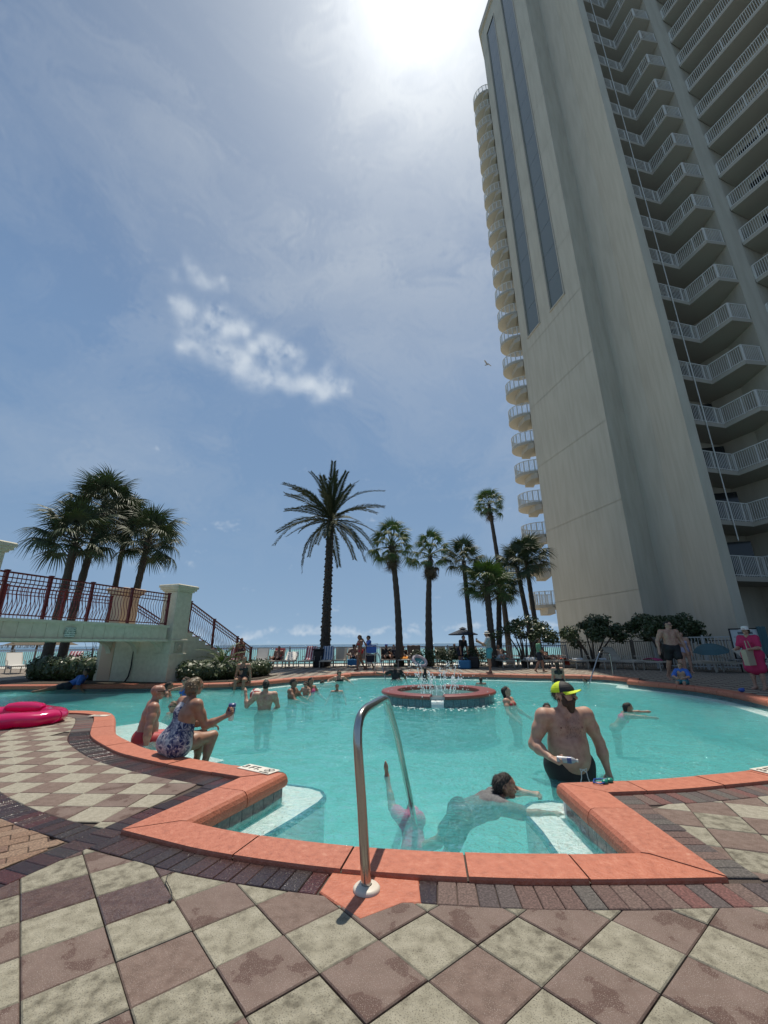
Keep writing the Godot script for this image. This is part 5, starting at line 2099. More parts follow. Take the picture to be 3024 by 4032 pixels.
func furniture() -> void:
	mat("lounger_frame", lin(0.36, 0.33, 0.28), 0.5)
	var sand := mat("sling_sand", Color.WHITE, 0.85, noise_tex(90, 0.2, [[0.2, lin(0.42, 0.37, 0.30)], [0.8, lin(0.52, 0.47, 0.39)]], 128, 2), 3.0)
	var white := mat("sling_white", lin(0.60, 0.58, 0.54), 0.85)
	var brown := mat("sling_brown", lin(0.055, 0.038, 0.032), 0.9)
	var red := mat("stripe_red", Color.WHITE, 0.95, stripes(lin(0.55, 0.50, 0.50), lin(0.24, 0.025, 0.06), 4), 1.75, null, 0.0, false)
	var blue := mat("stripe_blue", Color.WHITE, 0.95, stripes(lin(0.58, 0.58, 0.60), lin(0.06, 0.13, 0.26), 4), 1.75, null, 0.0, false)
	var maroon := mat("towel_maroon", lin(0.13, 0.012, 0.022), 0.95)
	var tw_white := mat("towel_white", lin(0.60, 0.62, 0.64), 0.95)
	var tw_blue := mat("towel_blue", lin(0.035, 0.15, 0.30), 0.95)
	var orange := mat("towel_orange", lin(0.55, 0.20, 0.02), 0.95)
	var coral := mat("towel_coral", lin(0.45, 0.06, 0.03), 0.95)
	var pink := mat("towel_pink", lin(0.40, 0.05, 0.14), 0.95)
	var aqua := mat("towel_aqua", lin(0.10, 0.35, 0.38), 0.95)
	var R := 1.15
	# left group of the far deck, from the stairs to the date palm
	lounger("sun lounger with upright pale back, first right of the bridge stairs", Vector3(-7.2, 0, -25.2), 0.05, white, R)
	lounger("sun lounger under the sunbather with the dark red towel", Vector3(-6.3, 0, -25.2), -0.03, sand, 0.9)
	towel("dark red towel draped over the reclined back behind a sunbather", Vector3(-6.3, 0, -25.2), -0.03, maroon, back_points(0.9), 0.56, 3)
	lounger("sun lounger with grey rounded towel, left of the red striped one", Vector3(-5.45, 0, -25.1), 0.06, sand, 0.55)
	towel("pale grey towel heaped on the back of a lounger", Vector3(-5.45, 0, -25.1), 0.06, white, back_points(0.55, 0.06), 0.62, 4)
	lounger("sun lounger wearing a red and white striped towel", Vector3(-4.4, 0, -24.95), -0.12, sand, R)
	towel("red and white striped towel hung over an upright lounger back", Vector3(-4.4, 0, -24.95), -0.12, red, back_points(R), 0.60, 5, "striped towels")
	lounger("sun lounger wearing a blue and white striped towel by the date palm", Vector3(-3.3, 0, -24.8), 0.02, sand, R)
	towel("blue and white striped towel hung over a lounger below the date palm", Vector3(-3.3, 0, -24.8), 0.02, blue, back_points(R), 0.60, 6, "striped towels")
	lounger("empty tan sun lounger right of the blue striped towel", Vector3(-2.62, 0, -25.7), 0.0, sand, R)
	lounger("sun lounger under the dark hatted sunbather by the walking woman", Vector3(-1.85, 0, -25.6), 0.05, white, 1.0)
	towel("blue towel hanging over the seat of the hatted sunbather's lounger", Vector3(-1.85, 0, -25.6), 0.05, tw_blue, [[0.10, 0.80], [0.38, 0.78], [0.415, 0.68], [0.412, 0.4], [0.412, 0.0]], 0.66, 7)
	lounger("sun lounger under the man in blue cap near the fence", Vector3(0.12, 0, -25.9), 0.1, brown, 1.0)
	lounger("sun lounger with an orange towel between the two fan palms", Vector3(1.1, 0, -25.6), -0.1, sand, 0.5)
	towel("orange towel crumpled on a lounger between the two fan palms", Vector3(1.1, 0, -25.6), -0.1, orange, [[0.42, 0.35], [0.5, 0.2], [0.46, 0.05], [0.52, -0.1], [0.45, -0.25]], 0.45, 8)
	lounger("sun lounger covered by a big brown towel left of the smooth fan palm", Vector3(1.75, 0, -25.5), 0.05, brown, R)
	towel("big brown towel bundled over an upright lounger back", Vector3(1.75, 0, -25.5), 0.05, brown, back_points(R, 0.12), 0.78, 9)
	var olive := mat("sling_olive", lin(0.10, 0.105, 0.06), 0.9)
	lounger("olive sun lounger behind the fountain spray, right of smooth fan palm", Vector3(3.45, 0, -26.0), 0.1, olive, 1.0)
	lounger("olive sun lounger below the left rim of the blue parasol", Vector3(4.2, 0, -26.1), -0.05, olive, 1.1)
	lounger("olive sun lounger below the right rim of the blue parasol", Vector3(5.4, 0, -26.1), 0.08, olive, 1.0)
	lounger("dark sun lounger behind the hatted sunbather near the fence", Vector3(-1.2, 0, -26.1), 0.0, brown, 1.1)
	lounger("dark sun lounger left of the shaggy fan palm trunk", Vector3(0.55, 0, -26.2), 0.05, brown, 1.15)
	# right of the palms
	lounger("sun lounger under the man sunbathing in front of the leafy tree", Vector3(6.35, 0, -23.6), 0.08, sand, 0.75, "sun loungers right of the palms")
	towel("aqua towel under the man sunbathing in front of the tree", Vector3(6.35, 0, -23.6), 0.08, aqua, back_points(0.75), 0.72, 10)
	lounger("flat sun lounger with a rolled white towel behind the green-shirted child", Vector3(7.45, 0, -23.1), 0.12, sand, 0.02, "sun loungers right of the palms")
	towel("rolled white towel on the flat lounger behind the green-shirted child", Vector3(7.45, 0, -23.1), 0.12, tw_white, [[0.40, 0.40], [0.50, 0.35], [0.51, 0.2], [0.44, 0.08], [0.40, 0.05]], 0.5, 11)
	lounger("sun lounger under the face-down sunbather beside the coral towel", Vector3(8.6, 0, -22.9), 0.1, sand, 0.1, "sun loungers right of the palms")
	towel("coral red towel hanging over the side of a lounger", Vector3(9.05, 0, -22.75), 1.65, coral, [[0.12, 0.34], [0.42, 0.30], [0.46, 0.1], [0.44, -0.1]], 0.5, 12)
	lounger("flat sun lounger with a white towel, right of the coral towel", Vector3(9.6, 0, -22.4), 0.12, sand, 0.02, "sun loungers right of the palms")
	towel("white towel laid on the flat lounger right of the coral one", Vector3(9.6, 0, -22.4), 0.12, tw_white, [[0.405, 0.35], [0.47, 0.25], [0.44, 0.05], [0.405, -0.2]], 0.55, 13)
	var labels := ["sun lounger in the shade behind the far right handrail", "sun lounger in shade, third left of the shirtless man", "sun lounger in shade with a pink towel behind shirtless man", "sun lounger in shade right of the woman in lavender", "sun lounger in shade below the notice board", "sun lounger in deep shade beside the woman in pink dress"]
	var spots := [[10.6, -21.9, 0.3], [11.5, -21.1, 0.35], [12.3, -20.5, 0.4], [13.7, -19.2, 0.5], [14.6, -18.6, 0.55], [15.2, -17.5, 0.6]]
	for i in 6:
		lounger(labels[i], Vector3(spots[i][0], 0, spots[i][1]), spots[i][2], sand, [0.05, 0.9, 0.05, 0.6, 0.05, 0.8][i], "loungers in the tower's shade")
	towel("pink patterned towel on a lounger behind the shirtless man", Vector3(12.3, 0, -20.5), 0.4, pink, [[0.405, 0.45], [0.47, 0.3], [0.50, 0.1], [0.44, -0.2]], 0.5, 14)
	towel("folded white towel on the lounger below the notice board", Vector3(14.6, 0, -18.6), 0.55, tw_white, [[0.41, 0.35], [0.49, 0.3], [0.49, 0.0], [0.41, -0.05]], 0.45, 15)
	towel("small towel on the lounger behind the far right handrail", Vector3(10.6, 0, -21.9), 0.3, tw_white, [[0.41, 0.3], [0.47, 0.2], [0.45, 0.0], [0.41, -0.1]], 0.4, 16)
	# seen under the bridge
	lounger("white sun lounger at the left edge beyond the footbridge", Vector3(-18.4, 0, -22.0), 0.9, white, 0.9, "loungers beyond the bridge")
	lounger("sun lounger with a red towel seen under the footbridge", Vector3(-16.6, 0, -23.0), 0.3, sand, 0.8, "loungers beyond the bridge")
	towel("red striped towel on a lounger seen under the footbridge", Vector3(-16.6, 0, -23.0), 0.3, red, back_points(0.8), 0.58, 17, "striped towels")
	lounger("tan sun lounger at the foot of the bridge stairs", Vector3(-8.6, 0, -24.6), 0.0, sand, R, "loungers beyond the bridge")
	towel("red towel on the lounger at the foot of the stairs", Vector3(-8.6, 0, -24.6), 0.0, red, back_points(R), 0.58, 18, "striped towels")
	# fences
	mat("fence_white", lin(0.40, 0.41, 0.40), 0.6)
	var wood := mat("fence_wood", Color.WHITE, 0.85, noise_tex(91, 0.05, [[0.2, lin(0.13, 0.11, 0.09)], [0.8, lin(0.24, 0.21, 0.175)]], 256, 4), 1.0)
	fence("white picket fence along the sea side of the deck", Vector2(-25, -26.6), Vector2(11.0, -26.6), 1.10, M["fence_white"], "deck fences")
	fence("weathered tan fence in front of the tower corner", Vector2(8.7, -25.6), Vector2(13.3, -23.6), 1.28, wood, "deck fences", 0.10)
	fence("weathered tan fence continuing along the foot of the tower", Vector2(13.35, -23.55), Vector2(16.3, -20.4), 1.30, wood, "deck fences", 0.10)
	fence("white railing in the shade behind the woman in lavender", Vector2(13.3, -21.6), Vector2(17.5, -17.2), 1.45, M["fence_white"], "deck fences")
	# parasols
	var u := thing("parasol", "navy blue parasol open beside the cabbage palm trunk", "parasol", Vector3(4.67, 0, -25.9))
	var b := MB.new()
	b.bar(Vector3.ZERO, Vector3(0, 2.12, 0), 0.022)
	put("pole", b.mesh(), M["white_metal"], u)
	b = MB.new()
	for i in 8:
		var a0 := TAU * i / 8.0
		var a1 := TAU * (i + 1) / 8.0
		var p := Vector3(cos(a0) * 0.88, 1.76, sin(a0) * 0.88)
		var q := Vector3(cos(a1) * 0.88, 1.76, sin(a1) * 0.88)
		var c := Vector3(0, 2.1, 0)
		b.tri(c, q, p)
		b.tri(c - Vector3(0, 0.012, 0), p - Vector3(0, 0.012, 0), q - Vector3(0, 0.012, 0))
		b.quad(p, q, q - Vector3(0, 0.05, 0), p - Vector3(0, 0.05, 0))
	put("canopy", b.mesh(), mat("navy_cloth", lin(0.02, 0.028, 0.045), 0.85), u)
	b = MB.new()
	b.lathe(Vector3(0, 2.06, 0), [Vector2(0.26, 0.0), Vector2(0.14, 0.07), Vector2(0.0, 0.12)], 8)
	put("vent_cap", b.mesh(), M["navy_cloth"], u)
	b = MB.new()
	b.lathe(Vector3.ZERO, [Vector2(0.24, 0), Vector2(0.24, 0.06), Vector2(0.05, 0.10), Vector2(0.04, 0.3)], 16)
	put("stand", b.mesh(), M["black"], u)
	u = thing("beach_parasol", "teal beach parasol lying tilted on a lounger in the shade", "parasol", Vector3(13.75, 0.55, -18.5), 0.4)
	u.rotation = Vector3(0.10, 0.4, 0.22)
	b = MB.new()
	for i in 8:
		var a0 := TAU * i / 8.0
		var a1 := TAU * (i + 1) / 8.0
		for k in 3:
			var r0: float = [0.0, 0.25, 0.48][k]
			var r1: float = [0.25, 0.48, 0.66][k]
			var y0: float = [0.62, 0.57, 0.46][k]
			var y1: float = [0.57, 0.46, 0.30][k]
			b.quad(Vector3(cos(a0) * r0, y0, sin(a0) * r0), Vector3(cos(a1) * r0, y0, sin(a1) * r0), Vector3(cos(a1) * r1, y1, sin(a1) * r1), Vector3(cos(a0) * r1, y1, sin(a0) * r1))
	put("canopy", b.mesh(), mat("parasol_teal", lin(0.045, 0.10, 0.115), 0.85), u)
	b = MB.new()
	b.bar(Vector3(0, -0.3, 0), Vector3(0, 0.66, 0), 0.014)
	put("pole", b.mesh(), M["white_metal"], u)
	# thatched shelter on the beach, seen under the bridge
	u = thing("thatched_shelter", "dark thatched shelter on posts seen under the footbridge", "shelter", Vector3(-23.8, -2.2, -30.0))
	b = MB.new()
	b.bar(Vector3.ZERO, Vector3(0, 3.7, 0), 0.07)
	var pole := b.mesh()
	for x in [-1.0, 1.2]:
		for z in [-1.0, 1.0]:
			put("post", pole, M["bark"], u, Vector3(x, 0, z))
	b = MB.new()
	var eave := 3.55
	b.quad(Vector3(-1.5, eave, 1.4), Vector3(1.7, eave, 1.4), Vector3(1.2, eave + 0.5, 0), Vector3(-1.0, eave + 0.5, 0))
	b.quad(Vector3(1.7, eave, -1.4), Vector3(-1.5, eave, -1.4), Vector3(-1.0, eave + 0.5, 0), Vector3(1.2, eave + 0.5, 0))
	b.tri(Vector3(1.7, eave, 1.4), Vector3(1.7, eave, -1.4), Vector3(1.2, eave + 0.5, 0))
	b.tri(Vector3(-1.5, eave, -1.4), Vector3(-1.5, eave, 1.4), Vector3(-1.0, eave + 0.5, 0))
	for i in 60:
		var x := -1.5 + i * 0.054
		b.beam(Vector3(x, eave + 0.03, 1.4), Vector3(x + rng.randf_range(-0.05, 0.05), eave - rng.randf_range(0.08, 0.2), 1.43), 0.03, 0.01)
	put("thatch", b.mesh(), M["dead_leaf"], u)
	# notice board in the shade
	u = thing("notice_board", "tall white notice board leaning in shade behind woman in pink", "notice board", Vector3(15.25, 0, -18.35), -0.55)
	b = MB.new()
	b.box(Vector3(0, 1.12, 0), Vector3(0.98, 1.18, 0.03), Basis(), 0.005)
	put("board", b.mesh(), mat("board_white", lin(0.42, 0.46, 0.47), 0.5), u)
	b = MB.new()
	for s in [[0, 1.73, 1.06, 0.05], [0, 0.52, 1.06, 0.05], [-0.51, 1.12, 0.05, 1.25], [0.51, 1.12, 0.05, 1.25]]:
		b.box(Vector3(s[0], s[1], 0.01), Vector3(s[2], s[3], 0.05))
	for x in [-0.4, 0.4]:
		b.box(Vector3(x, 0.27, 0), Vector3(0.05, 0.54, 0.05))
	put("frame", b.mesh(), M["black"], u)
	b = MB.new()
	b.box(Vector3(0.0, 1.56, 0.018), Vector3(0.5, 0.10, 0.004))
	for i in 9:
		b.box(Vector3(-0.02, 1.40 - i * 0.085, 0.018), Vector3(0.78 - (i % 3) * 0.12, 0.022, 0.003))
	put("print", b.mesh(), mat("print_grey", lin(0.10, 0.12, 0.14), 0.6), u)
	towel("teal and white towel hung over the notice board's corner", Vector3(15.7, 1.3, -18.05), -0.55, M["parasol_teal"], [[-0.6, 0.05], [0.0, 0.05], [0.47, 0.05], [0.5, 0.0], [0.2, -0.05]], 0.28, 19)
	# coolers, bags and a bin
	var boxes := [
		["trash_bin", "black square bin behind the two striped towels", "bin", Vector3(-3.85, 0, -25.4), Vector3(0.55, 1.0, 0.5), M["black"]],
		["cooler_bag", "blue cooler bag on the deck left of the man in hat", "bag", Vector3(4.05, 0, -22.6), Vector3(0.62, 0.45, 0.42), tw_blue],
		["beach_bag", "black beach bag beside the man in the hat", "bag", Vector3(4.6, 0, -22.9), Vector3(0.5, 0.62, 0.4), M["black"]],
		["cooler_bag", "dark bag under the blue parasol", "bag", Vector3(4.9, 0, -25.1), Vector3(0.6, 0.7, 0.5), brown]]
	for q in boxes:
		var o := thing(q[0], q[1], q[2], q[3], rng.randf_range(-0.4, 0.4))
		b = MB.new()
		b.box(Vector3(0, q[4].y * 0.46, 0), Vector3(q[4].x, q[4].y * 0.92, q[4].z), Basis(), 0.05)
		put("body", b.mesh(), q[5], o)
		b = MB.new()
		if q[0] == "trash_bin":
			b.box(Vector3(0, q[4].y * 0.96, 0), Vector3(q[4].x + 0.04, 0.09, q[4].z + 0.04), Basis(), 0.02)
			put("lid", b.mesh(), q[5], o)
		else:
			b.tube(V3([Vector3(-q[4].x * 0.3, q[4].y * 0.9, 0), Vector3(-q[4].x * 0.2, q[4].y * 1.15, 0), Vector3(q[4].x * 0.2, q[4].y * 1.15, 0), Vector3(q[4].x * 0.3, q[4].y * 0.9, 0)]), PackedFloat32Array([0.012]), 6)
			put("handle", b.mesh(), q[5], o)
	var st := thing("side_table", "low round side table between the aqua and white towels", "table", Vector3(6.95, 0, -23.5))
	b = MB.new()
	b.lathe(Vector3(0, 0.42, 0), [Vector2(0.0, 0.0), Vector2(0.26, 0.0), Vector2(0.265, 0.015), Vector2(0.26, 0.03), Vector2(0.0, 0.03)], 20)
	put("top", b.mesh(), M["lounger_frame"], st)
	for i in 4:
		b = MB.new()
		b.bar(Vector3(0, 0, 0), Vector3(0, 0.42, 0), 0.015)
		put("leg", b.mesh(), M["lounger_frame"], st, Vector3(cos(i * PI / 2 + 0.7) * 0.2, 0, sin(i * PI / 2 + 0.7) * 0.2))
	# a baby float leaning on the loungers
	u = thing("baby_float", "white inflatable baby float with teal bottom leaning against a lounger", "float", Vector3(1.82, 0.36, -23.3))
	u.rotation = Vector3(0.95, 0.2, -0.35)
	b = MB.new()
	var pts := PackedVector3Array()
	for i in 25:
		var a := TAU * i / 24.0
		pts.append(Vector3(cos(a) * 0.40, 0, sin(a) * 0.28))
	b.tube(pts, PackedFloat32Array([0.085]), 8, false)
	put("ring", b.mesh(), mat("float_white", lin(0.62, 0.52, 0.54), 0.3), u)
	b = MB.new()
	b.lathe(Vector3(0, -0.03, 0), [Vector2(0.36, 0.0), Vector2(0.18, -0.03), Vector2(0.0, -0.03)], 20, Basis(), 1.0, 0.68)
	put("seat", b.mesh(), aqua, u)


func small_things() -> void:
	# pink inflatable on the deck at the left
	var pinkm := mat("pink_vinyl", lin(0.58, 0.014, 0.13), 0.12)
	pinkm.clearcoat_enabled = true
	pinkm.clearcoat = 0.6
	pinkm.clearcoat_roughness = 0.1
	pinkm.backlight_enabled = true
	pinkm.backlight = lin(0.5, 0.02, 0.16)
	var t := thing("pool_float", "shiny hot pink inflatable ring with pillow on the left deck", "float", Vector3(-6.5, 0, -7.85))
	t.scale = Vector3(1.12, 0.68, 1.0)
	var b := MB.new()
	var pts := PackedVector3Array()
	var rad := PackedFloat32Array()
	for i in 41:
		var a := TAU * i / 40.0
		pts.append(Vector3(cos(a) * 0.66, 0.165 + 0.012 * sin(a * 9.0), sin(a) * 0.50))
		rad.append(0.165 + 0.008 * sin(a * 13.0))
	b.tube(pts, rad, 16, false)
	put("ring", b.mesh(), pinkm, t)
	b = MB.new()
	b.tube(V3([Vector3(-0.33, 0.30, -0.36), Vector3(-0.28, 0.31, -0.37), Vector3(-0.14, 0.32, -0.38), Vector3(0.1, 0.32, -0.38), Vector3(0.23, 0.31, -0.36), Vector3(0.28, 0.30, -0.35)]), PackedFloat32Array([0.05, 0.10, 0.125, 0.125, 0.10, 0.05]), 14)
	put("pillow", b.mesh(), pinkm, t)
	b = MB.new()
	b.lathe(Vector3(0, 0.06, 0), [Vector2(0.6, 0.03), Vector2(0.3, -0.02), Vector2(0.0, -0.02)], 20, Basis(), 1.0, 0.72)
	put("floor_sheet", b.mesh(), pinkm, t)
	# swim goggles on the coping
	var gm := mat("goggle_green", lin(0.01, 0.20, 0.14), 0.3)
	var gb := mat("goggle_blue", lin(0.02, 0.07, 0.30), 0.3)
	t = thing("swim_goggles", "green and blue swim goggles lying on coping beside bearded man", "goggles", Vector3(1.99, 0.027, -4.34), 0.5)
	for s in [-1.0, 1.0]:
		b = MB.new()
		b.lathe(Vector3(s * 0.036 + 0.03, 0, 0), [Vector2(0.030, 0.004), Vector2(0.034, 0.014), Vector2(0.026, 0.030), Vector2(0.0, 0.033)], 12, Basis(), 1.0, 0.75)
		put("lens", b.mesh(), gm, t)
	b = MB.new()
	b.tube(V3([Vector3(0.09, 0.012, 0), Vector3(0.06, 0.010, -0.07), Vector3(-0.02, 0.012, -0.10), Vector3(-0.10, 0.010, -0.05), Vector3(-0.09, 0.010, 0.01), Vector3(-0.03, 0.012, 0.01)]), PackedFloat32Array([0.006]), 6)
	put("strap", b.mesh(), gb, t)
	b = MB.new()
	b.bar(Vector3(0.015, 0.02, 0), Vector3(0.045, 0.02, 0), 0.005)
	put("bridge", b.mesh(), M["black"], t)
	# depth plates let into the coping
	var plate := mat("plate_white", lin(0.68, 0.64, 0.56), 0.35)
	var ink := mat("plate_ink", lin(0.012, 0.012, 0.014), 0.5)
	for q in [["white depth plate reading 3 FT on the left spur of coping", Vector3(-1.315, 0.0315, -4.868), -0.56, "3 FT."], ["white depth plate cut by the right edge of the picture", Vector3(3.86, 0.0315, -4.72), 0.33, "3 FT."], ["small white depth plate where the left coping bends to the channel", Vector3(-5.28, 0.0315, -8.42), -0.1, "3 FT."]]:
		t = thing("depth_plate", q[0], "sign plate", q[1], q[2], "depth plates on the coping")
		b = MB.new()
		b.box(Vector3(0, 0.001, 0), Vector3(0.46 if q[1].x > -2.0 else 0.34, 0.006, 0.165), Basis(), 0.002)
		put("plate", b.mesh(), plate, t)
		var flat := Basis(Vector3.RIGHT, -PI * 0.5)
		put("lettering", text(q[3], 0.085), ink, t, Vector3(-0.085, 0.0055, 0.0), flat)
		if q[1].x < -2.0:
			continue
		b = MB.new()
		for i in 20:
			var a0 := TAU * i / 20.0
			var a1 := TAU * (i + 1) / 20.0
			b.quad(Vector3(cos(a0) * 0.058, 0.0052, sin(a0) * 0.05), Vector3(cos(a1) * 0.058, 0.0052, sin(a1) * 0.05), Vector3(cos(a1) * 0.05, 0.0052, sin(a1) * 0.042), Vector3(cos(a0) * 0.05, 0.0052, sin(a0) * 0.042))
		b.box(Vector3(0, 0.0052, 0), Vector3(0.09, 0.002, 0.009), Basis(Vector3.UP, 0.7))
		b.box(Vector3(0, 0.0056, 0), Vector3(0.07, 0.002, 0.012), Basis(Vector3.UP, -0.8))
		put("no_diving_symbol", b.mesh(), ink, t, Vector3(0.145, 0, -0.015))
		put("small_lettering", text("NO DIVING", 0.018), ink, t, Vector3(0.145, 0.0055, 0.062), flat)
	# a blue toy on the right coping
	t = thing("toy_ball", "small blue toy lying on the shaded right coping", "toy", Vector3(8.85, 0.03, -11.2))
	b = MB.new()
	b.ball(Vector3(0, 0.05, 0), Vector3(0.075, 0.05, 0.06), 12, 8)
	put("body", b.mesh(), gb, t)
	b = MB.new()
	b.ball(Vector3(0.05, 0.075, 0), Vector3(0.03, 0.03, 0.03), 8, 6)
	put("knob", b.mesh(), gb, t)
	# a strand of black strap on the front pavers
	t = thing("loose_strap", "thin black strap curled on the front left paver", "strap", Vector3(-1.11, 0.004, -2.63))
	b = MB.new()
	b.tube(V3([Vector3(0.0, 0.003, 0.0), Vector3(-0.025, 0.004, -0.059), Vector3(-0.067, 0.004, -0.117), Vector3(-0.116, 0.005, -0.178), Vector3(-0.141, 0.004, -0.247), Vector3(-0.13, 0.003, -0.279)]), PackedFloat32Array([0.0022]), 5)
	put("strand", b.mesh(), M["black"], t)
	b = MB.new()
	b.box(Vector3(0.0, 0.006, 0.01), Vector3(0.016, 0.010, 0.022), Basis(), 0.003)
	put("clip", b.mesh(), M["black"], t)
	# a gull far off
	t = thing("gull", "tiny dark gull flying left of the tower", "bird", Vector3(12.5, 33.0, -42.0), 0.8)
	b = MB.new()
	b.ball(Vector3.ZERO, Vector3(0.09, 0.09, 0.24), 8, 6)
	b.ball(Vector3(0, 0.03, -0.26), Vector3(0.06, 0.06, 0.08), 8, 6)
	put("body", b.mesh(), mat("gull_grey", lin(0.25, 0.25, 0.26), 0.8), t)
	for s in [-1.0, 1.0]:
		b = MB.new()
		b.quad(Vector3(s * 0.05, 0.03, -0.1), Vector3(s * 0.05, 0.03, 0.1), Vector3(s * 0.4, 0.22, 0.08), Vector3(s * 0.4, 0.24, -0.1))
		b.quad(Vector3(s * 0.4, 0.24, -0.1), Vector3(s * 0.4, 0.22, 0.08), Vector3(s * 0.8, 0.12, 0.14), Vector3(s * 0.78, 0.13, 0.06))
		put("wing", b.mesh(), M["gull_grey"], t)


# ---- people: joints and radii, blended into one skin
func skin_over(b: MB, bones: Array, cell: float, k: float) -> void:
	# bones: [from, to, radius, radius]; the union of their tapered capsules, joined smoothly, as surface nets
	var lo := Vector3(1e9, 1e9, 1e9)
	var hi := -lo
	for q in bones:
		var rm: float = maxf(q[2], q[3]) + cell * 2.5
		var rv := Vector3(rm, rm, rm)
		lo = lo.min((q[0] as Vector3).min(q[1]) - rv)
		hi = hi.max((q[0] as Vector3).max(q[1]) + rv)
	var nx := int((hi.x - lo.x) / cell) + 2
	var ny := int((hi.y - lo.y) / cell) + 2
	var nz := int((hi.z - lo.z) / cell) + 2
	var sxy := nx * ny
	var f := PackedFloat32Array()
	f.resize(nx * ny * nz)
	f.fill(100.0)
	for q in bones:
		var a: Vector3 = q[0]
		var ba: Vector3 = q[1] - a
		var ra: float = q[2]
		var dr: float = q[3] - ra
		var l2 := maxf(ba.length_squared(), 1e-9)
		var rm: float = maxf(q[2], q[3]) + k + cell * 2.0
		var p0 := a.min(q[1]) - lo - Vector3(rm, rm, rm)
		var p1 := a.max(q[1]) - lo + Vector3(rm, rm, rm)
		var i0 := maxi(0, int(p0.x / cell))
		var i1 := mini(nx - 1, int(p1.x / cell) + 1)
		var j0 := maxi(0, int(p0.y / cell))
		var j1 := mini(ny - 1, int(p1.y / cell) + 1)
		var k0 := maxi(0, int(p0.z / cell))
		var k1 := mini(nz - 1, int(p1.z / cell) + 1)
		var o := lo - a
		for kk in range(k0, k1 + 1):
			for jj in range(j0, j1 + 1):
				var at := kk * sxy + jj * nx
				for ii in range(i0, i1 + 1):
					var pa := o + Vector3(ii, jj, kk) * cell
					var h := clampf(pa.dot(ba) / l2, 0.0, 1.0)
					var d := (pa - ba * h).length() - ra - dr * h
					var e := f[at + ii]
					var m := k - absf(e - d)
					if m > 0.0:
						f[at + ii] = minf(e, d) - m * m / k * 0.25
					elif d < e:
						f[at + ii] = d
	var vid := {}
	var lim := cell * 2.2
	var keys := PackedInt32Array()
	for kk in nz - 1:
		for jj in ny - 1:
			var row := kk * sxy + jj * nx
			for ii in nx - 1:
				var c := row + ii
				var f0 := f[c]
				if f0 > lim or f0 < -lim:
					continue
				var f1 := f[c + 1]
				var f2 := f[c + nx]
				var f3 := f[c + nx + 1]
				var f4 := f[c + sxy]
				var f5 := f[c + sxy + 1]
				var f6 := f[c + sxy + nx]
				var f7 := f[c + sxy + nx + 1]
				var neg := int(f0 < 0) + int(f1 < 0) + int(f2 < 0) + int(f3 < 0) + int(f4 < 0) + int(f5 < 0) + int(f6 < 0) + int(f7 < 0)
				if neg == 0 or neg == 8:
					continue
				var g := Vector3(f1 + f3 + f5 + f7 - f0 - f2 - f4 - f6, f2 + f3 + f6 + f7 - f0 - f1 - f4 - f5, f4 + f5 + f6 + f7 - f0 - f1 - f2 - f3) * 0.25
				var mean := (f0 + f1 + f2 + f3 + f4 + f5 + f6 + f7) * 0.125
				var gl := maxf(g.length_squared(), 1e-12)
				var s := g * (-mean / gl)
				s = s.clamp(Vector3(-0.5, -0.5, -0.5), Vector3(0.5, 0.5, 0.5))
				vid[c] = b.v.size()
				keys.append(c)
				b.v.append(lo + (Vector3(ii + 0.5, jj + 0.5, kk + 0.5) + s) * cell)
				b.n.append(g.normalized())
	for c in keys:
		var s0 := f[c] < 0.0
		for ax in 3:
			var st: int = [1, nx, sxy][ax]
			if (f[c + st] < 0.0) == s0:
				continue
			var u: int = [nx, sxy, 1][ax]
			var w: int = [sxy, 1, nx][ax]
			var p1: int = vid.get(c - u, -1)
			var p2: int = vid.get(c - u - w, -1)
			var p3: int = vid.get(c - w, -1)
			if p1 < 0 or p2 < 0 or p3 < 0:
				continue
			var p: int = vid[c]
			if s0:
				b.ix.append_array(PackedInt32Array([p, p2, p1, p, p3, p2]))
			else:
				b.ix.append_array(PackedInt32Array([p, p1, p2, p, p2, p3]))


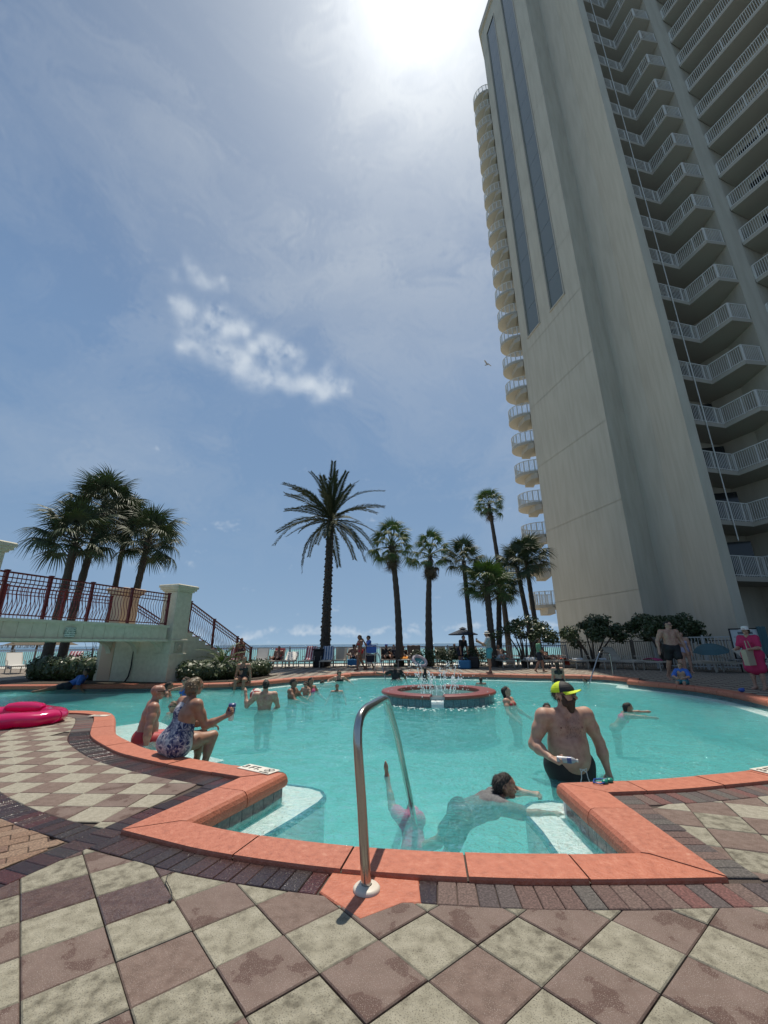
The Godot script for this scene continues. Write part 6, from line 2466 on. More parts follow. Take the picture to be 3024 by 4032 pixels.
func joints(H: float, o: Dictionary, fwd: Vector3, pelvis: Vector3) -> Dictionary:
	# places every joint; directions are (right, up, forward) of the person
	var up := Vector3.UP
	var rt := fwd.cross(up).normalized()
	var L := func(d: Vector3) -> Vector3:
		return (rt * d.x + up * d.y + fwd * d.z).normalized()
	var g: float = o.get("g", 1.0)
	var fem: bool = o.get("fem", false)
	var J := {"P": pelvis, "rt": rt, "fw": fwd, "H": H}
	var t: Vector3 = L.call(o.get("t", Vector3.UP))
	J.t = t
	# pelvis and shoulder lines stay square to the spine
	var rs := (rt - t * rt.dot(t)).normalized()
	var tw: float = o.get("tw", 0.0)
	var rsh := rs.rotated(t, tw)
	var fsh := t.cross(rsh).normalized()
	var fp := t.cross(rs).normalized()
	J.rs = rs; J.rsh = rsh; J.fsh = fsh; J.fp = fp
	J.W = pelvis + t * 0.11 * H
	J.C = pelvis + t * 0.205 * H
	J.U = pelvis + t * 0.255 * H
	J.N = pelvis + t * 0.295 * H + fsh * 0.004 * H
	var sw: float = (0.104 if fem else 0.118) * H * (0.7 + 0.3 * g) * o.get("sw", 1.0)
	J.S = [J.U + t * 0.016 * H - rsh * sw, J.U + t * 0.016 * H + rsh * sw]
	var hw := 0.05 * H * (1.05 if fem else 1.0) * (0.6 + 0.4 * g)
	J.Hp = [pelvis - rs * hw, pelvis + rs * hw]
	J.E = [0, 0]; J.Wr = [0, 0]; J.Hd = [0, 0]; J.K = [0, 0]; J.A = [0, 0]; J.T = [0, 0]
	var rest := [Vector3(-0.16, -1, 0.02), Vector3(0.16, -1, 0.02)]
	for s in 2:
		var arm: Array = o.get(["aL", "aR"][s], [rest[s], Vector3(rest[s].x * 0.3, -1, 0.16)])
		J.E[s] = J.S[s] + L.call(arm[0]) * 0.172 * H
		J.Wr[s] = J.E[s] + L.call(arm[1]) * 0.150 * H
		J.Hd[s] = L.call(arm[2] if arm.size() > 2 else arm[1])
		var leg: Array = o.get(["lL", "lR"][s], [Vector3((-0.03 if s == 0 else 0.03), -1, 0.02), Vector3(0, -1, -0.03)])
		J.K[s] = J.Hp[s] + L.call(leg[0]) * 0.245 * H
		J.A[s] = J.K[s] + L.call(leg[1]) * 0.245 * H
		J.T[s] = L.call(leg[2] if leg.size() > 2 else Vector3((-0.15 if s == 0 else 0.15), -0.12, 1))
	var hd: Array = o.get("head", [0.0, 0.0])
	var hf := fsh
	if hd.size() > 2:
		hf = L.call(hd[2])      # the face looks this way
	else:
		var flat := Vector3(fsh.x, 0, fsh.z)
		hf = (fwd if flat.length() < 0.3 else flat.normalized()).rotated(Vector3.UP, hd[0])
		hf = (hf + Vector3.UP * hd[1]).normalized()
	var hu := (Vector3.UP * 1.0 + t * 0.6)
	hu = (hu - hf * hu.dot(hf)).normalized()
	J.hf = hf; J.hu = hu; J.hr = hf.cross(hu).normalized()
	J.hc = J.N + (t * 0.55 + hu * 0.45).normalized() * 0.054 * H + hu * 0.044 * H + hf * 0.012 * H
	return J


func torso_bones(J: Dictionary, o: Dictionary, grow := 1.0, add := 0.0) -> Array:
	var H: float = J.H
	var g: float = o.get("g", 1.0)
	var fem: bool = o.get("fem", false)
	var B := []
	var rs: Vector3 = J.rs
	var rsh: Vector3 = J.rsh
	var wst: float = o.get("wst", 0.90 if fem else 1.0)
	for s in [-1.0, 1.0]:
		B.append([J.P + rs * s * 0.028 * H * g, J.W + rs * s * 0.024 * H * g, 0.066 * H * g * grow + add, 0.056 * H * g * wst * grow + add])
		B.append([J.W + rs * s * 0.024 * H * g, J.C + rsh * s * 0.042 * H, 0.056 * H * g * wst * grow + add, 0.060 * H * (0.5 + 0.5 * g) * grow + add])
		B.append([J.C + rsh * s * 0.042 * H, J.U + rsh * s * 0.048 * H, 0.060 * H * (0.5 + 0.5 * g) * grow + add, 0.048 * H * grow + add])
	if o.get("belly", 0.0) > 0.0:
		var bl: float = o.belly
		B.append([J.P + J.fp * 0.035 * H * bl + J.t * 0.045 * H, J.W + J.fp * 0.032 * H * bl, 0.062 * H * bl * grow + add, 0.055 * H * bl * grow + add])
	if fem and o.get("bust", 1.0) > 0.0:
		for s in [-1.0, 1.0]:
			var c: Vector3 = J.C + J.fsh * 0.042 * H + rsh * s * 0.042 * H + J.t * 0.01 * H
			B.append([c, c, 0.034 * H * grow + add, 0.034 * H * grow + add])
	elif not fem:
		for s in [-1.0, 1.0]:
			var c: Vector3 = J.C + J.fsh * 0.030 * H + rsh * s * 0.045 * H + J.t * 0.022 * H
			B.append([c, c + rsh * s * 0.012 * H, 0.036 * H * grow + add, 0.034 * H * grow + add])
	return B


func hip_bones(J: Dictionary, o: Dictionary, grow := 1.0, add := 0.0) -> Array:
	var H: float = J.H
	var g: float = o.get("g", 1.0)
	var r := (0.074 if o.get("fem", false) else 0.068) * H * g
	var b: Vector3 = J.fp * -0.016 * H
	return [[J.Hp[0] + b, J.Hp[1] + b, r * grow + add, r * grow + add]]


func limb_bones(J: Dictionary, o: Dictionary, near: bool) -> Array:
	var H: float = J.H
	var ga: float = 0.55 + 0.45 * float(o.get("g", 1.0)) * (0.88 if o.get("fem", false) else 1.0)
	var gl: float = 0.5 + 0.5 * float(o.get("g", 1.0))
	var B := []
	for s in 2:
		var S: Vector3 = J.S[s]
		var E: Vector3 = J.E[s]
		var Wr: Vector3 = J.Wr[s]
		B.append([J.U + (S - J.U) * 0.45, S, 0.046 * H * ga, 0.040 * H * ga])
		B.append([J.N - J.t * 0.004 * H, S + J.t * 0.004 * H, 0.026 * H, 0.026 * H])
		B.append([S, S.lerp(E, 0.45), 0.039 * H * ga, 0.034 * H * ga])
		B.append([S.lerp(E, 0.45), E, 0.034 * H * ga, 0.025 * H * ga])
		B.append([E, E.lerp(Wr, 0.35), 0.025 * H * ga, 0.0265 * H * ga])
		B.append([E.lerp(Wr, 0.35), Wr, 0.0265 * H * ga, 0.0165 * H])
		if not near:
			var d: Vector3 = J.Hd[s]
			B.append([Wr, Wr + d * 0.05 * H, 0.0165 * H, 0.021 * H])
			B.append([Wr + d * 0.05 * H, Wr + d * 0.088 * H, 0.018 * H, 0.012 * H])
		var K: Vector3 = J.K[s]
		var A: Vector3 = J.A[s]
		var Hp: Vector3 = J.Hp[s]
		B.append([Hp, Hp.lerp(K, 0.4), 0.056 * H * gl, 0.051 * H * gl])
		B.append([Hp.lerp(K, 0.4), K, 0.051 * H * gl, 0.034 * H])
		var thigh := (K - Hp).normalized()
		var shin := (A - K).normalized()
		var back: Vector3 = (thigh - shin * thigh.dot(shin))
		var bk: Vector3 = back.normalized() * -1.0 if back.length() > 0.15 else J.fw * -1.0
		B.append([K, A, 0.033 * H, 0.0215 * H])
		B.append([K.lerp(A, 0.15) + bk * 0.008 * H, K.lerp(A, 0.42) + bk * 0.010 * H, 0.030 * H * gl, 0.030 * H * gl])
		var ft: Vector3 = J.T[s]
		var heel: Vector3 = A + shin * 0.022 * H - ft * 0.020 * H
		B.append([A, heel, 0.022 * H, 0.020 * H])
		B.append([heel, A + shin * 0.026 * H + ft * 0.070 * H, 0.020 * H, 0.0185 * H])
		B.append([A + shin * 0.026 * H + ft * 0.070 * H, A + shin * 0.029 * H + ft * 0.108 * H, 0.0185 * H, 0.012 * H])
	return B


func head_bones(J: Dictionary, fine: bool) -> Array:
	var H: float = J.H * J.get("hs", 1.0)
	var c: Vector3 = J.hc
	var f: Vector3 = J.hf
	var u: Vector3 = J.hu
	var r: Vector3 = J.hr
	var B := [
		[c - f * 0.016 * H + u * 0.010 * H, c + f * 0.014 * H + u * 0.014 * H, 0.0455 * H, 0.0425 * H],
		[c - u * 0.020 * H + f * 0.008 * H, c - u * 0.036 * H + f * 0.022 * H, 0.035 * H, 0.0265 * H],
		[c - u * 0.050 * H + f * 0.036 * H, c - u * 0.048 * H + f * 0.034 * H, 0.0135 * H, 0.0135 * H]]
	if fine:
		for s in [-1.0, 1.0]:
			B.append([c + r * s * 0.012 * H - u * 0.022 * H + f * 0.040 * H, c + r * s * 0.024 * H - u * 0.018 * H + f * 0.028 * H, 0.012 * H, 0.014 * H])
			B.append([c + r * s * 0.046 * H - u * 0.004 * H - f * 0.004 * H, c + r * s * 0.047 * H - u * 0.020 * H - f * 0.001 * H, 0.0075 * H, 0.005 * H])
		B.append([c + f * 0.052 * H + u * 0.004 * H, c + f * 0.067 * H - u * 0.016 * H, 0.0055 * H, 0.0085 * H])
		B.append([c + f * 0.050 * H + u * 0.014 * H - r * 0.02 * H, c + f * 0.050 * H + u * 0.014 * H + r * 0.02 * H, 0.0075 * H, 0.0075 * H])
		B.append([c + f * 0.054 * H - u * 0.031 * H - r * 0.008 * H, c + f * 0.054 * H - u * 0.031 * H + r * 0.008 * H, 0.0055 * H, 0.0055 * H])
	else:
		B.append([c + f * 0.050 * H, c + f * 0.064 * H - u * 0.014 * H, 0.007 * H, 0.009 * H])
	return B


func hand_bones(J: Dictionary, s: int, curl: float, normal: Vector3) -> Array:
	# palm and five fingers; normal points out of the palm
	var H: float = J.H
	var w: Vector3 = J.Wr[s]
	var d: Vector3 = J.Hd[s]
	var n := (normal - d * normal.dot(d)).normalized()
	var x := d.cross(n).normalized()
	var th := x if s == 0 else -x
	th = th if J.get("thumb%d" % s, 1.0) > 0.0 else -th
	var B := [[J.E[s].lerp(w, 0.8), w, 0.0195 * H, 0.0165 * H]]
	for i in 4:
		var o := th * (1.5 - i) * 0.0105 * H
		B.append([w + o * 0.5, w + d * 0.052 * H + o, 0.0125 * H, 0.0098 * H])
		var l: float = [0.046, 0.051, 0.047, 0.037][i] * H
		var a := w + d * 0.054 * H + o * 1.06
		var d1 := (d * cos(curl * 0.7) + n * sin(curl * 0.7)).normalized()
		var d2 := (d * cos(curl * 1.7) + n * sin(curl * 1.7)).normalized()
		var d3 := (d * cos(curl * 2.5) + n * sin(curl * 2.5)).normalized()
		var p1 := a + d1 * l * 0.46
		var p2 := p1 + d2 * l * 0.32
		B.append([a, p1, 0.0062 * H, 0.0054 * H])
		B.append([p1, p2, 0.0054 * H, 0.005 * H])
		B.append([p2, p2 + d3 * l * 0.24, 0.005 * H, 0.0044 * H])
	var t0 := w + d * 0.014 * H + th * 0.014 * H
	var t1 := t0 + (d * 0.6 + th * 0.75 + n * 0.35 * curl).normalized() * 0.026 * H
	var t2 := t1 + (d * 0.85 + th * 0.1 + n * (0.3 + 0.6 * curl)).normalized() * 0.026 * H
	B.append([t0, t1, 0.0095 * H, 0.0068 * H])
	B.append([t1, t2, 0.0066 * H, 0.0052 * H])
	return B


func person(label: String, pelvis: Vector3, face: Vector2, H: float, o: Dictionary) -> Dictionary:
	var fwd := Vector3(face.x, 0, face.y).normalized()
	var base := Vector3(pelvis.x, o.get("base", FLOOR), pelvis.z)
	var t := thing("person", label, "person", base, 0.0, o.get("group", ""))
	var J := joints(H, o, fwd, pelvis - base)
	if o.has("hs"):
		J.hs = o.hs
	J.node = t
	var near: bool = o.get("near", false)
	var cell: float = o.get("cell", 0.022)
	var body := MB.new()
	var B := torso_bones(J, o) + hip_bones(J, o) + limb_bones(J, o, near)
	B.append([J.N - J.t * 0.01 * H, J.hc - J.hu * 0.02 * H - J.hf * 0.008 * H, 0.032 * H * (0.85 if o.get("fem", false) else 1.0) * sqrt(o.get("g", 1.0)), 0.030 * H])
	if near:
		skin_over(body, B, cell, 0.022 * H)
		skin_over(body, head_bones(J, true) + [[J.N.lerp(J.hc, 0.3), J.hc - J.hu * 0.025 * H - J.hf * 0.008 * H, 0.029 * H, 0.030 * H]], 0.0065, 0.010 * H)
		for s in 2:
			var hand: Array = o.get(["hL", "hR"][s], [0.35, J.fw])
			skin_over(body, hand_bones(J, s, hand[0], hand[1]), 0.0055, 0.007)
	else:
		skin_over(body, B + head_bones(J, false), cell, 0.02 * H)
	put("body", body.mesh(), M[o.get("skin", "skin_tan")], t)
	for w in o.get("wear", []):
		wear(t, J, o, w[0], M[w[1]], maxf(cell * 0.85, 0.010))
	var hr: Array = o.get("hair", ["short", "hair_dark"])
	if hr[0] != "none":
		hair(t, J, hr[0], M[hr[1]], minf(cell, 0.016) if not near else 0.009)
	if o.get("shades", false):
		shades(t, J)
	return J


func wear(t: Node3D, J: Dictionary, o: Dictionary, kind: String, m: Material, cell: float) -> void:
	var H: float = J.H
	var B := []
	var b := MB.new()
	var g: float = o.get("g", 1.0)
	var gl := 0.5 + 0.5 * g
	match kind:
		"trunks":
			B = hip_bones(J, o, 1.04, 0.006)
			var low: float = o.get("low", 0.0)
			for s in [-1.0, 1.0]:
				B.append([J.P + J.rs * s * 0.028 * H * g - J.t * (0.01 + low) * H, J.P + J.rs * s * 0.028 * H * g + J.t * (0.012 - low) * H, 0.069 * H * g, 0.067 * H * g])
			for s in 2:
				var q: Vector3 = J.Hp[s].lerp(J.K[s], 0.62)
				B.append([J.Hp[s], q, 0.064 * H * gl, 0.060 * H * gl])
		"briefs":
			B = hip_bones(J, o, 1.02, 0.005)
			for s in 2:
				B.append([J.Hp[s], J.Hp[s].lerp(J.K[s], 0.10), 0.060 * H * gl, 0.055 * H * gl])
		"top":
			var c: Vector3 = J.C + J.fsh * 0.03 * H
			for s in [-1.0, 1.0]:
				B.append([c + J.rsh * s * 0.030 * H, c + J.rsh * s * 0.055 * H, 0.044 * H, 0.040 * H])
			for s in [-1.0, 1.0]:
				B.append([J.C - J.fsh * 0.01 * H, J.C - J.fsh * 0.01 * H + J.rsh * s * 0.046 * H, 0.064 * H, 0.0615 * H])
		"onepiece":
			B = torso_bones(J, o, 1.02, 0.004).slice(0, 4) + hip_bones(J, o, 1.02, 0.005)
			if o.get("fem", false):
				for s in [-1.0, 1.0]:
					var c: Vector3 = J.C + J.fsh * 0.042 * H + J.rsh * s * 0.042 * H
					B.append([c, c, 0.038 * H, 0.038 * H])
		"shirt":
			B = torso_bones(J, o, 1.05, 0.008) + hip_bones(J, o, 0.95, 0.006)
			for s in 2:
				B.append([J.U + (J.S[s] - J.U) * 0.45, J.S[s], 0.050 * H, 0.047 * H])
				B.append([J.S[s], J.S[s].lerp(J.E[s], 0.72), 0.047 * H * (0.7 + 0.3 * g), 0.044 * H * (0.7 + 0.3 * g)])
		"dress":
			B = torso_bones(J, o, 1.05, 0.012) + hip_bones(J, o, 1.12, 0.015)
			for s in 2:
				B.append([J.Hp[s], J.Hp[s].lerp(J.K[s], 0.85) + (J.Hp[s] - J.P) * 0.2, 0.080 * H, 0.082 * H])
				B.append([J.U + (J.S[s] - J.U) * 0.45, J.S[s], 0.050 * H, 0.047 * H])
				B.append([J.S[s], J.S[s].lerp(J.E[s], 0.75), 0.046 * H, 0.045 * H])
			B.append([J.P, J.P + Vector3(0, -0.215 * H, 0), 0.09 * H, 0.10 * H])
		"tankini":
			B = torso_bones(J, o, 1.03, 0.006).slice(0, 4) + hip_bones(J, o, 1.05, 0.012)
			for s in [-1.0, 1.0]:
				var c: Vector3 = J.C + J.fsh * 0.042 * H + J.rsh * s * 0.042 * H
				B.append([c, c, 0.039 * H, 0.039 * H])
				B.append([J.W + J.rs * s * 0.03 * H, J.P + J.rs * s * 0.062 * H - J.fp * 0.03 * H, 0.062 * H * g, 0.074 * H * g])
		"cape":
			for s in 2:
				B.append([J.N, J.S[s], 0.05 * H, 0.05 * H])
				B.append([J.S[s], J.S[s].lerp(J.E[s], 0.9) - J.fsh * 0.03 * H, 0.05 * H, 0.06 * H])
			B.append([J.U - J.fsh * 0.03 * H, J.P - J.fp * 0.08 * H, 0.08 * H, 0.11 * H])
	skin_over(b, B, cell, 0.02 * H)
	put({"trunks": "swim_trunks", "briefs": "swim_bottom", "top": "bikini_top", "onepiece": "swimsuit", "shirt": "shirt", "dress": "dress", "tankini": "tankini", "cape": "towel_wrap"}[kind], b.mesh(), m, t)
	if kind in ["tankini", "onepiece"]:
		var st := MB.new()
		for s in [-1.0, 1.0]:
			var f0: Vector3 = J.C + J.fsh * 0.070 * H + J.rsh * s * 0.042 * H + J.t * 0.03 * H
			var top: Vector3 = J.U + J.t * 0.055 * H + J.rsh * s * 0.055 * H
			var bk: Vector3 = J.C - J.fsh * 0.062 * H + J.rsh * s * 0.040 * H + J.t * 0.01 * H
			st.tube(V3([f0, f0.lerp(top, 0.6) + J.fsh * 0.012 * H, top, top.lerp(bk, 0.45) - J.fsh * 0.022 * H, bk]), PackedFloat32Array([0.006]), 6)
		put("strap", st.mesh(), m, t)


func hair(t: Node3D, J: Dictionary, style: String, m: Material, cell: float) -> void:
	var H: float = J.H * J.get("hs", 1.0)
	var c: Vector3 = J.hc
	var f: Vector3 = J.hf
	var u: Vector3 = J.hu
	var B := [[c - f * 0.024 * H + u * 0.014 * H, c + f * 0.004 * H + u * 0.026 * H, 0.0465 * H, 0.0425 * H]]
	match style:
		"short":
			B.append([c - f * 0.034 * H - u * 0.012 * H, c - f * 0.03 * H, 0.033 * H, 0.036 * H])
		"crop":
			B = [[c - f * 0.022 * H + u * 0.012 * H, c + f * 0.002 * H + u * 0.022 * H, 0.044 * H, 0.0415 * H]]
		"bob":
			B.append([c - f * 0.038 * H - u * 0.02 * H, c - f * 0.03 * H + u * 0.01 * H, 0.037 * H, 0.042 * H])
			for s in [-1.0, 1.0]:
				B.append([c + J.hr * s * 0.036 * H - f * 0.010 * H, c + J.hr * s * 0.033 * H - f * 0.022 * H - u * 0.028 * H, 0.020 * H, 0.022 * H])
		"long":
			B.append([c - f * 0.034 * H, c - f * 0.045 * H - u * 0.07 * H, 0.040 * H, 0.034 * H])
			B.append([c - f * 0.045 * H - u * 0.07 * H, J.U - J.fsh * 0.062 * H, 0.036 * H, 0.036 * H])
			B.append([J.U - J.fsh * 0.062 * H, J.C - J.fsh * 0.068 * H, 0.036 * H, 0.026 * H])
		"wet":
			B.append([c - f * 0.034 * H, c - f * 0.040 * H - u * 0.08 * H, 0.036 * H, 0.026 * H])
		"bun":
			B.append([c - f * 0.045 * H + u * 0.03 * H, c - f * 0.055 * H + u * 0.035 * H, 0.026 * H, 0.024 * H])
	var b := MB.new()
	skin_over(b, B, cell, 0.012 * H)
	# loose locks over the cap of hair
	var r := RandomNumberGenerator.new()
	r.seed = 3
	var nv := b.v.size()
	for i in (520 if cell < 0.01 else 110):
		var k := r.randi_range(0, nv - 1)
		var p := b.v[k]
		var nn := b.n[k]
		var d := (nn * 0.30 - u * 0.75 - f * 0.25 + Vector3(r.randfn(), r.randfn(), r.randfn()) * 0.30)
		d = (d - nn * minf(0.0, d.dot(nn)) + nn * 0.06).normalized()
		var w := nn.cross(d).normalized() * (0.004 if cell < 0.01 else 0.007)
		var l := r.randf_range(0.018, 0.038) * H / 1.7
		b.tri(p - w, p + w, p + d * l + nn * 0.004)
	put("hair", b.mesh(), m, t)


func shades(t: Node3D, J: Dictionary) -> void:
	var H: float = J.H * J.get("hs", 1.0)
	var bs := Basis(J.hr, J.hu, -J.hf)
	var b := MB.new()
	for s in [-1.0, 1.0]:
		b.ball(J.hc + J.hf * 0.056 * H + J.hr * s * 0.019 * H + J.hu * 0.002 * H, Vector3(0.0165, 0.0125, 0.006) * H, 10, 6, bs)
		b.beam(J.hc + J.hf * 0.050 * H + J.hr * s * 0.037 * H + J.hu * 0.005 * H, J.hc - J.hf * 0.002 * H + J.hr * s * 0.047 * H + J.hu * 0.003 * H, 0.004 * H, 0.006 * H)
	b.beam(J.hc + J.hf * 0.058 * H - J.hr * 0.036 * H + J.hu * 0.007 * H, J.hc + J.hf * 0.058 * H + J.hr * 0.036 * H + J.hu * 0.007 * H, 0.005 * H, 0.006 * H)
	put("sunglasses", b.mesh(), M["shades"], t)


func sun_hat(label: String, J: Dictionary, m: Material, brim: float, band: Material = null) -> void:
	var t := thing("sun_hat", label, "hat", J.node.position + J.hc + J.hu * 0.018 * J.H)
	var bs := Basis(J.hr, J.hu, -J.hf)
	var H: float = J.H
	var b := MB.new()
	b.lathe(Vector3.ZERO, [Vector2(brim, -0.014), Vector2(brim * 0.8, -0.002), Vector2(0.053 * H, 0.0), Vector2(0.051 * H, 0.035 * H), Vector2(0.042 * H, 0.050 * H), Vector2(0.0, 0.056 * H)], 20, bs)
	put("straw", b.mesh(), m, t)
	if band:
		b = MB.new()
		b.lathe(Vector3.ZERO, [Vector2(0.0545 * H, 0.002), Vector2(0.0535 * H, 0.016 * H)], 20, bs)
		put("band", b.mesh(), band, t)


func swimmer(label: String, x: float, z: float, top: float, H: float, face: Vector2, o: Dictionary) -> Dictionary:
	# upright in the water: the top of the head is at the given height
	return person(label, Vector3(x, top - 0.458 * H, z), face, H, o)


func people() -> void:
	var tone := func(called: String, sd: int, r: float, g: float, b: float, rough := 0.5) -> void:
		var m := mat(called, Color.WHITE, rough, noise_tex(sd, 0.03, [[0.2, lin(r * 0.82, g * 0.76, b * 0.74)], [0.6, lin(r, g, b)], [0.9, lin(r * 1.1, g * 1.12, b * 1.12)]], 256, 5), 1.6)
		m.subsurf_scatter_enabled = true
		m.subsurf_scatter_strength = 0.08
	tone.call("skin_fair", 101, 0.40, 0.23, 0.165, 0.55)
	tone.call("skin_tan", 102, 0.30, 0.155, 0.10, 0.5)
	tone.call("skin_red", 103, 0.34, 0.165, 0.115, 0.45)
	tone.call("skin_brown", 104, 0.20, 0.105, 0.068, 0.5)
	mat("hair_dark", Color.WHITE, 0.75, noise_tex(110, 0.25, [[0.3, lin(0.006, 0.005, 0.005)], [0.75, lin(0.028, 0.021, 0.018)]], 128, 3), 7.0, null, 0.0, false)
	mat("hair_brown", Color.WHITE, 0.75, noise_tex(111, 0.25, [[0.3, lin(0.020, 0.011, 0.007)], [0.75, lin(0.075, 0.045, 0.028)]], 128, 3), 7.0, null, 0.0, false)
	mat("beard_brown", Color.WHITE, 0.75, noise_tex(105, 0.2, [[0.3, lin(0.022, 0.011, 0.007)], [0.7, lin(0.075, 0.033, 0.018)]], 128, 3), 6.0)
	mat("hair_blond", Color.WHITE, 0.5, noise_tex(106, 0.12, [[0.3, lin(0.045, 0.028, 0.016)], [0.55, lin(0.13, 0.085, 0.045)], [0.75, lin(0.36, 0.27, 0.16)]], 256, 4), 5.0, null, 0.0, false)
	mat("shades", lin(0.012, 0.014, 0.018), 0.08).metallic_specular = 0.8
	mat("cloth_black", lin(0.010, 0.010, 0.012), 0.7)
	mat("cloth_navy", lin(0.014, 0.017, 0.032), 0.8)
	mat("cloth_grey", Color.WHITE, 0.8, noise_tex(107, 0.1, [[0.2, lin(0.085, 0.085, 0.09)], [0.8, lin(0.15, 0.15, 0.155)]], 128, 4), 3.0)
	mat("cloth_red", lin(0.36, 0.022, 0.03), 0.6)
	mat("cloth_pink", lin(0.55, 0.06, 0.20), 0.6)
	mat("cloth_magenta", lin(0.42, 0.018, 0.085), 0.8)
	mat("cloth_blue", lin(0.03, 0.11, 0.42), 0.6)
	mat("cloth_green", lin(0.11, 0.26, 0.16), 0.8)
	mat("cloth_teal", lin(0.05, 0.24, 0.28), 0.7)
	mat("cloth_lavender", lin(0.34, 0.33, 0.46), 0.7)
	mat("cloth_floral", Color.WHITE, 0.8, noise_tex(108, 0.06, [[0.3, lin(0.06, 0.075, 0.09)], [0.45, lin(0.22, 0.24, 0.26)], [0.7, lin(0.45, 0.47, 0.48)]], 256, 3), 3.0)
	mat("straw", Color.WHITE, 0.9, noise_tex(109, 0.2, [[0.2, lin(0.34, 0.28, 0.20)], [0.8, lin(0.48, 0.41, 0.31)]], 128, 3), 5.0)
	mat("hat_white", lin(0.62, 0.60, 0.56), 0.85)
	mat("flower_print", Color.WHITE, 0.75, flower_print(), 1.45, null, 0.0, false)
	near_people()
	pool_people()
	deck_people()


func flower_print() -> ImageTexture:
	# navy flowers with five pointed petals printed on pale cloth
	var n := 512
	var im := Image.create(n, n, false, Image.FORMAT_RGB8)
	im.fill(lin(0.55, 0.52, 0.53))
	var r := RandomNumberGenerator.new()
	r.seed = 12
	var inks := [lin(0.008, 0.010, 0.040), lin(0.014, 0.020, 0.085), lin(0.03, 0.05, 0.17)]
	for q in 44:
		var c := Vector2(r.randf() * n, r.randf() * n)
		var rad := r.randf_range(34, 62)
		var a0 := r.randf() * TAU
		var ink: Color = inks[r.randi_range(0, 1)]
		for y in range(-rad, rad):
			for x in range(-rad, rad):
				var p := Vector2(x, y)
				var l := p.length() / rad
				if l > 1.0:
					continue
				var a := fposmod(p.angle() - a0, TAU / 6.0) / (TAU / 6.0) - 0.5
				var half := 0.50 * sqrt(maxf(0.0, (1.0 - l))) * (0.35 + l)
				if absf(a) < half:
					im.set_pixel(posmod(int(c.x + x), n), posmod(int(c.y + y), n), ink if absf(a) > 0.05 else inks[2])
	return ImageTexture.create_from_image(im)


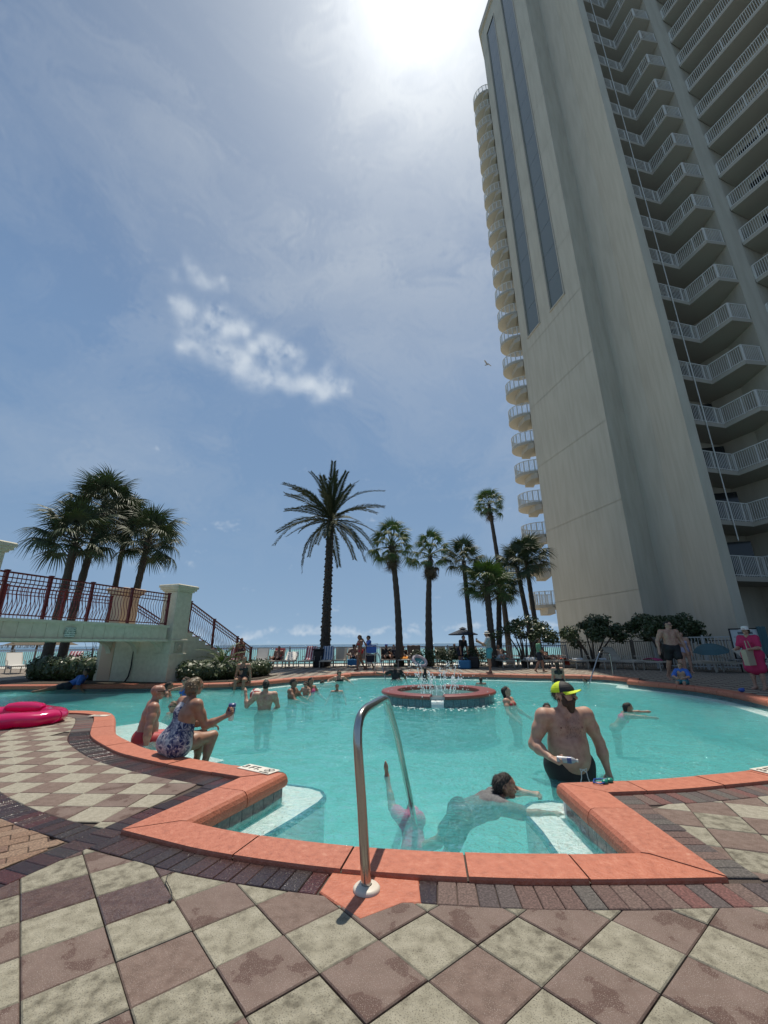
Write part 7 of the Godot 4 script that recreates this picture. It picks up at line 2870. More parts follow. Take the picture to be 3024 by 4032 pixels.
func near_people() -> void:
	# the bearded man with the cap, standing in the water
	var J := person("bearded shirtless man in black trunks standing waist deep holding a bottle", Vector3(2.08, -0.075, -5.33), Vector2(0.10, 1), 1.88, {"hs": 1.08,
		"near": true, "cell": 0.013, "g": 1.32, "belly": 1.28, "wst": 1.14, "low": 0.03, "sw": 1.05, "skin": "skin_fair", "shades": true, "hair": ["crop", "hair_brown"], "head": [0, 0, Vector3(-0.72, 0.02, 0.69)],
		"aR": [Vector3(0.42, -0.90, -0.10), Vector3(-0.22, -0.28, 0.93), Vector3(-0.62, -0.30, 0.70)], "hR": [1.15, Vector3(0.45, 0.6, 0.5)],
		"aL": [Vector3(-0.40, -0.91, -0.02), Vector3(-0.10, -1.0, 0.14)], "hL": [0.9, Vector3(-0.8, 0, 0.2)], "wear": [["trunks", "cloth_black"]]})
	var t: Node3D = J.node
	var H: float = J.H * 1.08
	var b := MB.new()
	skin_over(b, [
		[J.hc - J.hu * 0.040 * H + J.hf * 0.024 * H, J.hc - J.hu * 0.062 * H + J.hf * 0.026 * H, 0.034 * H, 0.026 * H],
		[J.hc - J.hu * 0.062 * H + J.hf * 0.024 * H, J.hc - J.hu * 0.080 * H + J.hf * 0.026 * H, 0.025 * H, 0.020 * H],
		[J.hc - J.hr * 0.038 * H - J.hu * 0.004 * H, J.hc - J.hr * 0.034 * H - J.hu * 0.044 * H + J.hf * 0.012 * H, 0.012 * H, 0.018 * H],
		[J.hc + J.hr * 0.038 * H - J.hu * 0.004 * H, J.hc + J.hr * 0.034 * H - J.hu * 0.044 * H + J.hf * 0.012 * H, 0.012 * H, 0.018 * H],
		[J.hc + J.hf * 0.056 * H - J.hu * 0.024 * H - J.hr * 0.014 * H, J.hc + J.hf * 0.056 * H - J.hu * 0.024 * H + J.hr * 0.014 * H, 0.007 * H, 0.007 * H]], 0.0065, 0.008 * H)
	put("beard", b.mesh(), M["beard_brown"], t)
	H = J.H
	b = MB.new()
	for s in [-1.0, 1.0]:
		var c: Vector3 = J.C + J.fsh * 0.0715 * H + J.rsh * s * 0.066 * H + J.t * 0.012 * H
		b.ball(c, Vector3(0.011, 0.011, 0.006), 8, 6)
	put("nipple", b.mesh(), mat("nipple_skin", lin(0.20, 0.085, 0.065), 0.5), t)
	b = MB.new()
	var r := RandomNumberGenerator.new()
	r.seed = 21
	for i in 420:
		var q: Vector3 = J.C + J.rsh * r.randfn() * 0.045 * H + J.t * r.randfn() * 0.035 * H
		var p: Vector3 = q + J.fsh * (0.088 - 0.10 * pow((q - J.C).dot(J.rsh) / H / 0.1, 2.0) * 0.25) * H
		var d := Vector3(r.randfn(), r.randfn() - 0.6, 0.4).normalized() * 0.018
		b.tri(p - Vector3(0.0012, 0, 0), p + Vector3(0.0012, 0, 0), p + d)
	put("chest_hair", b.mesh(), M["hair_brown"], t)
	b = MB.new()
	var kn: Vector3 = J.P + J.fp * 0.138 * H + J.t * 0.012 * H
	for s in [-1.0, 1.0]:
		b.tube(V3([kn, kn + J.rs * s * 0.03 + Vector3(0, -0.02, 0.012), kn + J.rs * s * 0.035 + Vector3(0, -0.07, 0.015), kn + J.rs * s * 0.05 + Vector3(0, -0.11, 0.012)]), PackedFloat32Array([0.0045]), 5)
		b.tube(V3([kn, kn + J.rs * s * 0.04 + Vector3(0, 0.012, 0.01), kn + J.rs * s * 0.03 + Vector3(0, -0.012, 0.012)]), PackedFloat32Array([0.004]), 5)
	put("drawstring", b.mesh(), M["towel_white"], t)
	H = J.H * 1.08
	# his cap: dark crown, neon side panels and bill
	var cp := thing("baseball_cap", "black and neon yellow cap worn by the bearded man", "cap", t.position + J.hc + J.hu * 0.016 * H - J.hf * 0.004 * H)
	var cb := Basis(J.hr, J.hu, -J.hf).rotated(J.hr, 0.10)
	var black := M["cloth_black"] as StandardMaterial3D
	var neon := mat("neon_cloth", lin(0.50, 0.62, 0.015), 0.75)
	for k in 8:
		b = MB.new()
		var a0 := TAU * k / 8.0
		var rows := 7
		for i in rows:
			for j in 3:
				var q := []
				for c in [[i, j], [i, j + 1], [i + 1, j + 1], [i + 1, j]]:
					var ph: float = c[0] / float(rows) * PI * 0.5
					var an: float = a0 + c[1] / 3.0 * TAU / 8.0
					q.append(cb * (Vector3(cos(an) * cos(ph) * 0.0555, sin(ph) * 0.056, sin(an) * cos(ph) * 0.0665) * H))
				b.quad(q[0], q[1], q[2], q[3])
		# the panels over the ears and the back are neon
		put("panel", b.mesh(), neon if k in [0, 1, 2, 3] else black, cp)
	b = MB.new()
	for i in 10:
		var a0 := lerpf(PI * 1.08, PI * 1.92, i / 10.0)
		var a1 := lerpf(PI * 1.08, PI * 1.92, (i + 1) / 10.0)
		var q := func(a: float, f: float, y: float) -> Vector3:
			return cb * (Vector3(cos(a) * lerpf(0.0555, 0.058, f), y + 0.004 * f - 0.020 * f * absf(cos(a)), sin(a) * 0.0645 - f * 0.040 * pow(absf(sin(a)), 0.7)) * H)
		b.quad(q.call(a0, 0.0, 0.001), q.call(a1, 0.0, 0.001), q.call(a1, 1.0, 0.001), q.call(a0, 1.0, 0.001))
		b.quad(q.call(a0, 0.0, -0.0012), q.call(a0, 1.0, -0.0012), q.call(a1, 1.0, -0.0012), q.call(a1, 0.0, -0.0012))
		b.quad(q.call(a0, 1.0, -0.0012), q.call(a0, 1.0, 0.001), q.call(a1, 1.0, 0.001), q.call(a1, 1.0, -0.0012))
	put("bill", b.mesh(), neon, cp)
	# the bottle in his right hand
	var hand: Vector3 = J.Wr[1] + J.Hd[1] * 0.05 * H
	var ax := Vector3(0.92, 0.0, 0.34).normalized()
	var bt := thing("water_bottle", "small clear bottle with blue label in the bearded man's hand", "bottle", t.position + hand + Vector3(0.02, 0.035, 0.02))
	var bb := Basis(ax.cross(Vector3.UP).normalized(), ax, ax.cross(Vector3.UP).normalized().cross(ax))
	b = MB.new()
	b.lathe(Vector3.ZERO, [Vector2(0.0, -0.06), Vector2(0.030, -0.058), Vector2(0.032, -0.05), Vector2(0.032, 0.05), Vector2(0.032, 0.09), Vector2(0.022, 0.115), Vector2(0.013, 0.13), Vector2(0.013, 0.137)], 18, bb)
	put("body", b.mesh(), mat("bottle_grey", lin(0.33, 0.34, 0.36), 0.15), bt)
	b = MB.new()
	b.lathe(Vector3.ZERO, [Vector2(0.0328, 0.042), Vector2(0.0328, 0.085)], 18, bb)
	put("label_wrap", b.mesh(), mat("bottle_blue", lin(0.05, 0.07, 0.19), 0.3), bt)
	b = MB.new()
	b.lathe(Vector3.ZERO, [Vector2(0.015, 0.136), Vector2(0.015, 0.152), Vector2(0.0, 0.153)], 14, bb)
	put("screw_cap", b.mesh(), M["hat_white"], bt)

	# the boy lying in the water, arms on the step
	J = person("boy in grey shirt lying in the water reaching for the right coping", Vector3(0.72, -0.335, -4.70), Vector2(1, -0.04), 1.38, {
		"near": true, "cell": 0.012, "g": 1.12, "skin": "skin_tan", "hair": ["short", "hair_dark"], "t": Vector3(0, 0.32, 1), "head": [0, 0, Vector3(0.10, 0.06, 1)], "hs": 1.25,
		"aR": [Vector3(0.42, -0.12, 0.9), Vector3(0.05, 0.03, 1), Vector3(-0.1, -0.02, 1)], "hR": [0.25, Vector3.DOWN],
		"aL": [Vector3(-0.30, 0.05, 0.9), Vector3(0.62, 0.05, 0.75), Vector3(0.6, 0.1, 0.5)], "hL": [1.1, Vector3(0.3, -0.6, 0)],
		"lL": [Vector3(-0.12, -0.75, -0.65), Vector3(-0.05, -0.35, -1), Vector3(0, -0.4, -1)], "lR": [Vector3(0.15, -0.85, -0.55), Vector3(0.1, -0.5, -0.9), Vector3(0, -0.4, -1)],
		"wear": [["shirt", "cloth_grey"], ["trunks", "cloth_navy"]]})

	# the child diving, one foot out of the water
	person("child in pink swimming upside down with one foot above water", Vector3(0.25, -0.47, -4.98), Vector2(0.2, 1), 1.2, {
		"cell": 0.013, "g": 0.95, "skin": "skin_tan", "hair": ["short", "hair_brown"], "t": Vector3(0.05, -0.72, 0.6), "head": [0, 0, Vector3(0, -0.8, 0.5)],
		"aL": [Vector3(-0.3, -0.6, 0.7), Vector3(-0.1, -0.8, 0.5)], "aR": [Vector3(0.3, -0.6, 0.7), Vector3(0.1, -0.8, 0.5)],
		"lL": [Vector3(-0.05, 0.05, -1), Vector3(-0.05, -0.5, -0.9), Vector3(0, -0.3, -1)], "lR": [Vector3(0.28, 0.12, -1), Vector3(0.05, 0.80, -0.60), Vector3(0.12, 1, 0.10)], "wear": [["trunks", "cloth_pink"], ["shirt", "cloth_pink"]]})

	# the bald man seated on the shelf, seen from behind
	J = person("bald tanned man in red trunks sitting in shallow water by the coping", Vector3(-3.80, -0.16, -7.30), Vector2(0.86, -0.5), 1.78, {
		"near": true, "cell": 0.015, "g": 1.22, "belly": 1.0, "skin": "skin_red", "shades": true, "hair": ["none", ""], "t": Vector3(0, 1, 0.10), "head": [0, 0, Vector3(0.12, -0.05, 1)],
		"aR": [Vector3(0.40, -0.90, -0.12), Vector3(0.18, -1, 0.02)], "hR": [0.3, Vector3(0, -1, 0)], "aL": [Vector3(-0.35, -0.9, -0.3), Vector3(-0.2, -1, -0.1)],
		"lL": [Vector3(-0.15, -0.05, 1), Vector3(0, -0.75, 0.65)], "lR": [Vector3(0.12, -0.05, 1), Vector3(0, -0.75, 0.65)], "wear": [["trunks", "cloth_red"]]})

	# the woman crouched on the coping
	J = person("woman in navy floral tankini crouching on the coping holding a cup", Vector3(-2.50, 0.135, -5.56), Vector2(0.62, -0.78), 1.62, {
		"near": true, "cell": 0.013, "g": 1.14, "fem": true, "base": 0.026, "skin": "skin_tan", "hair": ["bob", "hair_blond"], "t": Vector3(0.02, 1, 0.22), "head": [0, 0, Vector3(0.05, 0.05, 1)],
		"aR": [Vector3(0.10, -0.88, 0.45), Vector3(0.62, 0.42, 0.66), Vector3(0.6, 0.5, 0.6)], "hR": [1.05, Vector3(-0.6, 0.1, 0.6)],
		"aL": [Vector3(-0.05, -0.88, 0.45), Vector3(0.3, -0.2, 0.9)], "hL": [0.5, Vector3.DOWN],
		"lL": [Vector3(-0.10, 0.06, 1), Vector3(-0.02, -1, -0.16), Vector3(0, -0.15, 1)], "lR": [Vector3(0.06, 0.10, 1), Vector3(0.02, -1, -0.28), Vector3(0, -0.15, 1)],
		"wear": [["tankini", "flower_print"]]})
	var hw: Vector3 = J.node.position + J.Wr[1] + J.Hd[1] * 0.055 * J.H
	var cup := thing("travel_cup", "white cup with dark blue lid in the crouching woman's hand", "cup", hw + Vector3(-0.015, -0.10, -0.03))
	b = MB.new()
	b.lathe(Vector3.ZERO, [Vector2(0.0, 0.0), Vector2(0.030, 0.0), Vector2(0.034, 0.04), Vector2(0.042, 0.16)], 18)
	put("body", b.mesh(), M["hat_white"], cup)
	b = MB.new()
	b.lathe(Vector3.ZERO, [Vector2(0.044, 0.155), Vector2(0.046, 0.175), Vector2(0.040, 0.195), Vector2(0.0, 0.196)], 18)
	put("lid", b.mesh(), M["bottle_blue"], cup)
	b = MB.new()
	b.lathe(Vector3.ZERO, [Vector2(0.0395, 0.08), Vector2(0.0425, 0.145)], 18)
	put("label_wrap", b.mesh(), M["bottle_blue"], cup)


func pool_people() -> void:
	var g := "people in the pool"
	var away := Vector2(0, -1)
	var here := Vector2(0, 1)
	var arms_in := {"aL": [Vector3(-0.5, -0.8, 0.3), Vector3(-0.2, -0.5, 0.8)], "aR": [Vector3(0.5, -0.8, 0.3), Vector3(0.2, -0.5, 0.8)]}
	swimmer("person in sunglasses with only head and shoulders beside the floral tankini", -4.75, -10.2, 0.06, 1.62, Vector2(-0.5, 0.8), {"group": g, "fem": true, "skin": "skin_fair", "hair": ["bun", "hair_blond"], "shades": true, "wear": [["onepiece", "cloth_black"]]}.merged(arms_in))
	# his or her legs stretched to the shelf show left of the bald man
	swimmer("dark-haired man in the water behind the bald man's face", -6.5, -13.4, 0.22, 1.75, Vector2(0.8, -0.3), {"group": g, "skin": "skin_brown", "wear": [["trunks", "cloth_black"]]}.merged(arms_in))
	swimmer("woman in blue swimsuit stretching one arm left in the channel", -5.8, -13.0, 0.38, 1.65, Vector2(-0.6, 0.8), {"group": g, "fem": true, "skin": "skin_fair", "hair": ["bob", "hair_brown"], "shades": true, "aR": [Vector3(0.95, -0.12, 0.2), Vector3(0.95, -0.25, 0.3)], "aL": [Vector3(-0.4, -0.9, 0.2), Vector3(0, -0.7, 0.7)], "wear": [["onepiece", "cloth_blue"]]})
	var J := swimmer("man seen from behind throwing a red and white ball", -2.85, -10.67, 0.45, 1.78, Vector2(-0.35, -1), {"group": g, "cell": 0.016, "skin": "skin_fair", "hair": ["short", "hair_dark"], "aL": [Vector3(-0.6, -0.75, 0.25), Vector3(-0.15, 0.9, 0.45)], "aR": [Vector3(0.35, -0.9, 0.2), Vector3(-0.3, -0.4, 0.9)], "wear": [["trunks", "cloth_navy"]]})
	var bl := thing("beach_ball", "red and white beach ball beside the fair man's head", "ball", J.node.position + J.Wr[0] + Vector3(0.20, -0.02, -0.16))
	for k in 6:
		var b := MB.new()
		for i in 8:
			for j in 3:
				var q := []
				for c in [[i, j], [i, j + 1], [i + 1, j + 1], [i + 1, j]]:
					var ph: float = -PI * 0.5 + c[0] / 8.0 * PI
					var an: float = TAU / 6.0 * (k + c[1] / 3.0)
					q.append(Vector3(cos(an) * cos(ph), sin(ph), sin(an) * cos(ph)) * 0.15)
				b.quad(q[0], q[1], q[2], q[3])
		put("gore", b.mesh(), M["cloth_red"] if k % 2 == 0 else M["hat_white"], bl, Vector3.ZERO, Basis(Vector3(1, 0, 0.4).normalized(), 0.9))
	swimmer("tanned man facing right with hands joined near two children", -2.66, -12.85, 0.32, 1.75, Vector2(1, 0.15), {"group": g, "cell": 0.018, "skin": "skin_brown", "hair": ["short", "hair_dark"], "aL": [Vector3(-0.3, -0.7, 0.6), Vector3(0.1, -0.3, 0.95)], "aR": [Vector3(0.3, -0.7, 0.6), Vector3(-0.1, -0.3, 0.95)], "wear": [["trunks", "cloth_navy"]]})
	swimmer("small child wearing goggles on forehead beside the tanned man", -2.36, -13.3, 0.19, 1.05, Vector2(-0.4, 0.7), {"group": g, "skin": "skin_fair", "hair": ["short", "hair_brown"], "hs": 1.2, "shades": true, "wear": [["trunks", "cloth_teal"]]}.merged(arms_in))
	swimmer("dark-haired woman in pink swimsuit beside the goggled child", -2.38, -14.2, 0.25, 1.62, Vector2(0.7, 0.5), {"group": g, "fem": true, "skin": "skin_tan", "hair": ["long", "hair_dark"], "wear": [["onepiece", "cloth_pink"]]}.merged(arms_in))
	swimmer("child leaning along the far left coping with arms out", -2.70, -17.35, -0.02, 1.2, Vector2(1, -0.3), {"group": g, "skin": "skin_tan", "hair": ["short", "hair_brown"], "hs": 1.15, "t": Vector3(0, 0.8, 0.6), "aL": [Vector3(-0.3, 0.05, 0.95), Vector3(0, 0.05, 1)], "aR": [Vector3(0.3, 0.0, 0.95), Vector3(0, 0, 1)], "wear": [["trunks", "cloth_red"]]})
	swimmer("woman in black swimsuit and sunglasses leaning back on the far coping", -1.85, -17.95, 0.27, 1.65, Vector2(0.25, 1), {"group": g, "fem": true, "skin": "skin_fair", "hair": ["bob", "hair_dark"], "shades": true, "t": Vector3(0, 1, -0.25), "aL": [Vector3(-0.7, -0.4, -0.5), Vector3(-0.5, -0.4, 0.6)], "aR": [Vector3(0.8, -0.3, -0.5), Vector3(0.3, -0.5, 0.6)], "wear": [["onepiece", "cloth_black"]]})
	swimmer("lone head above water in front of the woman in black swimsuit", -1.56, -14.43, 0.03, 1.3, here, {"group": g, "skin": "skin_tan", "hair": ["wet", "hair_dark"], "wear": [["onepiece", "cloth_navy"]]}.merged(arms_in))
	swimmer("person in soaked black shirt bent over by the far handrail", 0.45, -18.6, 0.48, 1.68, Vector2(-0.2, -1), {"group": g, "fem": true, "g": 1.25, "skin": "skin_brown", "hair": ["bun", "hair_dark"], "t": Vector3(0, 1, 0.25), "aL": [Vector3(-0.85, -0.4, 0.3), Vector3(-0.9, 0.15, 0.3)], "aR": [Vector3(0.7, -0.75, 0.1), Vector3(0.4, -0.9, 0.2)], "wear": [["shirt", "cloth_black"], ["trunks", "cloth_black"]]})
	swimmer("child with long dark hair at the far edge behind the fountain", 1.66, -18.6, 0.28, 1.25, away, {"group": g, "skin": "skin_tan", "hair": ["long", "hair_dark"], "hs": 1.15, "wear": [["onepiece", "cloth_navy"]]}.merged(arms_in))
	swimmer("child's dark head just right of the fountain", 3.5, -16.4, 0.04, 1.2, away, {"group": g, "skin": "skin_brown", "hair": ["short", "hair_dark"], "hs": 1.15, "wear": [["trunks", "cloth_blue"]]}.merged(arms_in))
	swimmer("woman with long wet hair turned away right of the fountain", 3.05, -10.73, 0.27, 1.66, Vector2(0.75, 0.55), {"group": g, "cell": 0.017, "fem": true, "skin": "skin_fair", "hair": ["wet", "hair_dark"], "t": Vector3(0, 1, -0.35), "head": [0.5, 0.25], "wear": [["top", "cloth_red"]]}.merged(arms_in))
	swimmer("girl swimming right with pink goggles and one arm stretched out", 4.85, -9.75, 0.11, 1.35, Vector2(1, 0.25), {"group": g, "cell": 0.017, "skin": "skin_tan", "hair": ["wet", "hair_dark"], "hs": 1.12, "t": Vector3(0, 0.75, 0.65), "aL": [Vector3(-0.2, 0.15, 1), Vector3(0, 0.05, 1)], "aR": [Vector3(0.3, 0.02, 1), Vector3(0, -0.05, 1)], "wear": [["top", "cloth_pink"]]})
	swimmer("bare-backed woman standing at the far edge behind the cap", 6.55, -16.9, 0.58, 1.62, away, {"group": g, "fem": true, "skin": "skin_fair", "hair": ["long", "hair_brown"], "wear": [["top", "cloth_black"], ["briefs", "cloth_black"]]})
	swimmer("swimmer's wet head at the foot of the far right handrail", 7.55, -16.9, -0.05, 1.3, Vector2(-1, 0.1), {"group": g, "skin": "skin_tan", "hair": ["wet", "hair_dark"], "wear": [["trunks", "cloth_red"]]}.merged(arms_in))
	swimmer("woman in pink sunglasses half hidden behind the bearded man's neck", 3.15, -8.9, 0.12, 1.6, Vector2(-0.3, 1), {"group": g, "fem": true, "skin": "skin_red", "hair": ["bun", "hair_dark"], "shades": true, "wear": [["top", "cloth_pink"]]}.merged(arms_in))
	# seated on the coping
	var sit := {"lL": [Vector3(-0.12, 0.0, 1), Vector3(-0.02, -1, 0.15)], "lR": [Vector3(0.12, 0.0, 1), Vector3(0.02, -1, 0.15)]}
	person("woman in black halter swimsuit sitting on the coping before the hedge", Vector3(-4.95, 0.115, -15.45), Vector2(0.08, 1), 1.66, {"group": "people sitting on the coping", "base": 0.026, "cell": 0.018, "fem": true, "skin": "skin_tan", "hair": ["bun", "hair_dark"], "aL": [Vector3(-0.22, -0.97, -0.12), Vector3(-0.05, -1, -0.02)], "aR": [Vector3(0.22, -0.97, -0.12), Vector3(0.05, -1, -0.02)], "wear": [["onepiece", "cloth_black"]]}.merged(sit))
	J = person("child sitting on the right coping wrapped in a bright blue towel", Vector3(8.95, 0.085, -13.45), Vector2(-0.75, 0.65), 1.15, {"group": "people sitting on the coping", "base": 0.026, "cell": 0.017, "skin": "skin_fair", "hair": ["short", "hair_blond"], "hs": 1.2, "aL": [Vector3(-0.3, -0.7, 0.5), Vector3(0.6, -0.2, 0.7)], "aR": [Vector3(0.3, -0.7, 0.5), Vector3(-0.6, -0.2, 0.7)], "wear": [["trunks", "cloth_teal"], ["cape", "cloth_blue"]]}.merged(sit))
	person("person in dark blue reclining on the shaded coping under the bridge", Vector3(-10.6, 0.02, -15.0), Vector2(-0.95, 0.3), 1.6, {"group": "people sitting on the coping", "base": FLOOR, "fem": true, "skin": "skin_brown", "hair": ["bun", "hair_dark"], "t": Vector3(0, 0.55, -0.85), "aL": [Vector3(-0.3, -0.8, 0.2), Vector3(0, -0.6, -0.7)], "aR": [Vector3(0.3, -0.6, 0.4), Vector3(0, -0.3, 0.9)], "lL": [Vector3(-0.1, -0.15, 1), Vector3(0, -0.2, 1)], "lR": [Vector3(0.1, -0.1, 1), Vector3(0, -0.35, 1)], "wear": [["shirt", "cloth_blue"], ["trunks", "cloth_navy"]]})


func stand(label: String, x: float, z: float, H: float, face: Vector2, o: Dictionary) -> Dictionary:
	o["base"] = 0.0
	return person(label, Vector3(x, 0.535 * H, z), face, H, o)


func deck_people() -> void:
	var g := "people on the deck"
	var walk := {"lL": [Vector3(-0.02, -0.95, 0.32), Vector3(0, -1, 0.05)], "lR": [Vector3(0.02, -1, -0.22), Vector3(0, -0.9, -0.45), Vector3(0, -0.7, 0.7)]}
	stand("woman in red bikini bottom with long dark hair walking left", -1.27, -21.9, 1.70, Vector2(-0.75, 0.3), {"group": g, "cell": 0.019, "fem": true, "skin": "skin_brown", "hair": ["long", "hair_dark"], "aR": [Vector3(0.25, -0.85, 0.45), Vector3(0.1, -0.9, 0.4)], "wear": [["briefs", "cloth_red"], ["top", "cloth_red"]]}.merged(walk))
	var J := stand("man in blue shirt carrying folding chairs behind the walking woman", -0.85, -22.6, 1.68, Vector2(-0.7, 0.2), {"group": g, "cell": 0.019, "skin": "skin_tan", "hair": ["short", "hair_dark"], "aL": [Vector3(-0.3, -0.5, 0.6), Vector3(0, 0.8, 0.5)], "aR": [Vector3(0.3, -0.9, 0.1), Vector3(0, -0.6, 0.8)], "wear": [["shirt", "cloth_blue"], ["trunks", "cloth_navy"]]}.merged(walk))
	for k in 2:
		var c := thing("folding_chair", ["folded blue beach chair carried by the man, upper one", "folded white-framed beach chair carried by the man, lower one"][k], "chair", Vector3(-0.72, [0.98, 0.55][k], -22.35), 0.2, "folded beach chairs")
		var b := MB.new()
		for s in [-0.24, 0.24]:
			b.bar(Vector3(-0.30, s, 0), Vector3(0.34, s + 0.04, 0.03), 0.013)
			b.bar(Vector3(-0.26, s * 0.7, 0.05), Vector3(0.30, s * 0.9 - 0.05, 0.06), 0.013)
		b.bar(Vector3(-0.30, -0.24, 0), Vector3(-0.30, 0.24, 0), 0.013)
		b.bar(Vector3(0.34, -0.20, 0.03), Vector3(0.34, 0.28, 0.03), 0.013)
		put("frame", b.mesh(), M["white_metal"], c)
		b = MB.new()
		b.box(Vector3(0.02, 0.02, 0.02), Vector3(0.52, 0.40, 0.03), Basis(), 0.01)
		put("sling", b.mesh(), M["cloth_blue"] if k == 0 else M["cloth_navy"], c)
	J = stand("man in white hat and floral shirt standing with a drink", 4.55, -19.25, 1.76, Vector2(-0.9, -0.15), {"group": g, "cell": 0.019, "g": 1.08, "skin": "skin_tan", "hair": ["short", "hair_brown"], "aL": [Vector3(-0.15, -0.8, 0.5), Vector3(0.2, 0.5, 0.85)], "aR": [Vector3(0.15, -0.85, 0.45), Vector3(-0.1, 0.45, 0.9)], "wear": [["shirt", "cloth_floral"], ["trunks", "cloth_teal"]]})
	sun_hat("white sun hat with dark band on the standing man", J, M["hat_white"], 0.155, M["cloth_navy"])
	var cup := thing("drink_cup", "dark tumbler with straw held by the man in white hat", "cup", J.node.position + J.Wr[1] + J.Hd[1] * 0.08 + Vector3(-0.03, -0.03, 0))
	var b := MB.new()
	b.lathe(Vector3.ZERO, [Vector2(0.0, 0.0), Vector2(0.032, 0.0), Vector2(0.042, 0.17), Vector2(0.0, 0.172)], 12)
	put("body", b.mesh(), M["cloth_navy"], cup)
	b = MB.new()
	b.bar(Vector3(0.01, 0.15, 0), Vector3(0.02, 0.32, 0), 0.005)
	put("straw", b.mesh(), M["white_metal"], cup)
	stand("child in green shirt and navy trousers striding right", 6.82, -19.45, 1.42, Vector2(0.95, 0.15), {"group": g, "cell": 0.018, "skin": "skin_tan", "hair": ["short", "hair_dark"], "hs": 1.08, "aL": [Vector3(-0.2, -0.95, 0.2), Vector3(0, -0.4, 0.9)], "aR": [Vector3(0.2, -0.95, 0.1), Vector3(0, -0.5, 0.85)], "wear": [["shirt", "cloth_green"], ["trunks", "cloth_navy"]]}.merged(walk))
	J = stand("big bald shirtless man in black trunks walking in the shade", 9.75, -14.9, 1.93, Vector2(-0.1, 1), {"group": g, "cell": 0.018, "g": 1.25, "skin": "skin_fair", "hair": ["crop", "hair_dark"], "head": [0.9, -0.02], "shades": true, "aL": [Vector3(-0.38, -0.9, 0), Vector3(-0.12, -0.95, 0.25)], "aR": [Vector3(0.45, -0.88, -0.1), Vector3(0.12, -0.95, 0.25)], "wear": [["trunks", "cloth_black"]]}.merged(walk))
	stand("woman in lavender swimsuit bending in the shade behind the bald man", 12.5, -18.3, 1.66, Vector2(-0.4, 0.9), {"group": g, "cell": 0.02, "fem": true, "g": 1.1, "skin": "skin_fair", "hair": ["short", "hair_brown"], "t": Vector3(0.1, 1, 0.3), "wear": [["onepiece", "cloth_lavender"]]})
	J = stand("woman in magenta dress and pale hat at the right edge", 10.05, -12.05, 1.64, Vector2(-0.85, 0.4), {"group": g, "cell": 0.019, "fem": true, "g": 1.2, "skin": "skin_fair", "hair": ["bob", "hair_brown"], "aL": [Vector3(-0.2, -0.9, 0.3), Vector3(0.3, -0.1, 0.9)], "aR": [Vector3(0.2, -0.9, 0.3), Vector3(-0.2, -0.1, 0.9)], "wear": [["dress", "cloth_magenta"]]})
	sun_hat("pale woven sun hat on the woman in magenta", J, M["hat_white"], 0.17)
	var bag := thing("straw_bag", "woven straw tote hanging at the magenta woman's side", "bag", Vector3(9.78, 0.62, -11.85), 0.5)
	b = MB.new()
	var q := []
	for k in 2:
		var y: float = [0.0, 0.40][k]
		var w: float = [0.19, 0.24][k]
		q.append([Vector3(-w, y, -0.06), Vector3(w, y, -0.06), Vector3(w, y, 0.06), Vector3(-w, y, 0.06)])
	for i in 4:
		b.quad(q[0][i], q[1][i], q[1][(i + 1) % 4], q[0][(i + 1) % 4])
	b.quad(q[0][0], q[0][1], q[0][2], q[0][3])
	put("body", b.mesh(), M["straw"], bag)
	b = MB.new()
	b.tube(V3([Vector3(-0.13, 0.38, 0.06), Vector3(-0.08, 0.62, 0.03), Vector3(0.08, 0.62, 0.03), Vector3(0.13, 0.38, 0.06)]), PackedFloat32Array([0.012]), 6)
	put("handle", b.mesh(), M["straw"], bag)
	# on the loungers: half reclined, legs along +z
	var lie := func(label: String, x: float, z: float, turn: float, H: float, rec: float, o: Dictionary) -> Dictionary:
		var f := Vector2(sin(turn), cos(turn))
		o["base"] = 0.0
		o["group"] = "sunbathers on loungers"
		o["cell"] = 0.021
		o["t"] = Vector3(0, sin(rec), -cos(rec))
		o["lL"] = o.get("lL", [Vector3(-0.15, 0.22, 1), Vector3(-0.05, -0.25, 1), Vector3(0, 1, 0.2)])
		o["lR"] = o.get("lR", [Vector3(0.15, 0.12, 1), Vector3(0.05, -0.12, 1), Vector3(0, 1, 0.2)])
		return person(label, Vector3(x - sin(turn) * 0.33, 0.50, z - cos(turn) * 0.33), f, H, o)
	lie.call("tanned sunbather against the dark red towel", -6.3, -25.2, -0.03, 1.7, 0.9, {"skin": "skin_brown", "hair": ["short", "hair_dark"], "wear": [["trunks", "cloth_black"]]})
	J = lie.call("dark sunbather in black hat on the white lounger", -1.85, -25.6, 0.05, 1.75, 1.0, {"skin": "skin_brown", "shades": true, "hair": ["short", "hair_dark"], "aL": [Vector3(-0.5, -0.7, 0.3), Vector3(0.7, -0.2, 0.7)], "aR": [Vector3(0.5, -0.7, 0.3), Vector3(-0.7, -0.2, 0.7)], "wear": [["trunks", "cloth_navy"]]})
	sun_hat("black brimmed hat on the dark sunbather", J, M["cloth_black"], 0.15)
	J = lie.call("person in black shirt and blue cap seated by the fence", 0.12, -25.9, 0.1, 1.72, 1.1, {"skin": "skin_tan", "hair": ["short", "hair_dark"], "aL": [Vector3(-0.3, -0.8, 0.4), Vector3(0.4, 0.3, 0.8)], "wear": [["shirt", "cloth_black"], ["trunks", "cloth_black"]]})
	sun_hat("blue bucket hat on the person in black shirt", J, M["cloth_blue"], 0.105)
	lie.call("dark-haired sunbather seen over the orange towel", 1.05, -26.0, -0.1, 1.6, 0.9, {"fem": true, "skin": "skin_brown", "hair": ["bun", "hair_dark"], "wear": [["onepiece", "cloth_black"]]})
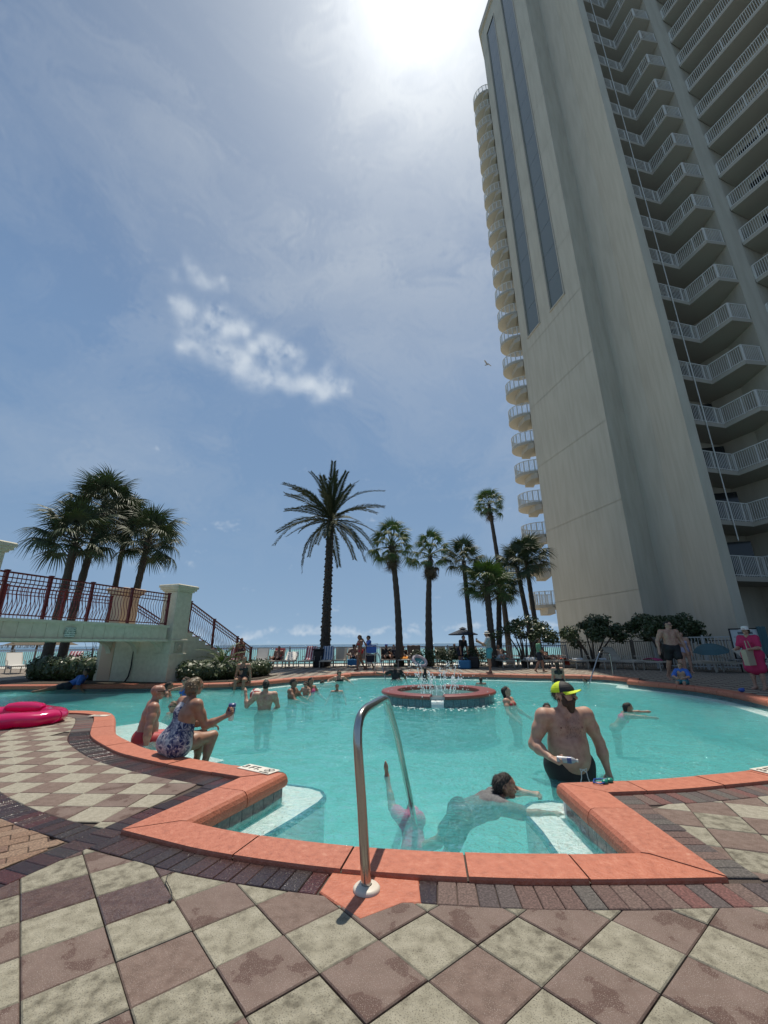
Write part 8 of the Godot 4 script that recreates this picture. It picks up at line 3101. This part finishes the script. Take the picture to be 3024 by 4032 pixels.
	lie.call("seated person in dark shirt under the left rim of parasol", 4.2, -26.1, -0.05, 1.7, 1.1, {"skin": "skin_tan", "hair": ["short", "hair_dark"], "wear": [["shirt", "cloth_navy"], ["trunks", "cloth_black"]]})
	lie.call("seated woman in black swimsuit under the right rim of parasol", 5.4, -26.1, 0.08, 1.6, 1.0, {"fem": true, "skin": "skin_brown", "hair": ["bob", "hair_dark"], "wear": [["onepiece", "cloth_black"]]})
	lie.call("sunbather in navy on dark lounger left of shaggy fan palm", 0.55, -26.2, 0.05, 1.65, 1.1, {"skin": "skin_brown", "hair": ["short", "hair_dark"], "wear": [["shirt", "cloth_navy"], ["trunks", "cloth_navy"]]})
	stand("man in dark shirt standing among bags left of the hatted man", 4.05, -23.6, 1.72, Vector2(0.5, 0.6), {"group": g, "cell": 0.021, "skin": "skin_tan", "hair": ["short", "hair_dark"], "t": Vector3(0, 1, 0.5), "wear": [["shirt", "cloth_black"], ["trunks", "cloth_navy"]]})
	stand("woman in black swimsuit standing by the stairs foot", -8.0, -24.2, 1.64, Vector2(0.6, 0.7), {"group": g, "cell": 0.021, "fem": true, "skin": "skin_tan", "hair": ["long", "hair_dark"], "wear": [["onepiece", "cloth_black"]]})
	lie.call("pale man sunbathing on the aqua towel with elbows out", 6.35, -23.6, 0.08, 1.78, 0.75, {"g": 1.1, "skin": "skin_fair", "hair": ["crop", "hair_brown"], "aL": [Vector3(-0.85, -0.35, -0.2), Vector3(0.2, -0.5, 0.9)], "aR": [Vector3(0.85, -0.35, -0.2), Vector3(-0.2, -0.5, 0.9)], "wear": [["trunks", "towel_white"]]})
	lie.call("sunbather in dark bikini on the lounger by the coral towel", 8.6, -22.9, 0.1, 1.68, 0.5, {"fem": true, "skin": "skin_fair", "hair": ["bun", "hair_dark"], "wear": [["briefs", "cloth_black"], ["top", "cloth_black"]]})


func _ready() -> void:
	rng.seed = 77
	light_and_lens()
	materials()
	pool_outline()
	coping()
	basin()
	deck()
	hotel()
	footbridge()
	plants()
	fountain()
	handrails()
	furniture()
	small_things()
	people()
